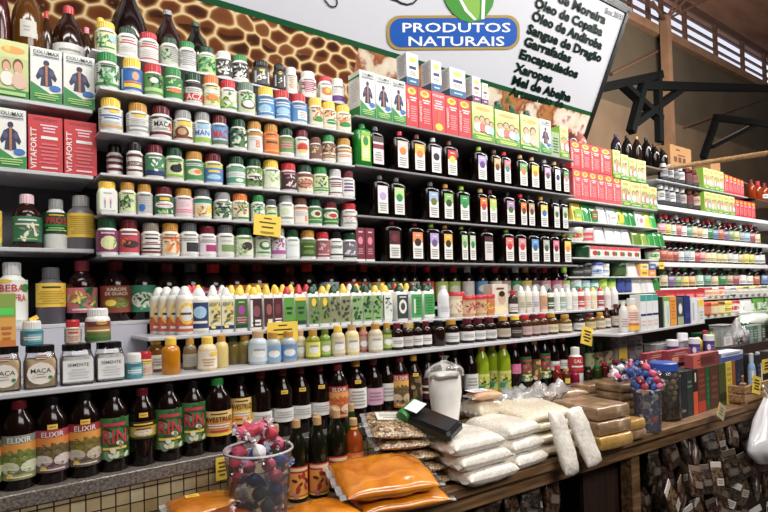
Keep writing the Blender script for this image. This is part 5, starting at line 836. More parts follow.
jar(Xat(147, 1.515, ZWS), 1.53, ZWS, .018, .060, 'rd', 'b:E0C8B0 n:.1,.5,3,C89A8A o:.5,.9,.4,.14,ye', 'cream pot with red cap and yellow sticker beside the teal pot', 'pot', gW_, body='DCC4A8', capf=.30, lab=(.06, .6))
ws(156, 17, .092, 'round', '6A4418', 'gloss', 'ye', 'b:E4DCC8 n:.2,.8,3,gy', (.1, .5), 'amber jar with yellow lid behind the honey bottle', Y=1.58)
ws(171, 19, .094, 'round', 'C07A18', 'gloss', 'ye', None, (0, 0), 'honey-coloured bottle with yellow cap and no label')
ws(190, 14, .085, 'round', '7A684A', 'gloss', 'oc', 'b:B0A890 n:.2,.8,3,gy', (.1, .5), 'dull brown bottle between the honey and cream bottles', Y=1.56)
ws(207.5, 19, .090, 'round', 'E0CC9A', 'plastic', 'ye', 'b:EEE4CC n:.1,.6,3,C8A878 o:.75,.85,.22,.13,ye', (.08, .58), 'cream bottle with yellow cap and yellow-dotted label')
ws(221.5, 14, .090, 'round', 'D8C070', 'plastic', 'oc', None, (0, 0), 'plain cream-yellow bottle right of the labelled cream bottle', Y=1.53)
for px, wpx, H, body, kind, cap, c, nm, Y in ((233, 14, .082, '6A5A2A', 'gloss', 'dgn', None, 'dim olive bottle with dark green cap', 1.58), (245, 16, .086, '7A6A3A', 'gloss', 'oc', None, 'dim amber bottle with ochre cap', 1.57), (258, 19, .096, 'B8C4CC', 'gloss', 'tn', 'C8D4DC', 'clear bottle with pale blue label', 1.52), (273, 16, .090, 'A8B0B0', 'gloss', 'oc', '7AA8D0', 'bottle with sky blue label left of the twin', 1.51), (288.5, 16, .090, 'A8B0B0', 'gloss', 'oc', '5A90C8', 'bottle with deeper blue label right of the twin', 1.51), (300, 12, .088, 'C0B080', 'plastic', 'tn', 'D8CCA8', 'slim beige bottle beside the blue labels', 1.55),
   (313, 14, .090, '8A8A2A', 'gloss', 'oc', 'E8E04A', 'olive bottle with bright yellow label', 1.51), (325, 12, .088, '6A8A2A', 'gloss', 'ol', 'A0B84A', 'green bottle with pale green label', 1.53), (338, 14, .096, 'C8B890', 'plastic', 'ye', 'D8C8A8', 'beige bottle with yellow cap', 1.52), (352, 14, .098, 'E0CC8A', 'plastic', 'tn', 'E4D8A8', 'cream bottle with gold cap', 1.52), (363, 11, .092, 'A86A5A', 'gloss', 'oc', 'C88A7A', 'reddish bottle with ochre cap', 1.56), (375.5, 14, .096, 'C8B89A', 'plastic', 'oc', 'E0D8C0', 'cream bottle with leaf label', 1.52), (387, 11, .094, '5A6A2A', 'gloss', 'oc', 'A8C03A', 'dark green bottle with lime label', 1.54)):
    ws(px, wpx, H, 'round', body, kind, cap, f'b:{c} o:.5,.45,.3,.25,wh n:.6,.85,1,gy' if c else None, (.10, .58), nm + ' on the lowest long shelf', Y=Y)
WR = [(397, 'dr', 'DCD8D4', 'wine-capped dark bottle with white label'), (407, 'tn', 'C8C0B8', 'dark bottle with grey label under the small tag'), (417, 'bk', 'E0DCD8', 'dark bottle with plain white label right of the small tag'), (426, 'dr', 'E4E0DC', 'dark bottle with bright white label'), (438, 'bk', None, 'unlabelled dark bottle on the lowest long shelf'), (451, 'oc', 'D8D8D8', 'dark bottle with ochre cap and silver label'), (467, 'dr', 'E0DCD8', 'dark bottle with broad white label, left of three'), (478, 'dr', 'DCD8D4', 'dark bottle with broad white label, middle of three'), (489, 'dr', 'D0CCC8', 'dark bottle with broad white label, right of three'), (503, 'oc', 'B8A890', 'dark bottle with beige label and yellow spot'), (515, 'ye', '3A2A20', 'dark brown bottle with yellow cap'),
  (525, 'rd', 'C8A0A0', 'reddish bottle with pink label'), (534, 'dr', 'B8A090', 'brown bottle with tan label'), (542, 'rd', 'C0A8A0', 'brown bottle with greyish label and red cap'), (551, 'oc', 'D8C89A', 'amber bottle with straw label')]
xs = [Xat(i[0], 1.52, ZWS + .04) for i in WR]
for k, (px, cap, c, nm) in enumerate(WR):
    gap = min([abs(xs[k] - xs[j]) for j in (k - 1, k + 1) if 0 <= j < len(xs)]); r = min(.030, gap * .48)
    bottle(xs[k], 1.52, ZWS, r, .092, 'round', '1E0E0A' if k < 11 else '4A2A14', 'darkglass', cap, f'b:{c} n:.3,.7,2,gy' if c else None, (.12, .48), nm, 'bottle', gW_)
for px, wpx, H, body, cap, c, nm in ((565, 13, .080, '6A4A1A', 'oc', 'E0D4A8', 'wide amber jar with ochre lid'), (579, 11, .076, '2A1A10', 'bk', 'D0D0D0', 'dark jar with silver label'), (590, 11, .078, '5A3A1A', 'dr', 'C8B070', 'brown jar with mustard label'), (600, 10, .08, '8A6A3A', 'oc', 'D8C8A8', 'tan jar with beige label')):
    ws(px, wpx, H, 'round', body, 'gloss', cap, f'b:{c} n:.3,.7,2,gy', (.12, .52), nm + ' near the end of the lowest long shelf', Y=1.52, name='jar', cat='jar')
for px, wpx, H, body, cap, c, nm in ((607, 7, .10, '3A1A10', 'dr', 'E0D8C8', 'slim dark bottle with white label at the shelf end'), (616, 9, .115, '2A140C', 'dr', 'D8C8B0', 'dark bottle with beige label, last tall one on the shelf'), (625, 10, .10, '1E7A34', 'gn', None, 'green can at the right end of the lowest long shelf')):
    ws(px, wpx, H, 'syrup' if c else 'round', body, 'gloss', cap, f'b:{c} n:.3,.7,2,gy' if c else None, (.1, .5), nm, Y=1.52)
# ------------------------------------------------------------------ dark bottles on the stone ledge
gN = 'dark bottles on the stone ledge'
ELX = 'b:{0} s:.80,1,{1} s:.62,.82,{2} t:ELIXIR,.5,.90,.12,wh,.7 o:.5,.50,.45,.20,{3} o:.24,.28,.26,.14,{4} o:.78,.28,.26,.14,{4} o:.5,.20,.5,.04,{5} o:.28,.1,.08,.05,ye n:.04,.1,1,cr'
RIN = 'b:3A7A3A s:.0,.2,5A8A4A l:.5,.5,.45,2A5A2A,9,3 t:RIN,.5,.55,.34,D02840,.66 n:.76,.92,1,C83048 n:.20,.32,1,ye l:.5,.1,.3,D8DCB0,5,2'
def st(px, wpx, H, prof, cap, spec, ly, lab, Y=1.475, body='140A08', kind='darkglass', **k):
    o = px_bottle(px, Y, ZST, wpx * 1.04, H * (1.072 if H > .16 else 1), prof, body, kind, cap, spec, ly, lab, group=gN, name='tonic_bottle', **k)
    if px in (52, 84.5, 142.5, 283, 301, 320, 356, 414):
        rr = max(v.co.x for v in o.children[0].data.vertices); zz = max(v.co.z for v in o.children[0].data.vertices)
        art(M(), 'b:F2C420 n:.3,.7,1,9A7A10', cyl(rr * (1.0 if prof == 'sleeve' else .98) + .0012, .020, .011, zz * .685), .020, .011, 6).build('price_sticker', o)
    return o
st(-13, 30, .172, 'sleeve', 'dr', ELX.format('7A8A3A', '6A6A4A', 'D88A2A', '6E7A2A', 'C8CC9A', '4A5A2A'), (.12, .60), 'leftmost ELIXIR bottle, cut off by the left edge', lw=2.4)
st(19, 34, .176, 'sleeve', 'dr', ELX.format('9AA06A', '8A8A80', 'E0962A', '6E7A2A', 'D0D4B0', '6A7A4A'), (.12, .62), 'ELIXIR bottle with olive green mushroom label', lw=2.4)
st(52, 33, .176, 'sleeve', 'bk', ELX.format('8A6A70', 'B83A4A', 'E0882A', '6A5A2A', 'D8C8C0', '6A4A58'), (.14, .63), 'ELIXIR bottle with plum pink label, beside the olive one', lw=2.4)
st(84.5, 32, .178, 'sleeve', 'bk', ELX.format('7A6A60', 'A82A2A', 'E8982A', '7A6A1A', 'C8B8A0', '6A5A5A'), (.14, .64), 'ELIXIR bottle with fiery red and orange label', lw=2.4)
st(113.7, 29, .178, 'sleeve', 'bk', RIN, (.16, .66), 'green RIN bottle right of the red ELIXIR bottle', lw=2.4)
BND = 'b:C8A82A s:.7,1,3A2A14 n:.76,.94,1,ye o:.5,.36,.3,.22,E0D0B0 s:0,.12,3A4A1A n:.5,.64,1,dr'
st(142.5, 26, .172, 'sleeve', 'dr', BND, (.36, .58), 'dark bottle with narrow yellow band between the green RIN bottles', lw=2.4)
st(168.5, 27, .176, 'sleeve', 'bk', RIN, (.16, .68), 'green RIN bottle, left of the pair beside the orange-labelled bottle', lw=2.4)
st(193, 24, .176, 'sleeve', 'bk', RIN, (.20, .72), 'green RIN bottle touching the orange-labelled green-capped bottle', lw=2.4)
AST = 'b:E0902A s:.72,1,E8C870 t:AVESTRUZ,.5,.68,.20,3A1A10,.8 n:.84,.94,1,br s:0,.12,ye n:.30,.5,2,wh n:.14,.26,1,rd'
st(217.5, 27, .176, 'sleeve', 'gn', AST, (.22, .56), 'green-capped bottle with orange AVESTRUZ label', lw=2.6)
st(240.5, 21, .172, 'wine', 'bk', AST.replace('E0902A', 'E8C030'), (.30, .68), 'dark bottle with yellow AVESTRUZ label', Y=1.50)
for k, (px, c, nm) in enumerate(((261, 'wh', 'first'), (283, 'wh', 'second'), (301, 'wh', 'third'), (320, 'wh', 'fourth'))):
    st(px, 21 - k, .178, 'wine', 'dr', 'b:E8E6E2 n:.25,.8,3,B8B8B8', (.22, .42), f'plain dark wine bottle with white handwritten label, {nm} from the yellow AVESTRUZ', Y=1.495)
st(338, 19, .176, 'sleeve', 'dr', ELX.format('E8782A', 'B82A2A', 'F0A03A', 'C85A1A', 'E8C8A0', '8A3A1A'), (.16, .66), 'bottle with orange sunset label among the white-labelled wines', lw=2.4)
st(356, 20, .180, 'wine', 'oc', 'b:E8E6E2 n:.1,.9,5,A8A8A8', (.24, .56), 'wine bottle with gold cap and large white label', Y=1.49)
st(373.5, 18, .178, 'wine', 'mr', 'b:D8A8C0 n:.2,.8,3,A87A90', (.24, .52), 'wine bottle with dusty pink label', Y=1.495)
st(387, 16, .178, 'wine', 'bk', 'b:E0DEDA n:.2,.8,3,A8A8A8', (.26, .56), 'wine bottle with white label right of the pink-labelled one', Y=1.50)
st(400, 16, .178, 'sleeve', 'dr', ELX.format('E8882A', 'C83A2A', 'F0B03A', '6A5A2A', 'E0C8A0', '4A3A1A'), (.14, .70), 'narrow bottle with red and orange landscape label', lw=2.4)
st(414, 15, .178, 'wine', 'oc', 'b:3A2A1A l:.5,.5,.4,8A6A3A,8,3', (.14, .66), 'dark bottle with gold-on-black label and ochre cap')
st(428, 15, .176, 'wine', 'bk', 'b:4A1A22 s:.6,.7,E0D8D0 s:.3,.4,E0D8D0', (.2, .55), 'dark bottle with maroon and white striped label left of the flour bag')
for px, cap, spec, nm in ((441, 'dr', None, 'dark bottle behind the clear flour bag'), (455, 'bk', None, 'second dark bottle behind the clear flour bag'), (470.5, 'bk', 'b:D8D6D2 n:.2,.8,3,gy', 'dark bottle with grey-white label left of the lime bottles')): st(px, 14, .178, 'wine', cap, spec, (.2, .5), nm, Y=1.50)
OLV = 'b:B8C04A l:.35,.6,.25,E8C83A,5,2 l:.6,.4,.25,2E6A2A,5,4 o:.3,.3,.16,.14,tl s:.88,1,C8D060'
for px, nm in ((482, 'leftmost olive-lime juice bottle with yellow cap'), (492.5, 'middle olive-lime juice bottle with yellow cap'), (503.5, 'rightmost olive-lime juice bottle with yellow cap')): st(px, 13.5, .180, 'sleeve', 'oc', OLV, (.06, .46), nm, body='8AA01E', kind='gloss', Y=1.50 if '492' not in str(px) else 1.535)
for px, cap, spec, ly, nm in ((515, 'dr', 'b:D868A0 n:.3,.7,2,pk', (.36, .56), 'dark bottle with pink band label right of the lime bottles'), (525.5, 'bk', RIN, (.16, .68), 'small green RIN bottle right of the pink-banded bottle'), (535, 'oc', 'b:6A4A2A l:.5,.5,.4,C8A050,7,3', (.16, .6), 'brown-labelled bottle between two green RIN bottles'), (544.5, 'bk', RIN, (.16, .70), 'rightmost green RIN bottle'), (553.5, 'dr', 'b:DCDAD8 n:.3,.7,2,gy', (.30, .50), 'dark bottle with white band, left of two near the red bottle'), (563, 'dr', 'b:D4D2D0 n:.3,.7,2,gy', (.30, .50), 'dark bottle with white band, right one beside the red bottle')): st(px, 11, .180, 'sleeve' if 'RIN' in nm else 'wine', cap, spec, ly, nm, Y=1.50)
st(575.5, 14, .150, 'round', 'wh', 'b:C8202C t:SAL,.5,.74,.22,wh n:.3,.5,1,wh s:.0,.12,8A1420', (.28, .74), 'white squeeze bottle with red lettered label on the ledge', Y=1.455, body='E8E8E8', kind='plastic')
for px, spec, nm in ((589, 'b:B8D080 l:.5,.5,.4,C87A8A,7,2', 'pale green can with pink flower label'), (598, 'b:C0CC90 l:.5,.5,.4,C8707A,7,3', 'second pale green can with rosy label'), (607, 'b:D0D8A0 l:.5,.5,.4,E0A08A,7,4', 'third can with peach and green label')): st(px, 10, .150, 'round', 'dgn', spec, (.12, .72), nm + ', right part of the ledge', body='3A4A2A', kind='plastic', Y=1.50)
st(615.5, 8.5, .165, 'round', 'gy', 'b:ye s:.85,1,gy', (.05, .74), 'tall bright yellow box-like bottle on the right part of the ledge', Y=1.50, body='B8B8B8', kind='plastic', n=5., lw=1.9)
# ------------------------------------------------------------------ front table: bags
def pillow_mesh(wd, dp, ht, seed, material, rough=.10, nx=20, ny=16, p=3.2, sag=.0):
    rn = random.Random(seed); off = Vector((rn.uniform(0, 50), rn.uniform(0, 50), seed * .7)); vs = []; fs = []
    def zz(u, v): return max(0, (1 - abs(u) ** p)) ** .5 * max(0, (1 - abs(v) ** p)) ** .5
    for sgn in (1, -1):
        for j in range(ny + 1):
            for i in range(nx + 1):
                u, v = math.sin((i / nx * 2 - 1) * math.pi / 2), math.sin((j / ny * 2 - 1) * math.pi / 2)
                h = zz(u, v); x, y = u * wd / 2 * (1 - .05 * (1 - h) * abs(v)), v * dp / 2 * (1 - .05 * abs(u))
                n = noise.noise(Vector((x * 22, y * 22, sgn * 3)) + off) + .5 * noise.noise(Vector((x * 60, y * 60, sgn)) + off)
                z = sgn * h * ht / 2 * (1 + rough * 2 * n)
                if sgn < 0: z = max(z, -ht * .46)
                vs.append((x, y, z + ht * .46 - sag * (u * u) * ht))
    N = (nx + 1) * (ny + 1)
    for s_ in (0, 1):
        for j in range(ny):
            for i in range(nx):
                a = s_ * N + j * (nx + 1) + i; q = (a, a + 1, a + nx + 2, a + nx + 1); fs.append(q if s_ == 0 else q[::-1])
    return M().add(vs, fs, material, True)
def bag(name, px, Y, Z, wd, dp, ht, seed, material, label, cat, group, rz=0., tilt=(0, 0), rough=.10, p=3.2, seal=True, lab=None, X=None, sealmat=None):
    X = Xat(px, Y, Z + ht / 2) if X is None else X
    o = root(name, (X, Y, Z), label, cat, group); o.rotation_euler = (tilt[0], tilt[1], rz)
    pillow_mesh(wd, dp, ht, seed, material, rough, p=p).build('filled_bag', o)
    if seal:
        for s_ in (-1, 1):
            e = M(); vs = []; n = 12
            for i in range(n + 1):
                y = (i / n - .5) * dp * .94; wv = .003 * math.sin(i * 2.1 + seed)
                vs += [(s_ * wd * .485, y, ht * .46 + wv), (s_ * (wd * .5 + .012), y * .98, ht * .42 + wv * 1.6)]
            e.add(vs, [(2 * i, 2 * i + 2, 2 * i + 3, 2 * i + 1) for i in range(n)], sealmat or MILKY, True); e.build('sealed_edge', o)
    if lab:
        lw, ll, lx, ly_, spec = lab; mb = M(); z = ht * .985
        art(mb, spec, lambda u, v, h: (lx + (u - .5) * lw, ly_ + (v - .5) * ll, z + h - .0 * u), lw, ll); mb.build('paper_label', o)
    return o
TURM = grain('turmeric_bag', [(.25, 'A85206'), (.5, 'D07A10'), (.75, 'E89420')], 14, .25, .9, .35)
SEEDB = grain('mixed_seeds', [(.15, '4A3420'), (.45, '8A6C4A'), (.7, 'B89C78'), (.9, 'E0D0B0')], 170, .5, .8, .5, voro=True)
FLOUR = grain('white_granules', [(.3, 'D4CCBE'), (.6, 'ECE6DC'), (.8, 'F6F2EC')], 110, .45, .7, .45, detail=3)
FLOURP = grain('white_flour', [(.3, 'EEEBE6'), (.7, 'FAF8F5')], 9, .5, .6, .25)
OATS = grain('cream_flakes', [(.3, 'CDBFA4'), (.6, 'E4D9C4'), (.8, 'EFE6D6')], 120, .45, .7, .45, detail=3)
BROWNP = grain('brown_bag', [(.3, '7A2A10'), (.7, 'A84A1A')], 25, .3, .8, .3)
gTu = 'orange turmeric bags on the table front'
YL = (.030, .020, -.02, .02, 'b:ye n:.2,.8,2,C8A010')
board('low_crate', 'low dark crate at the front left under the orange bags', .33, .66, 1.06, 1.33, 1.035, 1.035 - ZTB - .0005, DARKWOOD, 'crate') if 0 else None
board('low_crate', 'low dark crate at the front left under the small orange bag', .26, .455, 1.13, 1.36, 1.015, 1.015 - ZTB - .0005, DARKWOOD, 'crate')
bag('powder_bag', 203, 1.265, 1.0155, .15, .13, .040, 3, TURM, 'small orange powder bag with yellow sticker at the left front', 'bag', gTu, -.15, lab=YL)
bag('powder_bag', 226, 1.19, 1.0155, .09, .12, .030, 31, BROWNP, 'red-brown powder bag with yellow sticker beside the candy cup', 'bag', gTu, .1, lab=(.028, .018, .0, .02, 'b:ye n:.2,.8,2,C8A010'))
bag('powder_bag', 318, 1.16, ZTB, .17, .15, .050, 4, TURM, 'small orange powder bag between the candy cup and the big orange bag', 'bag', gTu, .12)
bag('powder_bag', 395, 1.16, ZTB, .24, .19, .045, 5, TURM, 'lower large orange powder bag underneath the top one', 'bag', gTu, -.28)
bag('powder_bag', 382, 1.18, ZTB + .046, .25, .20, .056, 6, TURM, 'top large bright orange powder bag at the front', 'bag', gTu, -.30, tilt=(.14, 0), rough=.24)
gSe = 'seed bags stacked beside the orange powder'
for k in range(5):
    top = k == 4
    bag('seed_bag', 418 - k * 6.0, 1.255 + .014 * k, ZTB + .0325 * k + (.012 if k == 4 else 0), .16, .165, .033, 40 + k, SEEDB, ('lowest mixed seed bag in the stack behind the orange powder', 'second lowest mixed seed bag in the stack', 'middle mixed seed bag of the stack', 'second highest mixed seed bag in the stack', 'top mixed seed bag with a white paper label')[k], 'bag', gSe, -.32 - .03 * k,
        tilt=(.22 if top else 0, .06 if top else 0), lab=(.085, .05, -.01, .02, 'b:E8E4DA n:.15,.85,3,9A968C') if top else None)
gFl = 'white bags stacked in front'
for k in range(3):
    nm = ('bottom', 'middle', 'top')[k]
    bag('flour_bag', 474 - k * 7, 1.175 + .012 * k, ZTB + .0425 * k, .20, .19, .050, 60 + k, FLOUR, f'{nm} white granule bag of the front left stack', 'bag', gFl, -.05, rough=.10, p=6)
    bag('flour_bag', 509 - k * 3.5, 1.20 + .012 * k, ZTB + .0425 * k, .155, .20, .050, 70 + k, FLOUR, f'{nm} white granule bag of the front stack nearer the cream bags', 'bag', gFl, .05, rough=.10, p=6)
gCr = 'cream bags stacked behind the white ones'
for k in range(4):
    nm = ('bottom', 'second lowest', 'second highest', 'top')[k]
    bag('oat_bag', 541 - k * 4, 1.225 + .012 * k, ZTB + .037 * k, .235, .21, .042, 80 + k, OATS, f'{nm} cream flake bag of the stack right of the white granules', 'bag', gCr, -.10, tilt=(.09 if k == 3 else 0, 0), rough=.07, p=4)
bag('oat_bag', 483, 1.345, ZTB + .105, .13, .10, .075, 91, OATS, 'upright cream flake bag behind the flour, under the paper card', 'bag', gCr, 0, rough=.08)
NUT = grain('pinkish_nut', [(.3, 'B88A68'), (.7, 'D8B08C')], 20, .5, .3, .2)
bag('nut_bag', 484, 1.325, ZTB + .176, .115, .07, .03, 93, NUT, 'small tan bag with a white card lying on the cream bag', 'bag', gCr, -.2, rough=.18, lab=(.075, .052, -.02, .006, 'b:F0EEEA n:.2,.8,3,A8B0C0'))
# tall clear bag of white flour
Xb = Xat(448.5, 1.27, 1.2); fb = root('flour_sack', (Xb, 1.285, ZTB + .128), 'tall clear bag of white flour standing behind the card terminal', 'bag')
fb.scale = (.94, .94, 1.0)
def sack(prof, material, name, parent, seed, wob=.05, seg=28):
    vs = []; 
    for z, rx, ry in prof:
        for i in range(seg):
            t = 2 * math.pi * i / seg; k = 1 + wob * noise.noise(Vector((math.cos(t) * 1.5, math.sin(t) * 1.5, z * 14 + seed)))
            vs.append((rx * k * math.cos(t), ry * k * math.sin(t), z))
    fs = [(r * seg + i, r * seg + (i + 1) % seg, (r + 1) * seg + (i + 1) % seg, (r + 1) * seg + i) for r in range(len(prof) - 1) for i in range(seg)]
    fs += [tuple(range(seg - 1, -1, -1)), tuple(range(len(vs) - seg, len(vs)))]
    return M().add(vs, fs, material, True).build(name, parent)
sack([(0, .036, .03), (.008, .044, .036), (.05, .052, .042), (.10, .058, .045), (.155, .061, .046), (.163, .052, .04), (.166, .02, .016)], FLOURP, 'flour', fb, 3, .09)
sack([(.150, .0625, .048), (.165, .062, .047), (.174, .060, .046), (.182, .052, .040), (.190, .036, .030), (.196, .018, .016), (.201, .007, .007), (.207, .010, .008), (.214, .019, .013)], BAGFILM, 'film_top', fb, 5, .42, 44)
# card terminal
tm = root('card_terminal', atZ(434, 428, ZTB + .15), 'black card terminal with green roll end lying on the white bags', 'terminal', None, -.62); tm.location.z = ZTB + .150; tm.rotation_euler = (.38, .22, -1.30)
M().rbox((0, 0, .018), (.155, .075, .032), mat('141617', 'plastic'), .008).build('body', tm)
M().rbox((0, 0, .0075), (.150, .0765, .005), mat('14501E', 'plastic'), .003).build('green_trim', tm)
M().loft([(-.038, .021, .021), (-.030, .023, .023), (.030, .023, .023), (.038, .021, .021)], mat('1E8A34', 'plastic'), 2, 20).build('roll_cover', tm).rotation_euler = (math.pi / 2, 0, 0)
tm.children[-1].location = (-.085, 0, .024)
M().rbox((.02, 0, .0345), (.095, .058, .002), mat('0A0B0C', 'gloss'), .001).build('screen', tm)
M().rbox((-.062, 0, .052), (.045, .052, .002), mat('EDEDEA', 'paper'), .0008).build('paper_slip', tm)
# loose clear bags
def crumple(name, px, Y, Z, wd, dp, ht, seed, label):
    X = Xat(px, Y, Z + ht / 2); o = pillow_mesh(wd, dp, ht, seed, MILKY, .9, 26, 20, 2.2).build(name, None, (X, Y, Z)); return tag(o, label, 'bag', 'loose clear bags')
crumple('plastic_bag', 517, 1.36, ZTB + .125, .17, .12, .055, 7, 'crumpled clear plastic bag on top behind the cream bags')
crumple('plastic_bag', 548, 1.34, ZTB + .125, .16, .10, .06, 11, 'crumpled milky plastic bag right of the cream stack')
# slim white bags leaning at the table edge
for k, (px, Y, rz_, lab) in enumerate(((559, 1.105, .05, 'left of two narrow white granule bags hanging over the table edge'), (580, 1.10, -.06, 'right of two narrow white granule bags hanging over the table edge'))):
    bag('hanging_bag', px, Y, ZTB + .055, .075, .205 - .012 * k, .034, 150 + k, FLOUR, lab, 'bag', 'narrow white bags over the table edge', rz_, tilt=(1.22, .08 - .2 * k), rough=.26, p=4, seal=False)
# wrapped brown blocks
BLK = grain('wrapped_brown_block', [(.25, '755C46'), (.5, '98795A'), (.66, 'B2977A'), (.82, 'DCD0C2')], 26, .3, .8, .3); BLK2 = grain('wrapped_tan_block', [(.25, 'A8803E'), (.6, 'C49A58'), (.85, 'E0C494')], 24, .3, .8, .3)
gBl = 'film-wrapped brown blocks'
def block(px, Y, Z, wd, dp, ht, m_, lab, rz, seed):
    X = Xat(px, Y, Z + ht / 2); o = root('wrapped_block', (X, Y, Z), lab, 'block', gBl, rz)
    pillow_mesh(wd, dp, ht, seed, m_, .07, 36, 28, 40.).build('block', o)
    e = M(); vs = []
    for i in range(9): y = (i / 8 - .5) * dp * .9; vs += [(wd * .5, y, ht * .5 + .004 * math.sin(i * 1.9 + seed)), (wd * .5 + .018, y * .8, ht * .40 + .008 * math.sin(i * 2.3 + seed))]
    e.add(vs, [(2 * i, 2 * i + 2, 2 * i + 3, 2 * i + 1) for i in range(8)], MILKY, True).build('film_twist', o)
for k, (m_, lab) in enumerate(((BLK2, 'lowest tan wrapped block of the front left pile, light and glossy'), (BLK, 'middle brown wrapped block of the front left pile'), (BLK, 'top brown wrapped block of the front left pile'))):
    block(593 - 1.5 * k, 1.158 + .008 * k, ZTB + .047 * k, .175, .21, .046, m_, lab, -.10, 100 + k)
block(621, 1.13, ZTB + .034, .125, .12, .036, BLK2, 'pale wrapped block at the front edge between the two piles', -.12, 110); block(621, 1.135, ZTB, .125, .13, .033, BLK, 'brown wrapped block under the pale front one', -.12, 111)
for k, lab in enumerate(('lowest brown wrapped block of the right pile', 'second brown wrapped block of the right pile', 'third brown wrapped block of the right pile', 'fourth brown wrapped block of the right pile', 'top brown wrapped block of the right pile')):
    block(622, 1.27 - .003 * k, ZTB + .0325 * k, .19, .125, .032, BLK, lab, -.10, 120 + k)
for k, lab in enumerate(('lower brown wrapped block at the back left near the red-capped bottles', 'upper brown wrapped block at the back left near the red-capped bottles')):
    block(598, 1.365, ZTB + .081 + .034 * k, .24, .09, .033, BLK, lab, -.06, 130 + k)
o = board('crate_board', 'low brown board under the rear wrapped blocks', Xat(575, 1.33, 1.1), Xat(620, 1.33, 1.1), 1.335, 1.415, ZTB + .080, .0795, DARKWOOD)
bag('powder_bag', 560, 1.365, ZTB + .10, .26, .09, .05, 140, BLK, 'flat brown paper-like bag lying behind the clear bags', 'bag', gBl, -.05, rough=.05)
# small red-capped bottles by the blocks
gRc = 'small sauce bottles near the brown blocks'
for px, H, cap, c, lab in ((557.5, .085, 'rd', '6A1A10', 'small dark red bottle with bright red cap above the clear bags'), (566, .07, 'tn', '5A2A10', 'small brown bottle with tan cap and yellow dot'), (575, .055, 'mg', '8A1A3A', 'tiny bottle with magenta cap beside the blocks'), (588, .06, 'bk', '2A1A10', 'small black-capped bottle behind the blocks'), (597, .062, 'gn', '2A3A10', 'small green-capped bottle behind the blocks'), (604.5, .066, 'rd', '4A1410', 'small bottle with red cap, left of a red-capped pair'), (615, .07, 'rd', '4A1410', 'small bottle with red cap behind the heap of candies'), (624, .07, 'tn', '2A1A10', 'small dark bottle with tan cap behind the candies')):
    px_bottle(px, 1.445, ZST, 9, H, 'round', c, 'gloss', cap, 'b:E8C030' if 'yellow' in lab else None, (.1, .4), lab, group=gRc, name='sauce_bottle', lw=1.2)
# sauce bottles in front of the ledge
gSb = 'small sauce bottles in front of the stone ledge'
SAU = 'b:C8301E s:.0,.06,ye s:.86,1,C8301E c:.06,.1,.94,.8,E89A2A l:.5,.42,.34,A8281A,7,3 c:.1,.86,.9,.96,E8C8A0'
for px, Y, H, cap, spec, lab in ((297, 1.345, .212, 'tn', SAU, 'sauce bottle with red and gold label, leftmost of three in front'), (318, 1.335, .212, 'tn', SAU, 'sauce bottle with red and gold label, middle of three in front'), (337, 1.345, .220, 'tn', SAU, 'sauce bottle with red and gold label, rightmost of three in front'),
    (316, 1.394, .208, 'tn', None, 'unlabelled bottle with tan cap behind the middle sauce bottle'), (334.5, 1.394, .215, 'tn', None, 'unlabelled bottle with tan cap behind the right sauce bottle'), (352, 1.394, .218, 'tn', None, 'dark green bottle with tan cap behind the orange-labelled bottle'), (241, 1.394, .185, 'tn', None, 'dark green bottle with tan cap left behind the candy cup'), (276.5, 1.394, .196, 'tn', None, 'dark green bottle with tan cap right behind the candy cup')):
    px_bottle(px, Y, ZTB, 20 if spec else 15, H, 'wine', '14140A' if spec else '1E3A1A', 'darkglass', cap, spec, (.05, .44), lab, group=gSb, name='sauce_bottle', lw=2.6)
px_bottle(354, 1.335, ZTB, 19, .190, 'wine', '8A3A14', 'gloss', 'tn', 'b:D8702A o:.5,.5,.36,.36,E8944A o:.5,.5,.2,.2,C84A1E', (.30, .52), 'amber bottle with orange label and yellow neck sticker', group=gSb, name='sauce_bottle', lw=2.6)
art(M(), 'b:ye', cyl(.0125, .022, .018, .148), .022, .018, 6).build('neck_sticker', REG[-1])
# ------------------------------------------------------------------ candies
def candy_parts(c):
    mb = M(); mb.loft([(-.013 + .026 * k / 8, max(.0005, .0105 * math.sin(math.pi * (k + .25) / 8.5)), max(.0005, .0105 * math.sin(math.pi * (k + .25) / 8.5))) for k in range(9)], mat(c, 'paper', .45, 160), 2, 12, .06)
    tw = []
    for s_ in (-1, 1):
        n = 7; vs = [(0, 0, s_ * .012)]
        for i in range(n + 1): a = (i / n - .5) * 2.2; vs.append((.0085 * math.sin(a), .003 * (1 if i % 2 else -1), s_ * (.012 + .0095 * math.cos(a))))
        tw.append(M().add(vs, [(0, i, i + 1) for i in range(1, n + 1)], mat('E8C8D0' if c in ('E2567A', 'C8304A', 'B04A8A') else c if c not in ('2A4A9A',) else 'A8B4D8', 'film', .2, 80)).mesh('wrapper_twist'))
    return mb.mesh('sweet'), tw
CN = {'7A6440': 'brown', 'A8945A': 'olive brown', '6A604A': 'dark', 'E2567A': 'pink', 'C8304A': 'red', '2A4A9A': 'blue', 'EDE6E8': 'white', '6A6670': 'grey', 'B04A8A': 'magenta'}
CM = {c: candy_parts(c) for c in CN}
CSRC = {}
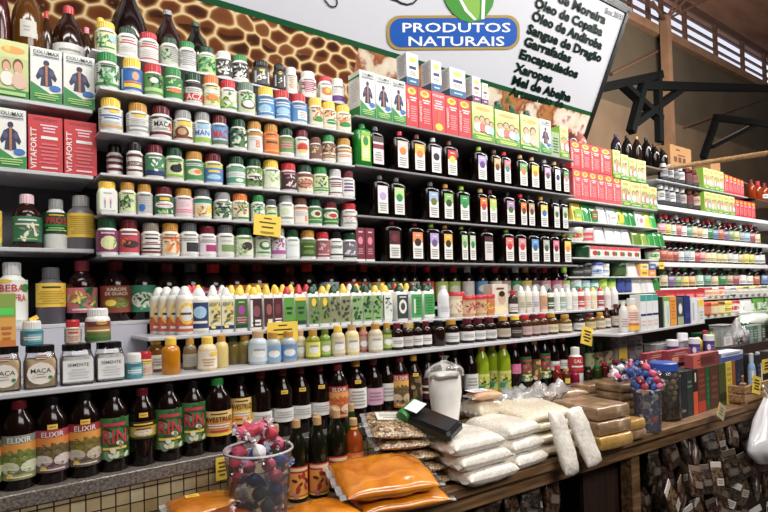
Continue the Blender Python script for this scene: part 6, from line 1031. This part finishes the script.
def candy(loc, c, where, group, rn, s=1.):
    me, tw = CM[c]
    if c not in CSRC:
        o = bpy.data.objects.new('wrapped_candy', None); o.empty_display_size = .01; a = bpy.data.objects.new('sweet', me); b = bpy.data.objects.new('wrapper_twist', tw[0]); b2 = bpy.data.objects.new('wrapper_twist', tw[1]); COL.objects.link(o)
        for q in (a, b, b2): COL.objects.link(q); q.parent = o
        CSRC[c] = (o, a, b, b2)
    else:
        o, a, b, b2 = (q.copy() for q in CSRC[c])
        for q in (o, a, b, b2): COL.objects.link(q)
        for q in (a, b, b2): q.parent = o
    o.location = loc; o.rotation_euler = (rn.uniform(0, 3.1), rn.uniform(0, 3.1), rn.uniform(0, 6.2)); o.scale = (s, s, s)
    same(o, f'{CN[c]} wrapped candy {where}', 'candy', f'{CN[c]} candies {where}')
def cup(name, X, Y, Z, r0, r1, H, label, lipm=CLEAR):
    o = root(name, (X, Y, Z), label, 'cup')
    M().loft([(0, r0, r0), (H, r1, r1)], clear('cup_plastic', 'FFFFFF', .07, .12), 2, 40, caps=(True, False)).build('cup_wall', o)
    ring = [(r1 * math.cos(t * math.pi / 20), r1 * math.sin(t * math.pi / 20), H) for t in range(41)]
    M().tube(ring, .0032, clear('cup_rim', 'FFFFFF', .5, .1), 6).build('rim', o); return o
rn = random.Random(5); XC = Xat(259, 1.20, 1.1); YC_ = 1.20; RC0, RC1, HC = .056, .076, .196
cup('candy_cup', XC, YC_, ZTB, RC0, RC1, HC, 'tall clear plastic cup full of wrapped candies at the front')
def fill(XC, YC_, Z, r0, r1, H, cols, where, group, rn, s, step=.020, topn=14, spread=1.):
    z = .016
    while z < H - .005:
        R = r0 + (r1 - r0) * z / H - .016 * s; n = int(2 * math.pi * R / (.027 * s)); a0 = rn.uniform(0, 6)
        for i in range(n):
            t = a0 + 2 * math.pi * i / n
            if math.cos(t - math.atan2(-YC_, -XC)) < -.25: continue
            cs = cols[min(len(cols) - 1, int(z / H * len(cols)))]; candy((XC + R * math.cos(t), YC_ + R * math.sin(t), Z + z), rn.choice(cs), where, group, rn, s)
        z += step * s
    for i in range(topn):
        t = rn.uniform(0, 6.28); q = (r1 - .016 * s) * math.sqrt(rn.random()) * spread
        candy((XC + q * math.cos(t), YC_ + q * math.sin(t), Z + H + .012 + (.026 if q < r1 * .55 else 0) * s + rn.uniform(-.004, .006)), rn.choice(cols[-1]), where, group, rn, s)
fill(XC, YC_, ZTB, RC0, RC1, HC - .012, [['B04A8A', 'E2567A'], ['B04A8A', 'B04A8A', 'EDE6E8'], ['6A6670', '2A4A9A', 'EDE6E8'], ['C8304A', 'EDE6E8', '2A4A9A', 'E2567A'], ['E2567A', 'E2567A', 'E2567A', 'C8304A', 'EDE6E8', '2A4A9A']], 'in the tall front cup', '', rn, 1.55, topn=16)
X2 = Xat(647.5, 1.115, 1.04); cup('candy_tub', X2, 1.115, ZTB + .001, .046, .050, .155, 'clear tub of blue and white candies beside the big jar')
fill(X2, 1.115, ZTB, .046, .050, .145, [['2A4A9A', 'C8304A', 'EDE6E8', '2A4A9A'], ['2A4A9A', '2A4A9A', 'EDE6E8'], ['2A4A9A', 'EDE6E8', '2A4A9A']], 'in the tub beside the big jar', '', rn, 1.35, topn=0, spread=1.1)
for k in range(24):
    px = rn.uniform(614, 637); Y = rn.uniform(1.20, 1.33); X = Xat(px, Y, 1.2)
    candy((X, Y, ZTB + .178 + rn.uniform(0, .035)), rn.choice(['2A4A9A', '2A4A9A', '2A4A9A', 'C8304A', 'EDE6E8', 'E2567A']), 'heaped on the brown blocks', '', rn, 1.45)
for lv, (n, rr_) in enumerate(((9, .044), (7, .036), (5, .022), (2, .008))):
    for k in range(n):
        t = 6.283 * (k + .4 * lv) / n; candy((X2 + rr_ * math.cos(t), 1.115 + rr_ * math.sin(t), ZTB + .168 + .023 * lv), rn.choice(['2A4A9A', '2A4A9A', '2A4A9A', 'C8304A', 'EDE6E8', 'E2567A']), 'in the tub beside the big jar', '', rn, 1.4)
X3 = Xat(664, 1.165, 1.05); bj = root('candy_jar', (X3, 1.165, ZTB), 'big clear jar with blue lid full of brown sweets', 'jar')
M().loft([(0, .056, .056), (.006, .062, .062), (.17, .062, .062), (.195, .054, .054), (.20, .050, .050)], CLEAR, 2, 36, caps=(True, False)).build('jar_wall', bj)
M().loft([(.198, .056, .056), (.228, .056, .056)], mat('2F56B8', 'plastic'), 2, 48, .03, caps=(True, False)).loft([(.228, .055, .055), (.232, .05, .05)], mat('2F56B8', 'plastic'), 2, 32).build('lid', bj)
fill(X3, 1.165, ZTB, .060, .060, .165, [['7A6440', 'A8945A', '6A604A', 'A8945A']] * 3, 'inside the big blue-lidded jar', '', rn, 1.15, topn=8)
# ------------------------------------------------------------------ right end of the table: cartons, pots, crate
gK = 'upright cartons on the right end of the table'
KX = [(680, 686.5, '1E2220', 'b:22262A n:.1,.2,1,8A8A80', 'black upright carton right beside the big jar'), (686.7, 692.8, '26302E', 'b:2A3634 n:.6,.8,2,6A7A70', 'grey-black upright carton, second from the big jar'), (693, 697.6, '2A1A14', 'b:2A1E18 s:0,.5,E8541E c:.4,.72,.7,.92,wh', 'dark carton with bright orange lower half'), (697.8, 705.5, '6A2A1A', 'b:7A2E1C s:0,.25,C83A1A n:.4,.9,4,8A4A2A', 'rust red upright carton'), (705.7, 709.6, '1A4A2A', 'b:1E5A30 n:.1,.8,5,2E7A40', 'narrow dark green carton'), (709.8, 718.8, '4A2E22', 'b:5A3426 n:.2,.8,4,7A4A34', 'wide brown upright carton'), (719, 726, '3A4420', 'b:44501E s:.1,.3,2A3010', 'olive green upright carton'),
      (726.2, 732.2, 'D8B81E', 'b:DCC020 n:.1,.9,6,B89A10', 'yellow upright carton between olive and orange ones'), (732.4, 735.6, '8A4A1A', 'b:9A541E', 'thin orange-brown carton beside the navy one'), (735.8, 741.5, '1E2230', 'b:222840 n:.3,.7,3,3A4468', 'navy upright carton left of the crate')]
for x0, x1, sc_c, fr_, lab in KX:
    X0, X1 = Xat(x0, 1.115, ZTB + .11), Xat(x1, 1.115, ZTB + .11); carton((X0 + X1) / 2, 1.115, ZTB, (X1 - X0) * .97, .075, .190, sc_c, fr_, lab, 'box', gK, 'tea_carton')
x_ = [640, 650, 660, 670, 679.5, 689, 698.5, 708, 718]
for k in range(8):
    X0, X1 = Xat(x_[k], 1.25, 1.1), Xat(x_[k + 1], 1.25, 1.1); carton((X0 + X1) / 2, 1.25, ZTB, (X1 - X0) * .97, .075, .195, ('2A2A26', '3A2A22', '22302A', '34261E', '26262A', '2A3438', '3A3022', '30221E')[k], 'b:3A342C n:.2,.8,5,5A5244', f"{('black', 'dark brown', 'dark green', 'brown-black', 'slate', 'blue-black', 'dark olive', 'dark russet')[k]} carton standing in the rank behind the jar and upright cartons", 'box', gK, 'tea_carton')
ZK = ZTB + .1955
RB = 'b:8E3A40 n:.55,.85,2,D88A80 o:.3,.3,.14,.2,D8A04A n:.12,.4,2,7A1E28'
def lay(x0, x1, Y, Z, ht, dp, c, spec, label, tp=None, rz=0.):
    X0, X1 = Xat(x0, Y, Z + ht / 2), Xat(x1, Y, Z + ht / 2); return carton((X0 + X1) / 2, Y, Z, X1 - X0, dp, ht, c, spec, label, 'box', 'flat boxes lying on the cartons', 'medicine_carton', None, rz, tp)
lay(647, 668, 1.265, ZK, .056, .03, '9A2E3A', RB, 'red box lying left of its twin, behind the candy heap', 'b:B84A54')
lay(669, 691, 1.232, ZK, .058, .03, 'A8323E', RB + ' c:.1,.1,.4,.5,D8905A', 'red box lying right of the blue jar lid', 'b:B84A54')
lay(693, 719, 1.117, ZTB + .1905, .055, .036, 'B04A4A', 'b:8A3A34 c:0,0,.28,1,D8604E n:.2,.8,4,5A2A28', 'long red-brown box lying on the upright cartons', 'b:B8605A')
lay(721, 743, 1.117, ZTB + .1905, .040, .07, '6A78B0', 'b:4A5AA0 s:.55,1,C8CCE0 n:.62,.9,1,6A7AB8', 'blue and white box lying on the upright cartons', 'b:C8D0E4')
def purple(px, Y, Z, lab, H=.068, r=.026):
    X = Xat(px, Y, Z + H / 2); o = root('purple_pot', (X, Y, Z), lab, 'pot', 'purple pots with white lids', face_to(X, Y))
    M().loft([(0, r * .9, r * .9), (.003, r * .96, r * .96), (H * .7, r * .96, r * .96)], mat('4A2A70', 'plastic'), 2, 24).build('pot_body', o)
    M().loft([(H * .68, r, r), (H * .97, r, r)], mat('ECE6EE', 'plastic'), 2, 40, .04, caps=(True, False)).loft([(H * .97, r * .98, r * .98), (H, r * .9, r * .9)], mat('ECE6EE', 'plastic'), 2, 24).build('lid', o)
    art(M(), 'b:5A3488 o:.3,.5,.14,.3,E8E0F0 n:.2,.8,2,8A6AB0,.65,.5', cyl(r * .965, r * 2.4, H * .55, H * .08), r * 2.4, H * .55, 8).build('label', o)
purple(672.5, 1.312, ZK + .0005, 'purple pot with white lid, behind the red box left of the jar lid', .092)
purple(682.5, 1.38, ZK + .0005, 'purple pot with white lid in the rear, between the front two', .106)
purple(694.5, 1.30, ZK + .0005, 'purple pot with white lid behind the left end of the long red-brown box', .088); purple(709, 1.30, ZK + .0005, 'purple pot with white lid behind the right end of the long red-brown box', .094)
o = board('display_crate', 'dark crate behind the cartons carrying pots and trays', Xat(630, 1.34, 1.2), Xat(790, 1.34, 1.2), 1.345, 1.415, ZK, ZK - ZTB - .0005, DARKWOOD, 'crate')
purple(744.5, 1.38, ZK + .0005, 'purple pot with white lid apart from the others, below the white bag', .075, .030)
# slatted crate with cans at the very right
cx0, cx1 = Xat(744, 1.05, 1.0), Xat(800, 1.05, 1.0); cr = root('wooden_crate', ((cx0 + cx1) / 2, 1.05, ZTB), 'small wooden slatted crate at the right end of the table', 'crate'); cw = cx1 - cx0
for z in (.03, .07):
    for y in (0, .13): M().rbox((0, y, z), (cw, .012, .032), PALEWOOD, .002).build('slat', cr)
for s_ in (-1, 1):
    for z in (.03, .07): M().rbox((s_ * (cw / 2 - .006), .065, z), (.012, .118, .032), PALEWOOD, .002).build('end_slat', cr)
    for y in (.008, .122): M().rbox((s_ * (cw / 2 - .016), y, .05), (.022, .022, .10), PALEWOOD, .002).build('corner_post', cr)
M().rbox((0, .065, .006), (cw - .03, .11, .01), PALEWOOD, .001).build('bottom', cr)
gCn = 'cans and cartons standing in the wooden crate'
for px, Y, c, spec, lab in ((752, 1.10, '8FB0D8', 'b:A8C4E4 c:.3,0,.5,1,wh n:.2,.7,3,4A7AB8', 'pale blue can in the wooden crate'), (758.5, 1.10, 'D8D8DC', 'b:E8E8EA c:.2,.1,.4,.9,4A5A8A', 'white can beside the pale blue one in the crate')):
    px_bottle(px, Y, ZTB + .012, 7, .20, 'round', c, 'plastic', 'lgy', spec, (.06, .6), lab, group=gCn, name='can')
for x0, x1, c, lab in ((747, 751, '242A2E', 'black carton at the left of the crate'), (762, 772, '3A2E26', 'brown carton in the crate cut by the right edge')):
    X0, X1 = Xat(x0, 1.13, 1.05), Xat(x1, 1.13, 1.05); carton((X0 + X1) / 2, 1.085, ZTB + .012, (X1 - X0) * .9, .06, .19, c, 'b:' + c + ' n:.3,.8,4,5A5A5A', lab, 'box', gCn, 'tea_carton')
price_tag(752, 376, 761, 394, 1.038, 'yellow tag hanging on the wooden crate', 'n:.2,.85,4,bk', .25)
price_tag(762, 359, 771, 373, 1.10, 'yellow tag at the right edge above the crate', 'n:.2,.85,3,bk', 0)
# ------------------------------------------------------------------ small side shelf and the far clutter behind it
SA, SB_ = atZ(619, 334.5, ZWS - .005), atZ(705, 321.5, ZWS - .005); sd = SB_ - SA; srz = math.atan2(sd.y, sd.x)
o = M().rbox((sd.length / 2, .10, -.006), (sd.length, .20, .012), SHELFW, .002).build('side_shelf', None, SA); o.rotation_euler = (0, 0, srz); tag(o, 'short white side shelf of tall cartons at the right of the long shelves', 'shelf')
gI = 'tall goods on the short side shelf'
def sshelf(px, wpx, H, c, spec, lab, kind='box', cap='wh', prof='round', back=.03, **k):
    f = None; q = SA + sd * ((px - 619) / 86.); 
    for _ in range(3):
        X = Xat(px, q.y, ZWS + .05); tt = (X - SA.x) / sd.x; q = SA + sd * tt
    nrm = Vector((-sd.y, sd.x, 0)).normalized(); p = q + nrm * back; X = Xat(px, p.y, ZWS + .05)
    X0, X1 = Xat(px - wpx / 2, p.y, ZWS + .05), Xat(px + wpx / 2, p.y, ZWS + .05); Z = ZWS - .005
    if kind == 'box': return carton(X, p.y - .02, Z, (X1 - X0) * .97, .05, H, c, spec, lab, 'box', gI, 'medicine_carton')
    return bottle(X, p.y, Z, min(.03, (X1 - X0) * .5), H, prof, c, 'plastic', cap, spec, (.06, .66), lab, 'bottle', gI)
sshelf(623.5, 4.5, .135, 'E4E0DE', 'b:E8E6E4 n:.2,.7,4,D8A0A0', 'white spray bottle at the left end of the side shelf', 'bottle', 'wh', 'sleeve')
sshelf(631.5, 8.5, .150, 'E8C8A8', 'b:F0E0D0 s:0,.22,ye s:.22,.34,E8642A n:.45,.9,4,D88A7A', 'white bottle with yellow and orange foot on the side shelf', 'bottle', 'wh')
for px, lab in ((639.5, 'left'), (645.5, 'middle'), (651.5, 'right')): sshelf(px, 5.8, .165, 'E6E8E8', 'b:E8ECEC s:.82,1,2FA898 c:0,.40,1,.46,nb n:.1,.3,2,E8C8B0', f'{lab} one of three white cartons with teal tops on the side shelf')
sshelf(657, 4, .15, '141414', 'b:161616', 'narrow black carton between the teal-topped and green-topped ones'); sshelf(663, 5.5, .150, '8ABA6A', 'b:DDE4D0 s:.86,1,6AB04A c:.55,.1,.8,.7,A8C8E0', 'white carton with green top on the side shelf'); sshelf(669.5, 6.5, .150, 'E8901E', 'b:EC981E n:.2,.9,6,D07A10', 'orange carton on the side shelf')
sshelf(676.5, 6, .140, '3A4048', 'b:44505A o:.5,.6,.3,.2,wh s:0,.3,A8B08A', 'grey-blue carton with white oval on the side shelf'); sshelf(683.5, 6, .150, '1E2A6A', 'b:222E74 n:.2,.4,2,3A4A9A', 'dark blue carton on the side shelf'); sshelf(690.5, 6.5, .135, 'D8DCE0', 'b:E4E8EC c:.2,.1,.5,.8,B8C0CC', 'white and grey carton on the side shelf'); sshelf(697.5, 6, .125, 'E0DCC8', 'b:E0E0D8 s:.7,1,ye n:.1,.5,3,A8B8C8', 'white carton with yellow top at the right end of the side shelf')
# stacked display boards further right
gF = 'small goods crowded on the far display steps'
FB = [('display_step', 'upper display step crowded with red trays and small pots', 2.95, 6.0, 1.66, 1.84, 1.425), ('display_step', 'middle display step with pots and green pouches', 3.3, 6.0, 1.56, 1.655, 1.315), ('display_step', 'lower green-edged display step with the white and green bag', 3.4, 6.0, 1.45, 1.555, 1.225)]
for k, (nm, lab, X0, X1, Y0, Y1, Z) in enumerate(FB): board(nm, lab, X0, X1, Y0, Y1, Z, .02 if k < 2 else .035, mat('C8C8C4', 'plastic') if k < 2 else mat('1E5A3A', 'plastic'))
def fs(px, wpx, k, H, c, spec, lab, kind='tub', lid='wh', dy=.03):
    Y = FB[k][4] + dy; Z = FB[k][6]
    if kind == 'tub': return tub(px, wpx, Z, H, c, lid, lab, gF, Y=Y, spec=spec, name='pot', cat='pot')
    if kind == 'pouch': return pouch(px, wpx, Z, H, c, lab, gF, 'pouch', Y, spec)
    X0, X1 = Xat(px - wpx / 2, Y, Z), Xat(px + wpx / 2, Y, Z); return carton((X0 + X1) / 2, Y - .02, Z, (X1 - X0) * .97, .06, H, c, spec, lab, 'box', gF)
for k, px in enumerate((667, 677, 687, 697)): fs(px, 9.5, 0, .055, 'C8323A', 'b:D83A42 s:.6,1,B02028 n:.1,.4,2,F0C8C0', f"{('leftmost', 'second', 'third', 'rightmost')[k]} red tray-like box on the upper display step", 'box')
fs(682, 26, 0, .03, 'C02A34', 'b:C8323A', 'x', 'box', dy=.1) if False else None
for px, c, l, s, lab in ((705, 'E0D8D0', 'rd', 'b:cr n:.2,.7,2,rd', 'white pot with red lid on the upper display step'), (711, 'DCD0C0', 'wh', 'b:E8D8C8 n:.2,.7,2,oc', 'beige pot with white lid on the upper display step'), (717, 'E8DCD0', 'rd', 'b:F0E4D8 o:.5,.5,.3,.3,og', 'cream pot with orange spot'), (723, 'D8D0D0', 'wh', 'b:E4DCDC n:.2,.7,2,gy', 'grey-white pot on the upper display step'), (729, '3A3A3E', 'lgy', 'b:wh n:.2,.7,2,gy', 'dark pot with white label on the upper display step')): fs(px, 6, 0, .062, c, s, lab, lid=l)
for k, px in enumerate((736, 742, 748, 754, 760, 766)): fs(px, 6, 0, .060, 'E8E4DC', 'b:EDE8E0 n:.2,.6,2,gy', f"white pot with {('yellow', 'olive', 'bright yellow', 'gold', 'dark', 'lime')[k]} lid on the upper display step", lid=('ye', 'ol', 'F8D820', 'oc', 'dg', 'lm')[k])
for px, c, l, s, lab in ((703, 'C85A3A', 'rd', 'b:D8704A', 'rust pot with red lid on the middle display step'), (710, 'E08A3A', 'og', 'b:E8D0B0', 'orange pot on the middle display step'), (717, 'E0C040', 'br', 'b:EEE0A0', 'yellow pot with brown lid on the middle display step'), (724, 'E8D020', 'ye', 'b:F0E060 n:.2,.6,2,br', 'bright yellow pot on the middle display step'), (732, 'E0D0C8', 'rd', 'b:wh o:.5,.5,.3,.3,rd', 'white pot with red spot on the middle display step')): fs(px, 7, 1, .082, c, s, lab, lid=l)
fs(745, 13, 1, .082, 'E0E4E0', 'b:E8ECE8', 'plain white pouch on the middle display step', 'pouch'); fs(758, 12, 1, .088, '5A9A3A', 'b:E8F0DC l:.5,.5,.4,3A7A2A,6,2', 'green leafy pouch on the middle display step', 'pouch'); fs(770, 10, 1, .088, '6AA04A', 'b:E8F0DC l:.5,.5,.4,3A7A2A,6,3', 'green leafy pouch cut by the right edge, middle display step', 'pouch')
bag('herb_bag', 756, 1.475, FB[2][6], .50, .10, .085, 200, grain('white_green_bag', [(.35, 'E4EAE2'), (.55, 'E4EAE2'), (.62, '5A8A4A'), (.75, 'C8B84A')], 9, .3, .7, .2), 'large white bag with green print on the lower display step', 'bag', 'bags at the far right', 0, rough=.12, sealmat=mat('E0E4E0', 'film'))
# things on the rear crate at the right
ZRc = ZK
def rc(px, wpx, H, c, spec, lab, prof='round', cap='bk', Y=1.38, kind='gloss', name='bottle'): return px_bottle(px, 1.38, ZRc, wpx, H, prof, c, kind, cap, spec, (.1, .6), lab, group='goods on the rear crate', name=name)
rc(698, 8, .075, 'E8B81E', None, 'yellow cone-topped bottle on the rear crate', 'drop', 'ye', 1.37, 'plastic'); rc(705, 9, .105, '1E1A1A', 'b:3A3A2A', 'black bottle on the rear crate, left of the green one', 'syrup', 'rd', 1.47); rc(711.5, 8, .115, '7A8A2A', 'b:9AAA3A', 'olive green bottle on the rear crate', 'syrup', 'dg', 1.47)
Xq = Xat(721, 1.38, ZRc + .05); pb = root('clear_box', (Xq, 1.38, ZRc), 'clear plastic box with a pale label on the rear crate', 'box'); M().rbox((0, 0, .06), (.13, .07, .12), MILKY, .006).build('box_wall', pb); art(M(), 'b:DCD8D8 n:.2,.8,3,B8B0B0', flat(.11, .05, -.0356, .012), .11, .05).build('label', pb); M().rbox((0, 0, .122), (.135, .074, .008), mat('8A8A90', 'plastic'), .003).build('lid', pb)
crumple('plastic_bag', 737, 1.385, ZRc, .17, .08, .10, 21, 'puffy white plastic bag on the rear crate at the right')
gM = 'books and magazines at the far right'
for k, px in enumerate((752, 756, 760, 764)): 
    X0, X1 = Xat(px - 2, 1.35, ZRc), Xat(px + 1.8, 1.35, ZRc); carton((X0 + X1) / 2, 1.35, ZRc, X1 - X0, .06, .10, ('6A8A7A', '4A6A5A', '8A9A8A', '3A4A44')[k], 'b:' + ('6A8A7A', '4A6A5A', '8A9A8A', '3A4A44')[k] + ' n:.2,.8,4,A8B8B0', f"{('sage', 'deep green', 'pale green', 'charcoal green')[k]} thin upright carton on the rear crate", 'box', gM, 'tea_carton')
for k, (px, c, nm) in enumerate(((628, 'B8A0A8', 'pinkish'), (636, 'A89098', 'mauve'), (643, 'C0B0B0', 'pale rose'))):
    X0, X1 = Xat(px - 3.6, 1.50, 1.2), Xat(px + 3.4, 1.50, 1.2); carton((X0 + X1) / 2, 1.52, ZST, X1 - X0, .05, .155, c, f'b:{c} n:.5,.9,3,8A7078 c:.1,.1,.9,.4,D8C8C8', f'{nm} carton standing under the side shelf', 'box', 'cartons under the side shelf', 'tea_carton')
Xq = Xat(668, 1.38, ZRc); tr_ = root('clear_tray', (Xq, 1.38, ZRc), 'long clear plastic tray under the side shelf', 'tray'); M().rbox((0, 0, .035), (.34, .066, .07), MILKY, .006).build('tray_wall', tr_); M().rbox((0, 0, .072), (.345, .07, .004), clear('cup_rim', 'FFFFFF', .5, .1), .002).build('rim', tr_)
# ------------------------------------------------------------------ packets hanging under the table
PK = [('32201A', '6A5648', 'dark brown'), ('4A3020', '7A6654', 'brown'), ('6A5438', 'D0C4B8', 'tan'), ('28241A', '5A5044', 'olive-black'), ('4A2824', '7A5E58', 'reddish'), ('3A3A2E', 'E0DCD4', 'grey-green')]
PM = []
for c, l, nm in PK:
    gm = grain('herbs_' + c, [(.2, '140C08'), (.6, c), (.95, '6A5444')], 90, .4, .6, .4, voro=True)
    body = M(); prof = []
    for k in range(8): t = k / 7; prof.append((-.13 + .13 * t, .044 * (.92 + .08 * math.sin(math.pi * t)), .003 + .016 * math.sin(math.pi * min(1, t * 1.08)) ** .7))
    body.loft(prof, gm, 4., 16)
    PM.append((body.mesh('packet'), M().rbox((0, 0, .012), (.08, .004, .03), mat(l, 'paper'), .001).mesh('header_card'), art(M(), f'b:{l} n:.15,.85,3,7A7068', flat(.05, .034, -.020, -.085), .05, .034).mesh('label')))
rn = random.Random(12); SRC = {}
def packet(loc, k, where, rot, s=1.):
    if k not in SRC:
        o = bpy.data.objects.new('herb_packet', None); o.empty_display_size = .02; ch = [bpy.data.objects.new(n_, m_) for n_, m_ in zip(('packet', 'header_card', 'label'), PM[k])]; COL.objects.link(o)
        SRC[k] = (o, ch)
    else:
        o0, c0 = SRC[k]; o = o0.copy(); ch = [q.copy() for q in c0]; COL.objects.link(o)
    for q in ch: COL.objects.link(q); q.parent = o
    o.location = loc; o.rotation_euler = rot; o.scale = (s, s, s)
    return same(o, f'{PK[k][2]} herb packet hanging {where}', 'packet', f'{PK[k][2]} herb packets {where}')
def table_y(X): return P0.y + (X - P0.x) * dl.y / dl.x
def bundle(x0, x1, zs, nY, where, seed, clear_of=()):
    rn = random.Random(seed); n = 0
    for zi, Zp in enumerate(zs):
        for yi in range(nY):
            x = x0 + rn.uniform(0, .07)
            while x < x1:
                X = x + rn.uniform(-.015, .015); x += rn.uniform(.085, .125)
                if any(abs(X - c) < .075 for c in clear_of): continue
                Y = table_y(X) + .045 + .062 * yi + rn.uniform(-.006, .006) - (.05 if zi and yi == 0 else 0)
                packet((X, Y, Zp + rn.uniform(-.045, .02)), rn.randrange(6), where, (rn.uniform(-.35, .1), rn.uniform(-.55, .55), rn.uniform(-.6, .4)), rn.uniform(.70, .98))
LEGX = [Xat(px, 1.12, .7) for px in (636.5, 470)]
bundle(1.98, 3.05, (.885, .76, .63, .50, .38), 3, 'in the dark bundle under the table', 12, LEGX)
bundle(.98, 1.58, (.885, .76, .63), 3, 'under the white bags', 13, LEGX)
structure(M().tube([(.4, table_y(.4) + .09, .925), (4.2, table_y(4.2) + .09, .925)], .006, STEEL).build('trim_2'))
# white carrier bag at the right edge, hung from the table
Xw = Xat(773, .985, .86); wbg = root('carrier_bag', (Xw, table_y(Xw) - .05, .70), 'white plastic carrier bag hanging at the right edge below the crate', 'bag')
sack([(0, .06, .03), (.02, .13, .06), (.06, .19, .07), (.09, .22, .07), (.13, .17, .06), (.20, .11, .05), (.25, .06, .03), (.29, .02, .02)], mat('E2E0E4', 'film', .06, 6), 'bag_body', wbg, 9, .34, 44)
M().tube([(0, 0, .28), (-.03, 0, .31), (0, .02, .34), (.03, 0, .31), (0, 0, .28)], .005, mat('E2E0E4', 'film', .06, 6)).build('handle', wbg)
price_tag(717.5, 404, 725, 419, 1.02, 'crumpled pale card hanging from the table edge', 'b:C8B890 n:.2,.8,3,8A7A5A', .5)
# ------------------------------------------------------------------ labels: single out look-alikes by their order along the shelf
bpy.context.view_layer.update()
ORD = ['leftmost', 'second from left', 'third from left', 'fourth from left', 'fifth from left', 'sixth from left', 'seventh from left', 'eighth from left', 'ninth from left', 'tenth from left']
by = {}
for o in REG: by.setdefault(o['label'], []).append(o)
for lab, os_ in by.items():
    if len(os_) < 2: continue
    os_.sort(key=lambda o: proj(o.matrix_world.translation)[0]); n = len(os_)
    for k, o in enumerate(os_):
        q = ('the left one' if k == 0 else 'the right one') if n == 2 else ('the rightmost' if k == n - 1 else (ORD[k] if k < 10 else f'{n - k} from right' if n - k > 10 else ORD[n - k - 1].replace('left', 'right').replace('rightmost', 'rightmost')))
        if n == 2 and k == 1 and 'left' in q: q = 'the right one'
        o['label'] = f'{lab}, {q}'
